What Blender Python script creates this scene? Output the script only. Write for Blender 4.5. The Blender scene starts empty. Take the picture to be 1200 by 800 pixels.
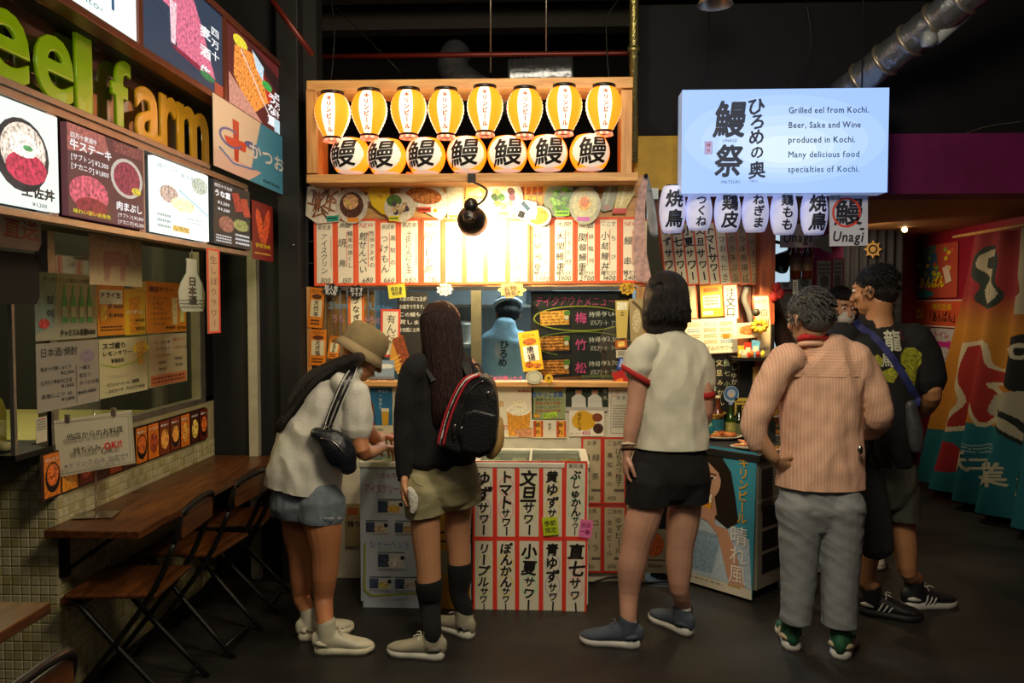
import bpy, bmesh, math, random
import numpy as np
from mathutils import Vector, Matrix, Euler, noise
R = math.radians
random.seed(7)
scene = bpy.context.scene
col = scene.collection
# ---------------- camera ----------------
F = 950.0
PITCH, YAW = 2.41, 2.41
CAMZ = 1.5
cd = bpy.data.cameras.new('camera'); cam = bpy.data.objects.new('camera', cd); col.objects.link(cam)
cam.location = (0, 0, CAMZ); cam.rotation_euler = (R(90-PITCH), 0, R(YAW))
cd.lens = 36*F/1200; cd.sensor_width = 36; cd.clip_start = .05; cd.clip_end = 100
scene.camera = cam
# ---------------- world and exposure ----------------
scene.view_settings.view_transform = 'Standard'; scene.view_settings.look = 'None'
scene.view_settings.gamma = 1; scene.view_settings.exposure = 0; scene.view_settings.use_curve_mapping = False
w = bpy.data.worlds.new('dark_hall'); scene.world = w; w.use_nodes = True
w.node_tree.nodes['Background'].inputs[0].default_value = (.55, .6, .8, 1); w.node_tree.nodes['Background'].inputs[1].default_value = .012
# ---------------- large lights: hall ceiling lamps behind and above the viewer, plus an added stall fill ----------------
def area(name, loc, target, size, power, color, sy=None):
    l = bpy.data.lights.new(name, 'AREA'); l.size = size; l.energy = power; l.color = color
    if sy: l.shape = 'RECTANGLE'; l.size_y = sy
    o = bpy.data.objects.new(name, l); col.objects.link(o); o.location = loc
    o.rotation_euler = (Vector(target)-Vector(loc)).to_track_quat('-Z', 'Y').to_euler(); return o
def point(name, loc, power, color, r=.05, spot=None, target=None, blend=.5):
    l = bpy.data.lights.new(name, 'SPOT' if spot else 'POINT'); l.energy = power; l.color = color; l.shadow_soft_size = r
    o = bpy.data.objects.new(name, l); col.objects.link(o); o.location = loc
    if spot:
        l.spot_size = R(spot); l.spot_blend = blend
        o.rotation_euler = (Vector(target)-Vector(loc)).to_track_quat('-Z', 'Y').to_euler()
    return o
area('hall_ceiling_lamp', (.3, 1.7, 2.85), (.3, 3.6, 1.2), .7, 46, (1, .86, .62))
area('hall_fill_lamp', (-.6, -.4, 3.2), (.0, 3.6, .8), 1.2, 9, (1, .88, .7))
area('stall_fill_lamp', (-.35, 3.05, 3.35), (-.35, 4.45, 1.45), .4, 17, (1, .84, .58))  # unseen fill, added to brighten the stall front
area('hall_far_lamp', (2.3, 6.2, 2.05), (2.9, 6.6, .6), .35, 9, (1, .78, .5))
area('left_kitchen_lamp', (-2.6, 3.4, 2.35), (-2.5, 3.3, 0), .5, 26, (1, .88, .5))
area('stall_kitchen_lamp', (.0, 5.4, 2.08), (.0, 5.2, .8), .7, 55, (.75, .92, 1))
point('food_shelf_lamp', (1.12, 4.42, 1.66), 24, (1, .76, .4), .03, 130, (1.0, 4.72, .95))
point('clamp_lamp_bulb', (-.335, 4.14, 1.93), 82, (1, .82, .5), .03, 164, (-.30, 4.5, 1.72), 1)

# ---------------- pixel rays to points on real planes ----------------
_RM = Euler((R(90-PITCH), 0, R(YAW))).to_matrix()
CAM = Vector((0, 0, CAMZ))
def ray(px, py): return _RM @ Vector(((px-600)/F, -(py-400)/F, -1))
def PY(px, py, Y): d = ray(px, py); return CAM + d*(Y/d.y)
def PX(px, py, X): d = ray(px, py); return CAM + d*(X/d.x)
def PZ(px, py, Z): d = ray(px, py); return CAM + d*((Z-CAMZ)/d.z)
def lin(c):
    if isinstance(c, str):
        c = c.lstrip('#'); c = c if len(c) == 6 else ''.join(q+q for q in c); c = [int(c[i:i+2], 16)/255 for i in (0, 2, 4)]
    return tuple((x/12.92 if x <= .04045 else ((x+.055)/1.055)**2.4) for x in c[:3])
# ---------------- materials ----------------
_mats = {}
def mat(name, c='#888888', rough=.6, metal=0, var=.12, scale=14, bump=0, bscale=80, emit=0, ecol=None, coat=0, stripes=None, sheen=0, stretch=(1, 1, 1), spec=.5):
    if name in _mats: return _mats[name]
    m = bpy.data.materials.new(name); m.use_nodes = True; nt = m.node_tree; N = nt.nodes; L = nt.links
    b = N['Principled BSDF']; c = lin(c)
    tc = N.new('ShaderNodeTexCoord'); mp = N.new('ShaderNodeMapping'); L.new(tc.outputs['Object'], mp.inputs[0]); mp.inputs['Scale'].default_value = stretch
    n = N.new('ShaderNodeTexNoise'); n.inputs['Scale'].default_value = scale; n.inputs['Detail'].default_value = 5; L.new(mp.outputs[0], n.inputs['Vector'])
    cr = N.new('ShaderNodeMapRange'); cr.inputs[1].default_value = .3; cr.inputs[2].default_value = .7; cr.inputs[3].default_value = 1-var; cr.inputs[4].default_value = 1+var
    L.new(n.outputs[0], cr.inputs[0])
    mx = N.new('ShaderNodeVectorMath'); mx.operation = 'SCALE'; mx.inputs[0].default_value = c; L.new(cr.outputs[0], mx.inputs['Scale'])
    out = mx.outputs[0]
    if stripes:
        axis, per, c2, duty = stripes
        sx = N.new('ShaderNodeSeparateXYZ'); L.new(tc.outputs['Object'], sx.inputs[0])
        mu = N.new('ShaderNodeMath'); mu.operation = 'MULTIPLY'; mu.inputs[1].default_value = 1/per; L.new(sx.outputs[axis], mu.inputs[0])
        fr = N.new('ShaderNodeMath'); fr.operation = 'FRACT'; L.new(mu.outputs[0], fr.inputs[0])
        lt = N.new('ShaderNodeMath'); lt.operation = 'LESS_THAN'; lt.inputs[1].default_value = duty; L.new(fr.outputs[0], lt.inputs[0])
        mi = N.new('ShaderNodeMix'); mi.data_type = 'RGBA'; L.new(lt.outputs[0], mi.inputs['Factor']); L.new(out, mi.inputs['A']); mi.inputs['B'].default_value = (*lin(c2), 1)
        out = mi.outputs['Result']
    L.new(out, b.inputs['Base Color'])
    b.inputs['Roughness'].default_value = rough; b.inputs['Metallic'].default_value = metal; b.inputs['Coat Weight'].default_value = coat
    b.inputs['Specular IOR Level'].default_value = spec
    b.inputs['Sheen Weight'].default_value = sheen
    if emit: b.inputs['Emission Color'].default_value = (*(lin(ecol) if ecol else c), 1); b.inputs['Emission Strength'].default_value = emit
    if bump:
        n2 = N.new('ShaderNodeTexNoise'); n2.inputs['Scale'].default_value = bscale; n2.inputs['Detail'].default_value = 4; L.new(mp.outputs[0], n2.inputs['Vector'])
        bp = N.new('ShaderNodeBump'); bp.inputs['Strength'].default_value = bump; bp.inputs['Distance'].default_value = .01
        L.new(n2.outputs[0], bp.inputs['Height']); L.new(bp.outputs[0], b.inputs['Normal'])
    _mats[name] = m; return m
def wood(name, c1, c2, axis=0, rough=.5, scale=9):
    if name in _mats: return _mats[name]
    m = bpy.data.materials.new(name); m.use_nodes = True; nt = m.node_tree; N = nt.nodes; L = nt.links; b = N['Principled BSDF']
    tc = N.new('ShaderNodeTexCoord'); mp = N.new('ShaderNodeMapping'); s = [6, 6, 6]; s[axis] = .5; mp.inputs['Scale'].default_value = s
    L.new(tc.outputs['Object'], mp.inputs[0]); n = N.new('ShaderNodeTexNoise'); n.inputs['Scale'].default_value = scale; n.inputs['Detail'].default_value = 6; n.inputs['Distortion'].default_value = .6
    L.new(mp.outputs[0], n.inputs['Vector']); r = N.new('ShaderNodeValToRGB'); r.color_ramp.elements[0].position = .32; r.color_ramp.elements[1].position = .68
    r.color_ramp.elements[0].color = (*lin(c1), 1); r.color_ramp.elements[1].color = (*lin(c2), 1); L.new(n.outputs[0], r.inputs[0]); L.new(r.outputs[0], b.inputs['Base Color'])
    b.inputs['Roughness'].default_value = rough
    bp = N.new('ShaderNodeBump'); bp.inputs['Strength'].default_value = .15; L.new(n.outputs[0], bp.inputs['Height']); L.new(bp.outputs[0], b.inputs['Normal'])
    _mats[name] = m; return m
def print_mat(glow=0, rough=.55):
    k = 'print_%g_%g' % (glow, rough)
    if k in _mats: return _mats[k]
    m = bpy.data.materials.new('printed_paper' if not glow else 'backlit_print'); m.use_nodes = True; nt = m.node_tree; N = nt.nodes; L = nt.links; b = N['Principled BSDF']
    a = N.new('ShaderNodeAttribute'); a.attribute_name = 'Col'; tc = N.new('ShaderNodeTexCoord')
    n = N.new('ShaderNodeTexNoise'); n.inputs['Scale'].default_value = 70; n.inputs['Detail'].default_value = 6; n.inputs['Roughness'].default_value = .7; L.new(tc.outputs['Object'], n.inputs['Vector'])
    r = N.new('ShaderNodeMapRange'); r.inputs[1].default_value = .36; r.inputs[2].default_value = .64; r.inputs[3].default_value = -.85; r.inputs[4].default_value = 1.3; L.new(n.outputs[0], r.inputs[0])
    inv = N.new('ShaderNodeMath'); inv.operation = 'SUBTRACT'; inv.inputs[0].default_value = 1; L.new(a.outputs['Alpha'], inv.inputs[1])
    mu = N.new('ShaderNodeMath'); mu.operation = 'MULTIPLY'; L.new(r.outputs[0], mu.inputs[0]); L.new(inv.outputs[0], mu.inputs[1])
    ad = N.new('ShaderNodeMath'); ad.operation = 'ADD'; ad.inputs[1].default_value = 1; L.new(mu.outputs[0], ad.inputs[0])
    sc = N.new('ShaderNodeVectorMath'); sc.operation = 'SCALE'; L.new(a.outputs['Color'], sc.inputs[0]); L.new(ad.outputs[0], sc.inputs['Scale'])
    b.inputs['Roughness'].default_value = rough
    if glow:
        b.inputs['Base Color'].default_value = (.02, .02, .02, 1); L.new(sc.outputs[0], b.inputs['Emission Color']); b.inputs['Emission Strength'].default_value = glow
    else: L.new(sc.outputs[0], b.inputs['Base Color'])
    _mats[k] = m; return m
def glass_mat(name='clear_glass', tint=(1, 1, 1), refl=.06, rough=.02):
    if name in _mats: return _mats[name]
    m = bpy.data.materials.new(name); m.use_nodes = True; nt = m.node_tree; N = nt.nodes; L = nt.links
    for n in list(N):
        if n.type != 'OUTPUT_MATERIAL': N.remove(n)
    t = N.new('ShaderNodeBsdfTransparent'); t.inputs[0].default_value = (*tint, 1); g = N.new('ShaderNodeBsdfGlossy'); g.inputs['Roughness'].default_value = rough
    no = N.new('ShaderNodeTexNoise'); no.inputs['Scale'].default_value = 3; mr = N.new('ShaderNodeMapRange'); mr.inputs[3].default_value = refl*.6; mr.inputs[4].default_value = refl*1.5; L.new(no.outputs[0], mr.inputs[0])
    mx = N.new('ShaderNodeMixShader'); L.new(mr.outputs[0], mx.inputs[0]); L.new(t.outputs[0], mx.inputs[1]); L.new(g.outputs[0], mx.inputs[2])
    L.new(mx.outputs[0], [n for n in N if n.type == 'OUTPUT_MATERIAL'][0].inputs[0]); _mats[name] = m; return m
# ---------------- object helpers ----------------
def tag(o, label=None, cat=None, group=None, kind=None):
    if label: o['label'] = label
    if cat: o['category'] = cat
    if group: o['group'] = group
    if kind: o['kind'] = kind
    return o
def thing(name, loc, label, cat, group=None, rz=0):
    o = bpy.data.objects.new(name, None); col.objects.link(o); o.location = loc; o.rotation_euler = (0, 0, rz); o.empty_display_size = .05
    return tag(o, label, cat, group)
def link(name, me, parent=None, world=True):
    o = bpy.data.objects.new(name, me); col.objects.link(o)
    if parent:
        o.parent = parent
        if world: o.matrix_parent_inverse = matw(parent).inverted()
    return o
def matw(o):
    m = Matrix.LocRotScale(o.location, o.rotation_euler, o.scale)
    return matw(o.parent) @ o.matrix_parent_inverse @ m if o.parent else m
def dup(o, parent=None, loc=None, rz=None, label=None):
    c = o.copy(); col.objects.link(c)
    if parent: c.parent = parent
    if loc is not None: c.location = loc
    if rz is not None: c.rotation_euler = (0, 0, rz)
    if label: c['label'] = label
    for ch in list(o.children): dup(ch, c)
    return c
def crom(pts, k):
    out = []; n = len(pts)
    for i in range(n-1):
        a, b, c, d = pts[max(i-1, 0)], pts[i], pts[i+1], pts[min(i+2, n-1)]
        for j in range(k):
            t = j/k; out.append(tuple(.5*((2*b[q])+(-a[q]+c[q])*t+(2*a[q]-5*b[q]+4*c[q]-d[q])*t*t+(-a[q]+3*b[q]-3*c[q]+d[q])*t**3) for q in range(len(b))))
    out.append(tuple(pts[-1])); return out
class MB:
    def __init__(s, origin=(0, 0, 0)): s.v = []; s.f = []; s.m = []; s.mi = 0; s.smooth = []; s.o = Vector(origin)
    def add(s, vs, fs, smooth=False):
        k = len(s.v); s.v += [tuple(Vector(v)) for v in vs]
        for f in fs: s.f.append([k+i for i in f]); s.m.append(s.mi); s.smooth.append(smooth)
        return s
    def box(s, c, d, rot=None, taper=1):
        c = Vector(c); x, y, z = d[0]/2, d[1]/2, d[2]/2; vs = []
        for dz in (-1, 1):
            k = taper if dz > 0 else 1
            for a, b in ((-1, -1), (1, -1), (1, 1), (-1, 1)):
                p = Vector((a*x*k, b*y*k, dz*z)); vs.append(c+(rot @ p if rot else p))
        return s.add(vs, [(3, 2, 1, 0), (4, 5, 6, 7), (0, 1, 5, 4), (1, 2, 6, 5), (2, 3, 7, 6), (3, 0, 4, 7)])
    def bb(s, p0, p1):
        return s.box([(a+b)/2 for a, b in zip(p0, p1)], [abs(a-b) for a, b in zip(p0, p1)])
    def loft(s, rows, n=14, ref=(1, 0, 0), cap=True, sub=0, smooth=True):
        # rows: (x,y,z,ra[,rb])
        rows = [tuple(r) if len(r) == 5 else (*r, r[3]) for r in rows]
        if sub: rows = crom(rows, sub)
        P = [Vector(r[:3]) for r in rows]; ref = Vector(ref); rings = []
        T = []
        for i in range(len(P)):
            t = P[min(i+1, len(P)-1)]-P[max(i-1, 0)]
            T.append(t.normalized() if t.length > 1e-9 else Vector((0, 0, 1)))
        ps = None
        def frame(t):
            nonlocal ps
            sd = ref-t*t.dot(ref)
            if sd.length < .25:
                alt = ps if ps is not None else Vector((0, 0, 1)) if abs(t.z) < .9 else Vector((0, 1, 0))
                sd = alt-t*t.dot(alt)
            sd.normalize(); ps = sd; return sd, t.cross(sd).normalized()
        def ring(c, sd, b, ra, rb): return [c+sd*(ra*math.cos(2*math.pi*k/n))+b*(rb*math.sin(2*math.pi*k/n)) for k in range(n)]
        fr = [frame(t) for t in T]
        if cap:
            r = rows[0]; rr = min(r[3], r[4]); 
            for q in (.35, .75): rings.append(ring(P[0]-T[0]*rr*math.sqrt(1-q*q), *fr[0], r[3]*q, r[4]*q))
        for i, r in enumerate(rows): rings.append(ring(P[i], *fr[i], r[3], r[4]))
        if cap:
            r = rows[-1]; rr = min(r[3], r[4])
            for q in (.75, .35): rings.append(ring(P[-1]+T[-1]*rr*math.sqrt(1-q*q), *fr[-1], r[3]*q, r[4]*q))
        vs = [v for g in rings for v in g]; fs = []
        for i in range(len(rings)-1):
            for k in range(n):
                a, b = i*n+k, i*n+(k+1) % n; fs.append((a, b, b+n, a+n))
        fs.append(tuple(range(n))[::-1]); fs.append(tuple(range((len(rings)-1)*n, len(rings)*n)))
        return s.add(vs, fs, smooth)
    def tube(s, pts, r, n=8, sub=0, cap=False): return s.loft([(*p, r) for p in pts], n=n, sub=sub, cap=cap, ref=(.3, .5, .81))
    def cyl(s, a, b, r, r2=None, n=16, smooth=True): return s.loft([(*a, r), (*b, r if r2 is None else r2)], n=n, cap=False, smooth=smooth)
    def ell(s, c, r, rot=None, n=14, m=9):
        vs = [] ; c = Vector(c)
        for i in range(1, m):
            ph = math.pi*i/m
            for k in range(n):
                th = 2*math.pi*k/n; p = Vector((r[0]*math.sin(ph)*math.cos(th), r[1]*math.sin(ph)*math.sin(th), r[2]*math.cos(ph))); vs.append(c+(rot @ p if rot else p))
        for q in (1, -1):
            p = Vector((0, 0, q*r[2])); vs.append(c+(rot @ p if rot else p))
        t, b = len(vs)-2, len(vs)-1; fs = []
        for i in range(m-2):
            for k in range(n):
                a, d = i*n+k, i*n+(k+1) % n; fs.append((a, a+n, d+n, d))
        for k in range(n): fs.append((t, k, (k+1) % n)); fs.append((b, (m-2)*n+(k+1) % n, (m-2)*n+k))
        return s.add(vs, fs, True)
    def lathe(s, prof, c, n=24, smooth=True, axis=None, capped=True):
        c = Vector(c); q = axis.to_track_quat('Z', 'Y').to_matrix() if axis is not None else None; vs = []
        for r, z in prof:
            for k in range(n):
                p = Vector((r*math.cos(2*math.pi*k/n), r*math.sin(2*math.pi*k/n), z)); vs.append(c+(q @ p if q else p))
        fs = []
        for i in range(len(prof)-1):
            for k in range(n):
                a, b = i*n+k, i*n+(k+1) % n; fs.append((a, b, b+n, a+n))
        if capped: fs.append(tuple(range(n))[::-1]); fs.append(tuple(range((len(prof)-1)*n, len(prof)*n)))
        return s.add(vs, fs, smooth)
    def prism(s, pts, dvec):
        d = Vector(dvec); n = len(pts); pts = [Vector(p) for p in pts]
        return s.add(pts+[p+d for p in pts], [tuple(range(n))[::-1], tuple(range(n, 2*n))]+[(i, (i+1) % n, (i+1) % n+n, i+n) for i in range(n)])
    def mesh(s, name, mats):
        me = bpy.data.meshes.new(name); me.from_pydata([tuple(Vector(v)-s.o) for v in s.v], [], s.f)
        for m in (mats if isinstance(mats, (list, tuple)) else [mats]): me.materials.append(m)
        me.polygons.foreach_set('material_index', s.m); me.polygons.foreach_set('use_smooth', s.smooth); me.update(); return me
    def build(s, name, mats, parent=None, bevel=0, fixn=False, world=True):
        me = s.mesh(name, mats)
        if fixn:
            bm = bmesh.new(); bm.from_mesh(me); bmesh.ops.recalc_face_normals(bm, faces=bm.faces); bm.to_mesh(me); bm.free()
        o = link(name, me, parent, world); o.location = s.o
        if not world: o.location = (0, 0, 0)
        if bevel:
            b = o.modifiers.new('edge', 'BEVEL'); b.width = bevel; b.segments = 2; b.limit_method = 'ANGLE'; b.angle_limit = R(40)
        return o
def struct(name, mb, m, label=None, **k):
    o = mb.build(name, m, **k); o['kind'] = 'structure'
    if label: o['label'] = label
    return o
# ---------------- glyphs ----------------
_fc = bpy.data.curves.new('glyph', 'FONT'); _fc.resolution_u = 2; _fo = bpy.data.objects.new('glyph', _fc); col.objects.link(_fo); _gl = {}
def glyph(ch, wt):
    k = (ch, wt)
    if k not in _gl:
        _fc.body = ch; dg = bpy.context.evaluated_depsgraph_get(); dg.update()
        me = bpy.data.meshes.new_from_object(_fo.evaluated_get(dg))
        vs = [(v.co.x, v.co.y) for v in me.vertices]; fs = [tuple(p.vertices) for p in me.polygons]; bpy.data.meshes.remove(me)
        if wt >= .018:
            V0, F0 = vs, fs; nn = 4 if wt < .035 else 6; vs, fs = [], []
            for q in range(nn): a = 6.2832*q/nn+.5; kk = len(vs); vs = vs+[(x+wt*.8*math.cos(a), y+wt*.8*math.sin(a)) for x, y in V0]; fs = fs+[tuple(i+kk for i in f) for f in F0]
        adv = 1.0 if ord(ch) > 0x2e00 else (max([v[0] for v in vs], default=.25)+.07)
        _gl[k] = (vs, fs, adv)
    return _gl[k]
_gs = {}
def glyph_sub(ch, wt, L=.09):
    if (ch, wt) not in _gs:
        vs, fs, ad = glyph(ch, wt); bm = bmesh.new(); V = [bm.verts.new((x, y, 0)) for x, y in vs]
        for f in fs:
            try: bm.faces.new([V[i] for i in f])
            except ValueError: pass
        bmesh.ops.triangulate(bm, faces=bm.faces)
        for _ in range(3):
            e = [e for e in bm.edges if e.calc_length() > L]
            if not e: break
            bmesh.ops.subdivide_edges(bm, edges=e, cuts=1); bmesh.ops.triangulate(bm, faces=bm.faces)
        bm.verts.index_update(); _gs[(ch, wt)] = ([(v.co.x, v.co.y) for v in bm.verts], [tuple(v.index for v in f.verts) for f in bm.faces]); bm.free()
    return _gs[(ch, wt)]
_R = _RM.transposed()
def proj(p): q = _R @ (Vector(p)-CAM); return 600+F*q.x/-q.z, 400-F*q.y/-q.z
class Sheet:
    """a flat printed sheet; drawing units run from the top left, y down"""
    def __init__(s, name, TL, TR, BL, w, label=None, cat=None, group=None, base='#f2ead2', glow=0, thick=.0015, parent=None, outline=None, mot=1.0, rough=.55, face=None, edge=None):
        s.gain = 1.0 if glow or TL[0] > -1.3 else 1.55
        s.O = Vector(TL); s.U = Vector(TR)-s.O; s.V = Vector(BL)-s.O; s.w = w; s.h = w*s.V.length/s.U.length
        if abs(s.U.x) < .2*s.U.length: a_, b_, c_ = [proj(q) for q in (s.O, s.O+s.U, s.O+s.V)]; s.h = .88*w*abs(c_[1]-a_[1])/abs(b_[0]-a_[0])
        s.N = s.U.cross(s.V).normalized()
        cdir = Vector(face)-s.O if face is not None else CAM-s.O
        if s.N.dot(cdir) < 0: s.N = -s.N
        s.c = s.O+s.U/2+s.V/2; s.lay = 1; s.glow = glow; s.rough = rough
        b = MB(s.c); pts = outline(s) if outline else [(0, 0), (s.w, 0), (s.w, s.h), (0, s.h)]
        W = [s.pt(x, y, 0) for x, y in pts]; b.prism(W, -s.N*thick)
        me = b.mesh(name, print_mat(glow, rough)); s.paint(me, [(*lin(base), mot)]*len(me.polygons))
        bm = bmesh.new(); bm.from_mesh(me); bmesh.ops.recalc_face_normals(bm, faces=bm.faces); bm.to_mesh(me); bm.free()
        s.ob = link(name, me, parent); s.ob.location = s.c; tag(s.ob, label, cat, group); s.pn = None; s.parts = {}; s.begin('print')
    def paint(s, me, cols):
        a = me.color_attributes.new('Col', 'FLOAT_COLOR', 'CORNER'); arr = []; g = getattr(s, 'gain', 1)
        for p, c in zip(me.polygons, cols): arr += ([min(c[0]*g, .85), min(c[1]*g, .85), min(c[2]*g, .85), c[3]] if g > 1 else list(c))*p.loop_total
        a.data.foreach_set('color', arr)
    def begin(s, pn): s.pn = pn; s.parts.setdefault(pn, ([], [], []))
    ox = 0
    def pt(s, x, y, l): return s.O+s.U*((x+s.ox*(l > 0))/s.w)+s.V*(y/s.h)+s.N*(l*.00022)
    def addp(s, pts, faces, c, mot=1.0, nc=1):
        v, f, cc = s.parts[s.pn]; k = len(v); m = len(pts)//nc; v += [s.pt(x, y, s.lay+.15*(i//m))-s.c for i, (x, y) in enumerate(pts)]
        for q in faces: f.append([k+i for i in q]); cc.append((*lin(c), mot))
    def poly(s, pts, c, mot=1.0): s.lay += 1; s.addp(pts, [tuple(range(len(pts)))], c, mot); return s
    def rect(s, x, y, w, h, c, mot=1.0, ang=0):
        a = math.radians(ang); cx, cy = x+w/2, y+h/2
        pts = [(cx+dx*math.cos(a)-dy*math.sin(a), cy+dx*math.sin(a)+dy*math.cos(a)) for dx, dy in ((-w/2, -h/2), (w/2, -h/2), (w/2, h/2), (-w/2, h/2))]
        return s.poly(pts, c, mot)
    def el(s, cx, cy, rx, ry, c, mot=1.0, ang=0, n=20, wob=0):
        a = math.radians(ang); pts = []
        for k in range(n):
            t = 2*math.pi*k/n; q = 1+wob*random.uniform(-1, 1); x, y = rx*math.cos(t)*q, ry*math.sin(t)*q; pts.append((cx+x*math.cos(a)-y*math.sin(a), cy+x*math.sin(a)+y*math.cos(a)))
        return s.poly(pts, c, mot)
    def ring(s, cx, cy, rx, ry, wd, c, n=26, a0=0, a1=360):
        s.lay += 1; P = []; k = n+1
        for i in range(k):
            t = math.radians(a0+(a1-a0)*i/n); P.append((cx+rx*math.cos(t), cy+ry*math.sin(t)))
        for i in range(k):
            t = math.radians(a0+(a1-a0)*i/n); P.append((cx+(rx-wd)*math.cos(t), cy+(ry-wd)*math.sin(t)))
        s.addp(P, [(i, i+1, k+i+1, k+i) for i in range(n)], c); return s
    def line(s, pts, wd, c, mot=1.0):
        s.lay += 1
        for (x0, y0), (x1, y1) in zip(pts, pts[1:]):
            d = math.hypot(x1-x0, y1-y0) or 1; nx, ny = -(y1-y0)/d*wd/2, (x1-x0)/d*wd/2
            s.addp([(x0+nx, y0+ny), (x1+nx, y1+ny), (x1-nx, y1-ny), (x0-nx, y0-ny)], [(0, 1, 2, 3)], c, mot)
        return s
    def border(s, wd, c):
        s.lay += 1; w, h = s.w, s.h
        s.addp([(0, 0), (w, 0), (w, h), (0, h), (wd, wd), (w-wd, wd), (w-wd, h-wd), (wd, h-wd)], [(0, 1, 5, 4), (1, 2, 6, 5), (2, 3, 7, 6), (3, 0, 4, 7)], c); return s
    def ch(s, ch, x, y, size, c, wt=0, ang=0, shear=0, sx=1):
        vs, fs, adv = glyph(ch, wt)
        if fs:
            a = math.radians(ang); P = []
            for gx, gy in vs:
                gx -= .5*adv; gy -= .38; gx = (gx+shear*gy)*sx; gx, gy = gx*size, -gy*size
                P.append((x+gx*math.cos(a)-gy*math.sin(a), y+gx*math.sin(a)+gy*math.cos(a)))
            s.addp(P, fs, c, 1.0, 1 if wt < .018 else 4 if wt < .035 else 6)
        return adv
    def vt(s, t, cx, y0, y1, mw, c='#15110f', wt=.012, hand=0, sx=1, shear=0):
        s.lay += 1; n = len(t); st = (y1-y0)/n; sz = min(mw, st*1.06)
        for i, q in enumerate(t):
            y = y0+st*(i+.5); an = random.uniform(-6, 6)*hand; z = sz*(1+random.uniform(-.1, .1)*hand); dx = random.uniform(-.06, .06)*sz*hand
            if q in 'ー〜-': an += 90
            s.ch(q, cx+dx, y, z, c, wt, an, shear, sx)
        return s
    def ht(s, t, x, cy, size, c='#15110f', wt=.008, hand=0, fit=None, center=False, shear=0, sy=None):
        s.lay += 1; tot = sum(.32 if q == ' ' else glyph(q, wt)[2] for q in t)*size; k = 1
        if fit: k = fit/tot; 
        if center: x -= tot*k/2
        for q in t:
            if q == ' ': x += .32*size*k; continue
            ad = glyph(q, wt)[2]*size*k; s.ch(q, x+ad/2, cy+random.uniform(-.05, .05)*size*hand, size, c, wt, random.uniform(-5, 5)*hand, shear, k); x += ad
        return s
    def scrib(s, x, y, w, h, c='#55504a', rows=3):
        s.lay += 1
        for i in range(rows):
            yy = y+h*(i+.5)/rows; xx = x
            while xx < x+w-.5:
                d = random.uniform(.04, .12)*w+.4
                s.addp([(xx, yy-h/rows*.28), (min(xx+d, x+w), yy-h/rows*.28), (min(xx+d, x+w), yy+h/rows*.24), (xx, yy+h/rows*.24)], [(0, 1, 2, 3)], c); xx += d+.03*w
        return s
    def done(s):
        for pn, (v, f, cc) in s.parts.items():
            if not f: continue
            me = bpy.data.meshes.new(pn); me.from_pydata(v, [], f); me.materials.append(print_mat(s.glow, s.rough)); s.paint(me, cc)
            o = bpy.data.objects.new(pn, me); col.objects.link(o); o.parent = s.ob
        return s.ob
def SY(name, x0, y0, x1, y1, Y, label=None, cat='sign', tilt=0, **k):
    """sheet facing the viewer on the plane y=Y, given by its photo rectangle"""
    a = PY(x0, (y0+y1)/2, Y); b = PY(x1, (y0+y1)/2, Y); t = PY((x0+x1)/2, y0, Y); u = PY((x0+x1)/2, y1, Y)
    c = (a+b)/2; c.z = (t.z+u.z)/2; hw = (b.x-a.x)/2; hh = (t.z-u.z)/2; r = Matrix.Rotation(R(-tilt), 3, 'Y')
    q = lambda x, z: c+r @ Vector((x, 0, z))
    return Sheet(name, q(-hw, hh), q(hw, hh), q(-hw, -hh), x1-x0, label, cat, **k)
def SX(name, x0, yt, yb, x1, X, label=None, cat='sign', w=100, **k):
    """upright sheet on the plane x=X (receding), its near edge runs from yt to yb at column x0"""
    a = PX(x0, yt, X); b = PX(x0, yb, X); c = PX(x1, (yt+yb)/2, X)
    return Sheet(name, a, (X, c.y, a.z), b+(Vector((0, a.y-b.y, 0))), w, label, cat, face=(X+5 if X < 0 else X-5, 0, a.z), **k)
# ================= the setting =================
m_floor = bpy.data.materials.new('sealed_asphalt'); m_floor.use_nodes = True
def _floor():
    nt = m_floor.node_tree; N = nt.nodes; L = nt.links; b = N['Principled BSDF']; tc = N.new('ShaderNodeTexCoord')
    a = N.new('ShaderNodeTexNoise'); a.inputs['Scale'].default_value = 1.3; a.inputs['Detail'].default_value = 7; a.inputs['Roughness'].default_value = .62; L.new(tc.outputs['Object'], a.inputs[0])
    r = N.new('ShaderNodeValToRGB'); e = r.color_ramp.elements; e[0].position = .36; e[0].color = (.008, .0074, .0066, 1); e[1].position = .7; e[1].color = (.028, .0245, .02, 1); L.new(a.outputs[0], r.inputs[0]); L.new(r.outputs[0], b.inputs['Base Color'])
    q = N.new('ShaderNodeMapRange'); q.inputs[1].default_value = .35; q.inputs[2].default_value = .7; q.inputs[3].default_value = .38; q.inputs[4].default_value = .7; L.new(a.outputs[0], q.inputs[0]); L.new(q.outputs[0], b.inputs['Roughness'])
    c = N.new('ShaderNodeTexNoise'); c.inputs['Scale'].default_value = 160; L.new(tc.outputs['Object'], c.inputs[0]); bp = N.new('ShaderNodeBump'); bp.inputs['Strength'].default_value = .35; bp.inputs['Distance'].default_value = .004; L.new(c.outputs[0], bp.inputs['Height']); L.new(bp.outputs[0], b.inputs['Normal'])
_floor()
m_black = mat('matte_black_paint', '#0d0d0e', .7, var=.2)
m_dark = mat('dark_ceiling_paint', '#17130f', .8, var=.3, scale=3)
m_red = mat('crimson_wall_paint', '#8a1226', .55, var=.08, scale=4)
m_beige = mat('beige_soffit', '#a8743c', .7, var=.1)
m_grout = mat('grout', '#a0966c', .9)
m_tile = mat('glazed_cream_tile', '#b5ab84', .3, var=.16, scale=9)
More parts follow.
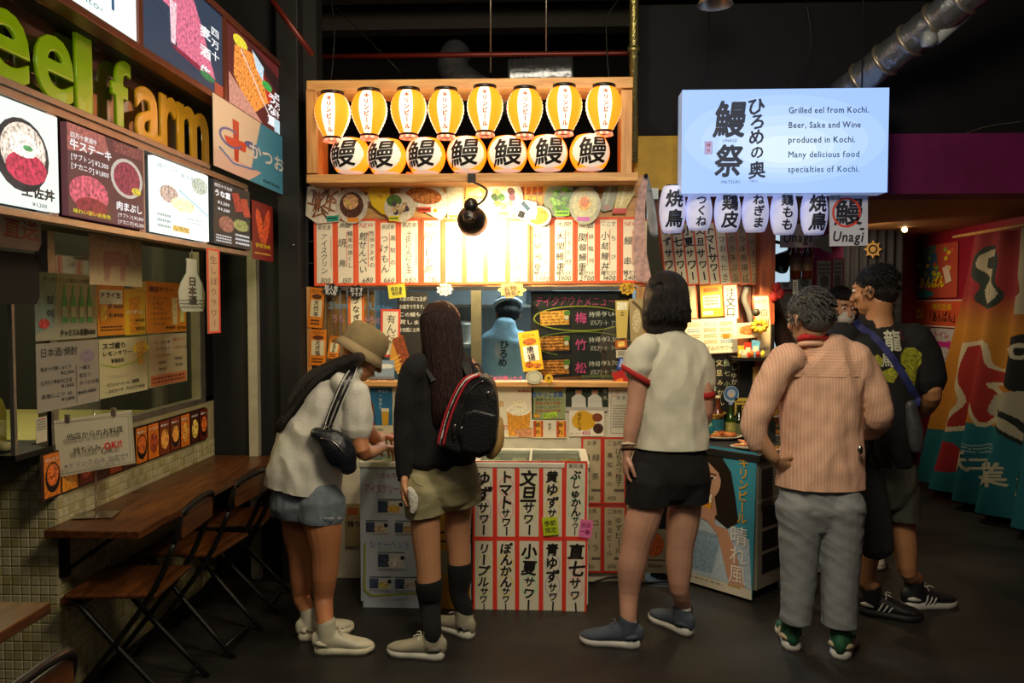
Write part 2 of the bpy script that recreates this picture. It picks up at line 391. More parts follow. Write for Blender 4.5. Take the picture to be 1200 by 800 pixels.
m_tile2 = mat('glazed_sand_tile', '#a39868', .3, var=.16, scale=9)
m_pine = wood('pine_board', '#b9824a', '#d9a866', 0)
m_pinev = wood('pine_post', '#b07840', '#d3a060', 2)
m_walnut = wood('walnut_top', '#3a1e0c', '#6b3d1b', 1, .35)
m_alu = mat('brushed_aluminium', '#a59a8c', .35, .8)
m_cream = mat('cream_enamel', '#a8a08c', .5)
m_steel = mat('polished_steel', '#c0bcb4', .22, 1)
m_iron = mat('black_iron', '#141210', .45, .3)
XL = -1.84; XS = -1.42; YB = 4.4

f = MB(); f.bb((-4, -1, -.1), (4.5, 9.2, 0)); struct('floor', f, m_floor, 'dark worn sealed asphalt floor of the market hall')
f = MB(); f.bb((-4, -1, 4.3), (4.5, 9.2, 4.4)); struct('ceiling', f, m_dark, 'black unlit ceiling high above the stalls')
for i, (y, z) in enumerate([(5.1, 4.05), (5.9, 4.05), (6.7, 4.05), (7.5, 4.05)]):
    f = MB(); f.bb((-3.9, y, z), (4.3, y+.09, z+.16)); f.bb((-3.9, y-.05, z-.02), (4.3, y+.14, z)); f.bb((-3.9, y-.05, z+.16), (4.3, y+.14, z+.18)); struct('trim_%d' % (i+1), f, mat('grey_purlin', '#4e4a44', .6), 'grey steel purlin under the dark ceiling')
f = MB(); f.bb((-4, 9.1, 0), (4.5, 9.2, 4.4)); struct('wall_back', f, m_dark, 'dark far wall of the hall')
# left stall: tiled knee wall with its tiles
x0 = -2.9
wl = MB(); wl.bb((XL-.1, 2.95, 0), (XL, YB, .8)); wl.bb((x0, 2.95, 0), (XL-.1, 3.05, .96)); wl.bb((XL-.1, 2.95, .8), (XL, YB, .985))
wall_left = struct('wall_left', wl, m_grout, 'knee wall of cream square tiles under the counter bar')
tp = .0362; tiles = []
tile_me = None
def tile_mesh(nm, m):
    b = MB(); h = tp/2-.0016; b.add([(-h, 0, -h), (h, 0, -h), (h, 0, h), (-h, 0, h), (-h+.003, -.004, -h+.003), (h-.003, -.004, -h+.003), (h-.003, -.004, h-.003), (-h+.003, -.004, h-.003)],
        [(4, 5, 6, 7), (0, 1, 5, 4), (1, 2, 6, 5), (2, 3, 7, 6), (3, 0, 4, 7)]); return b.mesh(nm, m)
tma, tmb = tile_mesh('tile', m_tile), tile_mesh('tile', m_tile2)
cand = []
for i in range(8):
    for j in range(26): cand.append(((XL-tp*(i+.5), 2.95, .955-tp*(j+.5)), 0))
far = MB()
for i in range(40):
    for j in range(26):
        y, z = 2.95+tp*(i+.5), .955-tp*(j+.5)
        if y > YB-.01: continue
        if .79 < z < .96 and y > 2.99: continue
        cand.append(((XL, y, z), 1))
cand.sort(key=lambda t: (t[0][1]+.25*(1.0-t[0][2]) if t[1] else t[0][1]-.6))
for k, ((x, y, z), side) in enumerate(cand):
    x += random.uniform(-.0005, .0005)
    if k < 296:
        t = bpy.data.objects.new('tile', tmb if random.random() < .3 else tma); col.objects.link(t); t.parent = wall_left; t.location = (x, y, z); t.rotation_euler = (random.uniform(-.01, .01), 0, R(90) if side else 0)
    else:
        h = tp/2-.0016; e = .003
        far.mi = 1 if random.random() < .3 else 0
        far.add([(x, y-h, z-h), (x, y+h, z-h), (x, y+h, z+h), (x, y-h, z+h), (x+.004, y-h+e, z-h+e), (x+.004, y+h-e, z-h+e), (x+.004, y+h-e, z+h-e), (x+.004, y-h+e, z+h-e)], [(4, 5, 6, 7), (0, 1, 5, 4), (1, 2, 6, 5), (2, 3, 7, 6), (3, 0, 4, 7)])
fo = far.build('distant_tiles', [m_tile, m_tile2], wall_left); fo['kind'] = 'stuff'
f = MB(); f.bb((XL+.005, 2.95, .37), (XL+.09, YB, .4)); struct('trim_10', f, m_walnut, 'dark wooden foot ledge along the tiled wall')
# black partition closing the recess, with its cream post
f = MB(); f.bb((-4, YB, 0), (-1.245, YB+.12, 3.4)); struct('wall_partition', f, m_black, 'black painted partition between the two stalls')
f = MB(); a = PY(294, 400, YB); b = PY(305, 400, YB); f.bb((a.x, YB-.05, 0), (b.x, YB, 1.86)); struct('trim_5', f, m_cream, 'narrow cream post on the black partition', bevel=.004)
a = PY(334, 400, YB); b = PY(359, 400, YB); f = MB(); f.bb((a.x, YB-.1, 0), (b.x, YB, 3.2)); struct('trim_6', f, m_black, 'black pillar beside the timber stall', bevel=.006)
f = MB(); p = PY(344, 287, YB-.1); f.cyl(p, p+Vector((0, -.006, 0)), .007); f.build('screw', m_steel, bpy.data.objects['trim_6'])
# left shop kitchen room behind the glass
m_kit = mat('kitchen_wall', '#8a8450', .6, var=.15, scale=3)
f = MB(); f.bb((-3.9, 2.0, .9), (-3.8, YB, 2.6)); f.bb((-3.9, 2.0, 2.5), (XL-.02, YB, 2.56)); f.bb((-3.9, 2.9, .9), (XL-.12, YB, .93)); struct('wall_inner_left', f, m_kit, 'dim yellowish kitchen wall behind the shop glass')
f = MB(); f.bb((XL-.05, 2.95, .985), (XL+.0, YB, 1.015)); f.bb((XL-.05, 4.24, 1.015), (XL, 4.3, 2.1)); f.bb((XL-.05, 2.93, .985), (XL, 2.975, 2.1)); wf = struct('window_1', f, m_alu, 'aluminium framed shop window plastered with drink menus')
f = MB(); f.bb((XL-.03, 2.97, 1.015), (XL-.022, 4.25, 2.1)); f.build('pane', glass_mat('shop_glass', (.93, .95, .85), .1), wf)
f = MB(); f.bb((XL-.03, 4.3, .99), (XL-.0, YB, 2.1)); struct('trim_7', f, mat('black_fascia', '#0b0b0b', .35), 'black fascia beside the shop window')
for (x, y) in ((-2.35, 3.7), (-2.9, 4.1)):
    t = thing('downlight', (x, y, 2.5), 'round recessed downlight in the kitchen ceiling, %s one' % ('nearer' if y < 4 else 'farther'), 'lamp')
    b = MB(); b.lathe([(.07, -.012), (.075, 0)], t.location, 20); b.build('trim_ring', m_alu, t); b = MB(); b.lathe([(.06, -.016), (.06, -.012)], t.location, 20); b.build('diffuser', mat('warm_lamp', '#fff2c0', emit=7), t)
# right: purple beam, soffit, red wall, far backdrop
yb = 4.62
a = PY(742, 400, yb).x
f = MB(); f.bb((a, yb, 2.16), (PY(1042, 300, yb).x-1.0, yb+.25, 2.46)); bt = struct('trim_8', f, mat('yellow_fascia', '#b08a10', .6, var=.15), 'yellow painted beam end beside the lit sign')
f = MB(); f.bb((PY(1042, 300, yb).x-1.0, yb, 2.13), (4.5, yb+.25, 2.46)); struct('trim_9', f, mat('purple_fascia', '#6b0f4f', .6, var=.12), 'purple painted beam over the passage')
f = MB(); f.bb((a, yb+.05, 2.46), (4.5, yb+.2, 3.2)); struct('wall_upper', f, mat('navy_upper_wall', '#04050e', .9, var=.3), 'dark navy wall above the purple beam')
f = MB(); f.bb((.9, yb+.25, 2.13), (4.5, 9.1, 2.2)); struct('ceiling_rear', f, m_beige, 'low beige passage ceiling behind the purple beam')
XR = 3.3
f = MB(); f.bb((XR, 3.2, 0), (XR+.1, 9.1, 2.3)); f.bb((2.95, 7.35, 0), (XR, 7.5, 2.13)); struct('wall_right', f, m_red, 'crimson wall of the passage carrying posters')
f = MB(); f.bb((.9, 7.7, 0), (3.2, 7.8, 2.3)); struct('wall_rear', f, mat('plum_wall', '#5a1636', .6), 'plum wall at the far end of the passage')
f = MB(); f.bb((XR-.04, 5.0, 0), (XR, 7.5, .09)); struct('baseboard_right', f, m_black)
# stall back walls
f = MB(); f.bb((-1.24, 6.2, 0), (.62, 6.3, 2.1)); f.bb((-1.3, YB+.3, 0), (-1.24, 6.3, 2.1)); f.bb((.56, 4.9, 0), (.62, 6.3, 2.1)); f.bb((-1.3, YB+.15, 2.1), (.62, 6.3, 2.16)); struct('wall_inner_back', f, mat('steel_panel_wall', '#8a9296', .35, .35, var=.12, scale=2), 'steel lined kitchen inside the timber stall')
# ================= ceiling services =================
t = tag(MB().tube([PY(350, 67, 5.0), PY(560, 64, 5.0), PY(765, 62, 5.0), PY(1200, 58, 5.0)], .016, 8).build('water_pipe', mat('red_pipe', '#5c1a10', .4, .3)), 'thin dark red pipe running level above the lanterns', 'pipe')
t = tag(MB().tube([PY(300, -25, 4.0), PY(366, 64, 4.0)], .014, 8).build('water_pipe', mat('red_pipe')), 'thin red pipe sloping down beside the menu lightboxes', 'pipe')
t = MB(); a = PY(743, 40, 4.55); t.cyl((a.x, 4.55, 4.3), (a.x, 4.55, 2.3), .026); t.cyl((a.x, 4.55, 2.9), (a.x, 4.55, 2.93), .036); t.cyl((a.x, 4.55, 3.2), (a.x, 4.55, 3.24), .036)
tag(t.build('conduit_pipe', mat('lagged_pipe', '#8a8250', .25, .8, bump=.6, bscale=60)), 'shiny foil wrapped vertical pipe at the end of the timber frame', 'pipe')
m_foil = mat('crumpled_foil', '#8f959e', .3, .85, bump=.7, bscale=22)
for (x, Y_) in ((575, 5.3), (640, 5.35)): f = MB(); p = PY(x, 85, Y_); f.cyl(p, (p.x, p.y, 4.3), .006); tag(f.build('duct_hanger', m_alu), 'thin rod hanging the spiral duct, %s' % ('by its elbow' if x < 600 else 'by its ribbed end'), 'rod')
t = thing('air_duct', PY(575, 90, 5.3), 'silver spiral air duct with elbow above the timber frame', 'duct')
b = MB(); b.loft([(*PY(535, 62, 5.5), .10), (*PY(530, 76, 5.4), .10), (*PY(540, 92, 5.35), .10), (*PY(565, 108, 5.3), .10), (*PY(600, 118, 5.3), .10)], 20, sub=4, cap=False); b.build('elbow', m_foil, t)
b = MB(); rr = []
for i in range(26): p = PY(596+i*3.0, 92-i*.15, 5.35); rr.append((*p, .125 if i % 2 else .117))
b.loft(rr, 22, cap=False, ref=(0, 0, 1)); b.build('flexible_section', m_foil, t)
t = thing('air_duct', PY(1080, 40, 3.9), 'big foil wrapped duct slanting across the upper right ceiling', 'duct')
b = MB(); rr = []
P0, P1 = PY(1190, -50, 3.7), PY(985, 112, 4.5)
for i in range(40): q = P0.lerp(P1, i/39); rr.append((*q, .082+random.uniform(-.004, .004)))
b.loft(rr, 18, cap=False, ref=(0, 0, 1)); b.build('duct_pipe', m_foil, t)
for k in range(5): q = P0.lerp(P1, .25+.15*k); d = (P1-P0).normalized(); b = MB(); b.cyl(q-d*.008, q+d*.008, .092); b.build('clamp', m_alu, t)
P0, P1 = PY(1185, -30, 4.0), PY(1095, 46, 4.0)
b = MB(); b.cyl(P0, P1, .032); b.cyl(P1, PY(1082, 46, 4.0), .036); tag(b.build('drain_pipe', mat('grey_pvc', '#9aa0a8', .4)), 'plain grey plastic pipe ending beside the slanting duct', 'pipe')
t = thing('high_bay_lamp', PY(838, 2, 3.95), 'unlit dished hall lamp hanging at the top edge', 'lamp')
b = MB(); b.lathe([(.02, .08), (.05, .07), (.085, .0), (.08, 0), (.045, .06)], PY(838, 6, 3.95), 24, capped=False); b.build('reflector', m_alu, t); b = MB(); p = PY(838, 6, 3.95)+Vector((0, 0, .07)); b.cyl(p, (p.x, p.y, 4.3), .006); b.build('stem', m_iron, t)
for i, (pts, Y, lb) in enumerate([([(725, 0), (712, 20), (711, 55), (714, 95)], 4.8, 'thin black cable hanging behind the rightmost lanterns'), ([(1060, 0), (1035, 15), (1025, 45), (1023, 80), (1035, 100)], 4.9, 'thin grey cable looping behind the slanting duct'), ([(388, 0), (392, 40), (388, 95)], 4.8, 'thin wire dropping to the frame above the first lantern'), ([(385, 0), (470, 85)], 5.0, 'thin stay wire slanting down to the frame'), ([(945, 0), (950, 60), (925, 104)], 4.5, 'thin wire holding the lit sign'), ([(1100, 170), (1150, 150), (1200, 142)], 4.664, 'pale cable draped on the navy wall')]):
    tag(MB().tube([PY(x, y, Y) for x, y in pts], .004, 6, sub=5).build('cable', m_iron if i != 5 else m_alu), lb, 'cable')
for i, (x, y) in enumerate(((1165, 235), (1062, 268))):
    if i == 0: continue
p = PY(1060, 265, 6.6); t = thing('track_spotlight', p, 'small glowing spotlight under the beige passage ceiling', 'lamp')
b = MB(); b.cyl(p, p+Vector((0, 0, .1)), .006); b.cyl(p+Vector((.0, .03, .01)), p+Vector((-.02, -.05, -.03)), .022, .03); b.build('can', m_alu, t); b = MB(); b.ell(p+Vector((-.022, -.055, -.032)), (.02, .02, .02)); b.build('bulb', mat('spot_bulb', '#ffdf9a', emit=14), t)
p = PY(1060, 232, 5.0); t = thing('ceiling_spot', p, 'tiny recessed spotlight at the beam edge', 'lamp'); b = MB(); b.cyl(p+Vector((0, 0, .02)), p, .03); b.build('ring', m_alu, t); b = MB(); b.ell(p, (.02, .02, .01)); b.build('bulb', mat('spot_bulb'), t)

# ================= left shop: sign canopy =================
m_frame = mat('copper_frame', '#7a4636', .4, .5)
zA, zB, zC, zD = 1.745, 2.10, 2.385, 2.80
y1 = 4.36
t = thing('sign_canopy', (XS-.2, 3, zA), 'dark boxed canopy carrying the backlit food menus of the shop', 'canopy')
b = MB(); b.bb((XS-.3, 1.0, zC), (XS-.06, y1, zD)); b.bb((XS-.3, 1.0, zA+.02), (XS-.06, 3.38+.45, zB)); b.bb((XS-.42, 1.0, zB), (XS-.14, 3.4, zC)); b.bb((XL, 2.9, 2.0), (XS-.3, y1, zB)); b.build('box', m_black, t)
b = MB(); b.bb((XS-.14, 1.0, zB+.005), (XS-.13, 3.4, zC)); b.build('sign_panel', mat('glossy_brown_panel', '#2a120c', .12, coat=.5), t)
for z, h in ((zC, .028), (zD-.028, .028)): b = MB(); b.bb((XS-.06, 1.0, z), (XS+.012, y1, z+h)); b.build('frame_rail', m_frame, t, bevel=.003)
b = MB(); b.bb((XS-.13, 1.0, zB-.015), (XS+.0, 3.4, zB+.004)); b.bb((XS-.06, 1.0, zB-.04), (XS-.01, 3.86, zB-.015)); b.bb((XS-.06, 1.0, zA), (XS-.01, 3.86, zA+.022)); b.build('gutter_rail', m_alu, t, bevel=.002)
def yx(px, py, X): return PX(px, py, X).y
for px in (264, 166, 332): y = min(yx(px, 100, XS), y1); b = MB(); b.bb((XS-.06, y-.03, zC+.028), (XS+.01, y, zD-.028)); b.build('frame_post', m_frame, t)
for px in (70, 172, 244, 293): y = yx(px, 220, XS); b = MB(); b.bb((XS-.05, y-.035, zA+.02), (XS-.012, y+.01, zB-.04)); b.build('panel_post', mat('pinkish_alu', '#b09a90', .4, .4), t)
# raised letters of the sign, one object each
cx = yx(0, 60, XS)
def letter(ch, ya, yb_, z0, z1, c):
    fc = bpy.data.curves.new('l', 'FONT'); fc.body = ch; fc.offset = .006; fc.extrude = .05; fc.bevel_depth = .012; fc.bevel_resolution = 1; fc.resolution_u = 4; lo = bpy.data.objects.new('l', fc); col.objects.link(lo)
    dg = bpy.context.evaluated_depsgraph_get(); dg.update(); me = bpy.data.meshes.new_from_object(lo.evaluated_get(dg)); bpy.data.objects.remove(lo)
    xs = [v.co.x for v in me.vertices]; ys = [v.co.y for v in me.vertices]; a, b_, d, e = min(xs), max(xs), min(ys), max(ys)
    for v in me.vertices:
        x, y, z = v.co; v.co = (XS-.10+z*.1, ya+(x-a)/(b_-a)*(yb_-ya), z0+(y-d)/(e-d)*(z1-z0))
    me.materials.clear(); me.materials.append(c)
    o = link('letter', me, t); return o
g1 = mat('lime_acrylic', '#7c9c04', .25, var=.05, coat=.4, emit=.22, ecol='#6f9000'); g2 = mat('warm_lit_lime_acrylic', '#c08a18', .25, var=.05, coat=.4, emit=.24, ecol='#b8801c')  # amber copy paints the warm reflection in; emission adds brightness to both
def zz(px, py): return PX(px, py, XS-.1).z
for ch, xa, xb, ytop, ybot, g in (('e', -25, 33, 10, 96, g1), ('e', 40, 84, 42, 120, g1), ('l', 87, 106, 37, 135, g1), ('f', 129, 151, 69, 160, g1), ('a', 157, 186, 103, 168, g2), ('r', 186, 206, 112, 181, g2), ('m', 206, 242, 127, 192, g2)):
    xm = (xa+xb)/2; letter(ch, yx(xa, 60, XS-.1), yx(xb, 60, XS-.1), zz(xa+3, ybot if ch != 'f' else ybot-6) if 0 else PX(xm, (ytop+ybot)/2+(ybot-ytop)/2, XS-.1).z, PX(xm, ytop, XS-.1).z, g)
# backlit panels
def LP(px0, px1, z0, z1, label, base, glow=1.0, w=100, X=XS, **k):
    ya, yb_ = max(yx(px0, 100, X), 1.2), min(yx(px1, 100, X), y1-.005)
    return Sheet('menu_lightbox', (X, ya, z1), (X, yb_, z1), (X, ya, z0), w, label, 'lightbox', base=base, glow=glow, face=(5, ya, z1), thick=.02, **k)
a, b_ = zC+.03, zD-.03
s = LP(60, 164, a, b_, 'white lightbox lettered manto in the upper row over the lime letters', '#e6f6f4', 1.25, 100, group=None); s.ht('Shimanto-', 0, s.h*.89, 11, '#54717a', 0, fit=56); s.line([(67, s.h*.3), (67, s.h*.84)], 3.4, '#1c4a6e'); s.done()
s = LP(167, 262, a, b_, 'navy lightbox picturing a slab of raw marbled beef', '#1c3852', 1.0)
s.line([(0, s.h*.3), (60, s.h*.9)], 1, '#0f2236'); s.poly([(3, 0), (55, 0), (68, 32), (88, s.h*.84), (70, s.h*.8), (38, s.h*.76), (32, s.h*.4), (14, s.h*.36)], '#d66c88', .35); s.poly([(32, s.h*.76), (70, s.h*.8), (70, s.h*.86), (34, s.h*.8)], '#8a1838', .5)
s.poly([(30, s.h*.3), (38, s.h*.3), (36, s.h*.75), (31, s.h*.75)], '#f4ccd4', .6)
s.vt('四万十', 88, s.h*.2, s.h*.62, 12, '#ffffff', .03); s.vt('麦酒牛', 74, s.h*.25, s.h*.93, 15, '#ffffff', .04); s.el(76, s.h*.86, 10, 5, '#2f7a48', .5); s.rect(86, s.h*.86, 14, s.h*.14, '#b5482c'); s.done()
s = LP(268, 330, a, b_, 'lightbox picturing grilled eel in a red lacquer box, farthest in the upper row', '#5a1a1c', 1.0)
s.poly([(0, 0), (30, 0), (100, s.h*.5), (100, s.h*.2), (30, 0)], '#2a1014'); s.el(20, s.h*.12, 12, s.h*.08, '#e8d83a', .7); s.poly([(10, s.h*.2), (45, s.h*.12), (75, s.h*.6), (40, s.h*.95), (8, s.h*.6)], '#e58a3a', .1); s.poly([(0, s.h*.6), (60, s.h), (0, s.h)], '#c98a76', .6); s.poly([(45, s.h*.15), (80, s.h*.5), (72, s.h*.66)], '#c8321c'); s.poly([(40, s.h*.08), (62, s.h*.2), (60, s.h*.4), (48, s.h*.3)], '#c6dce6', .6)
s.line([(20, s.h*.2), (75, s.h*.85)], 2, '#f4e4da'); s.el(68, s.h*.42, 10, s.h*.06, '#3aa048', .3); s.vt('四万十', 90, s.h*.4, s.h*.78, 14, '#ffffff', .03); s.vt('うな重', 78, s.h*.46, s.h*.95, 20, '#ffffff', .04); s.rect(82, s.h*.8, 18, s.h*.2, '#b8d4dc', .7); s.done()
ya = 3.4
s = Sheet('katsuo_banner', (XS+.015, ya, zC+.02), (XS+.015, y1, zC+.02), (XS+.015, ya, zB), 100, 'white and blue cloth banner reading かつお with a red fishing boat', 'banner', base='#d9b6a4', face=(5, ya, zC), rough=.3)
s.poly([(60, 0), (100, 0), (100, s.h), (42, s.h)], '#3f7fa0', .85); s.poly([(0, s.h*.75), (60, s.h*.8), (42, s.h), (0, s.h)], '#c2a49a'); s.poly([(22, s.h*.2), (30, s.h*.2), (29, s.h*.8), (24, s.h*.8)], '#a8321f'); s.poly([(12, s.h*.5), (40, s.h*.45), (38, s.h*.6), (15, s.h*.62)], '#b8412a'); s.ring(20, s.h*.5, 14, 12, 2.5, '#4a5a9a', a0=20, a1=300); s.line([(6, s.h*.7), (22, s.h*.85), (50, s.h*.8)], 2, '#3a6fb0'); s.el(46, s.h*.45, 9, 5, '#40508c', .5)
s.ht('かつお', 42, s.h*.5, 25, '#efe0d0', .03, fit=54); s.ht('KATSUO', 62, s.h*.9, 6, '#20303a', .02, fit=26); s.done()
a, b_ = zA+.03, zB-.05
s = LP(-10, 66, a, b_, 'nearest lower lightbox with a raw fish rice bowl lettered 土佐丼', '#e8f2ea', 1.15)
s.el(42, s.h*.5, 42, s.h*.36, '#252a30'); s.el(44, s.h*.46, 35, s.h*.28, '#d8c8b8', .2); s.el(48, s.h*.62, 32, s.h*.16, '#b0304a', .3); s.el(45, s.h*.4, 24, s.h*.12, '#efe6da', .3); s.el(50, s.h*.42, 8, 4, '#5aa868', .5); s.ht('土佐丼', 38, s.h*.84, 18, '#14161a', .05, fit=54); s.ht('¥1,200', 55, s.h*.96, 8, '#14161a', .02); s.done()
s = LP(77, 166, a, b_, 'lower lightbox of pink beef dishes lettered 牛ステーキ and 肉まぶし', '#5e3438', .9)
s.poly([(0, 0), (45, 0), (52, s.h*.2), (0, s.h*.3)], '#a86058', .5); s.el(25, s.h*.72, 24, s.h*.2, '#c8586a', .1); s.el(28, s.h*.86, 20, s.h*.1, '#8a2a34', .2); s.el(75, s.h*.42, 23, s.h*.24, '#cfc8bc'); s.el(75, s.h*.42, 19, s.h*.2, '#8a2f44', .15); s.el(88, s.h*.55, 7, 5, '#d8c440', .5); s.rect(56, 2, 42, s.h*.12, '#7a4040', .2)
s.ht('四万十麦酒牛', 3, s.h*.12, 7, '#ffffff', .02, fit=32); s.ht('牛ステーキ', 2, s.h*.22, 13, '#ffffff', .04, fit=52); s.ht('[サブトン] ¥2,300', 3, s.h*.35, 8, '#ffffff', .02, fit=46); s.ht('[ナカニク] ¥1,800', 3, s.h*.45, 8, '#ffffff', .02, fit=46); s.ht('肉まぶし', 58, s.h*.77, 12, '#ffffff', .04, fit=38); s.ht('[サブトン] ¥2,800', 60, s.h*.88, 6, '#ffffff', .02, fit=38); s.ht('[ナカニク] ¥2,300', 60, s.h*.96, 6, '#ffffff', .02, fit=38); s.ht('味わい深い赤身肉', 4, s.h*.94, 6, '#e8e020', .02, fit=46); s.done()
s = LP(178, 242, a, b_, 'overexposed white lower lightbox with a faint grilled chicken picture', '#eef6ee', 1.3)
s.el(25, s.h*.45, 16, s.h*.12, '#b09a8c', .3); s.el(82, s.h*.2, 16, s.h*.12, '#a8b0a0', .3); s.line([(42, s.h*.35), (100, s.h*.62)], 3, '#9cc4cc'); s.el(50, s.h*.55, 22, s.h*.1, '#e8e4b0', .5); s.rect(30, s.h*.86, 30, s.h*.08, '#b89a50', .3); s.ht('鶏カツオ', 5, s.h*.1, 9, '#a8b8b8', .02); s.ht('焼き鳥', 45, s.h*.14, 9, '#9ab0b4', .02); s.scrib(4, s.h*.72, 22, s.h*.22, '#90a0a0', 3); s.scrib(55, s.h*.7, 30, s.h*.1, '#b8c4c0', 2); s.done()
s = LP(248, 291, a, b_, 'dark lower lightbox with two eel boxes lettered うな重', '#1c2020', .9)
s.ht('四万十うなぎ', 3, s.h*.08, 9, '#fff', .02, fit=46); s.ht('うな重', 2, s.h*.2, 17, '#fff', .05, fit=42); s.rect(52, s.h*.1, 20, s.h*.3, '#9a3424', .1, -14); s.rect(76, s.h*.15, 20, s.h*.3, '#a83c24', .1, -14); s.ht('¥3,200', 10, s.h*.34, 10, '#fff', .02); s.ht('¥4,200', 10, s.h*.44, 10, '#fff', .02); s.el(32, s.h*.66, 20, s.h*.13, '#8f5a4a', .1); s.el(72, s.h*.62, 22, s.h*.1, '#8a8a4c', .1); s.rect(2, s.h*.52, 96, 2, '#3a4a3a'); s.scrib(4, s.h*.84, 40, s.h*.13, '#ddd', 3); s.scrib(55, s.h*.76, 40, s.h*.2, '#ddd', 3); s.done()
ya, yb_ = yx(293, 250, XS+.0), yx(315, 250, XS)
s = Sheet('lobster_poster', (XS, 3.88, 2.02), (XS, 4.18, 2.02), (XS, 3.88, 1.735), 60, 'small deep red poster of two roast pieces hung past the lightboxes', 'poster', base='#6a1410', face=(5, ya, 2), rough=.3)
s.el(22, s.h*.42, 9, s.h*.3, '#b04a20', .1, -10); s.el(40, s.h*.4, 9, s.h*.32, '#a84424', .1, 8); s.ht('伊勢海老', 8, s.h*.75, 12, '#e0b020', .02, fit=44); s.scrib(6, s.h*.86, 46, 8, '#d0a040', 1); s.done()
# ================= timber stall front =================
B = YB
def bx(mb, x0, y0, x1, y1, Ya, Yb):
    """box whose front face covers the photo rectangle at depth Ya and runs back to Yb"""
    a = PY(x0, (y0+y1)/2, Ya); b = PY(x1, (y0+y1)/2, Ya); c = PY((x0+x1)/2, y0, Ya); d = PY((x0+x1)/2, y1, Ya); mb.bb((a.x, Ya, d.z), (b.x, Yb, c.z)); return mb
t = thing('lantern_display', PY(550, 205, B), 'open pine frame holding the two rows of glowing lanterns', 'frame')
for nm, r in (('rail', (359, 92, 742, 105)), ('rail', (359, 203, 748, 213)), ('post', (359, 105, 371, 203)), ('post', (728, 105, 741, 203))):
    bx(MB(), *r, 4.2, 4.42).build(nm, m_pine if nm == 'rail' else m_pinev, t, bevel=.003)
t = thing('pine_board', PY(550, 270, B), 'pine board wall behind the row of handwritten menu strips', 'board')
for i, (y0, y1) in enumerate(((206, 232), (232, 257), (257, 282), (282, 308), (308, 336))): bx(MB(), 361, y0+.3, 756, y1-.4, B, B+.04).build('plank', m_pine, t, bevel=.002)
t = thing('window_surround', PY(550, 450, B), 'timber and steel surround of the stall window over the poster shelf', 'frame')
bx(MB(), 361, 336, 366, 690, B-.01, B+.05).build('post', m_pinev, t); bx(MB(), 745, 336, 757, 690, B-.01, B+.05).build('post', m_pinev, t)
bx(MB(), 366, 336, 745, 340, B, B+.04).build('head_rail', m_steel, t); bx(MB(), 361, 447, 757, 453, B-.07, B+.04).build('sill', m_pine, t, bevel=.003)
bx(MB(), 552, 340, 564, 447, B, B+.04).build('mullion', mat('mullion_metal', '#7c7458', .35, .6), t)
bx(MB(), 366, 453, 745, 690, B+.0, B+.03).build('lower_panel', mat('white_laminate', '#ddd4bc', .5), t)
for i in range(9): bx(MB(), 367+i*8.2, 340, 373.5+i*8.2, 447, B+.05, B+.065).build('slat', m_pinev, t)
f = MB(); bx(f, 366, 340, 745, 447, B+.018, B+.022); wf2 = f.build('window_2', glass_mat('stall_glass', (.9, .93, .92), .09)); wf2['kind'] = 'structure'; wf2['label'] = 'glass window of the timber stall covered in stickers'
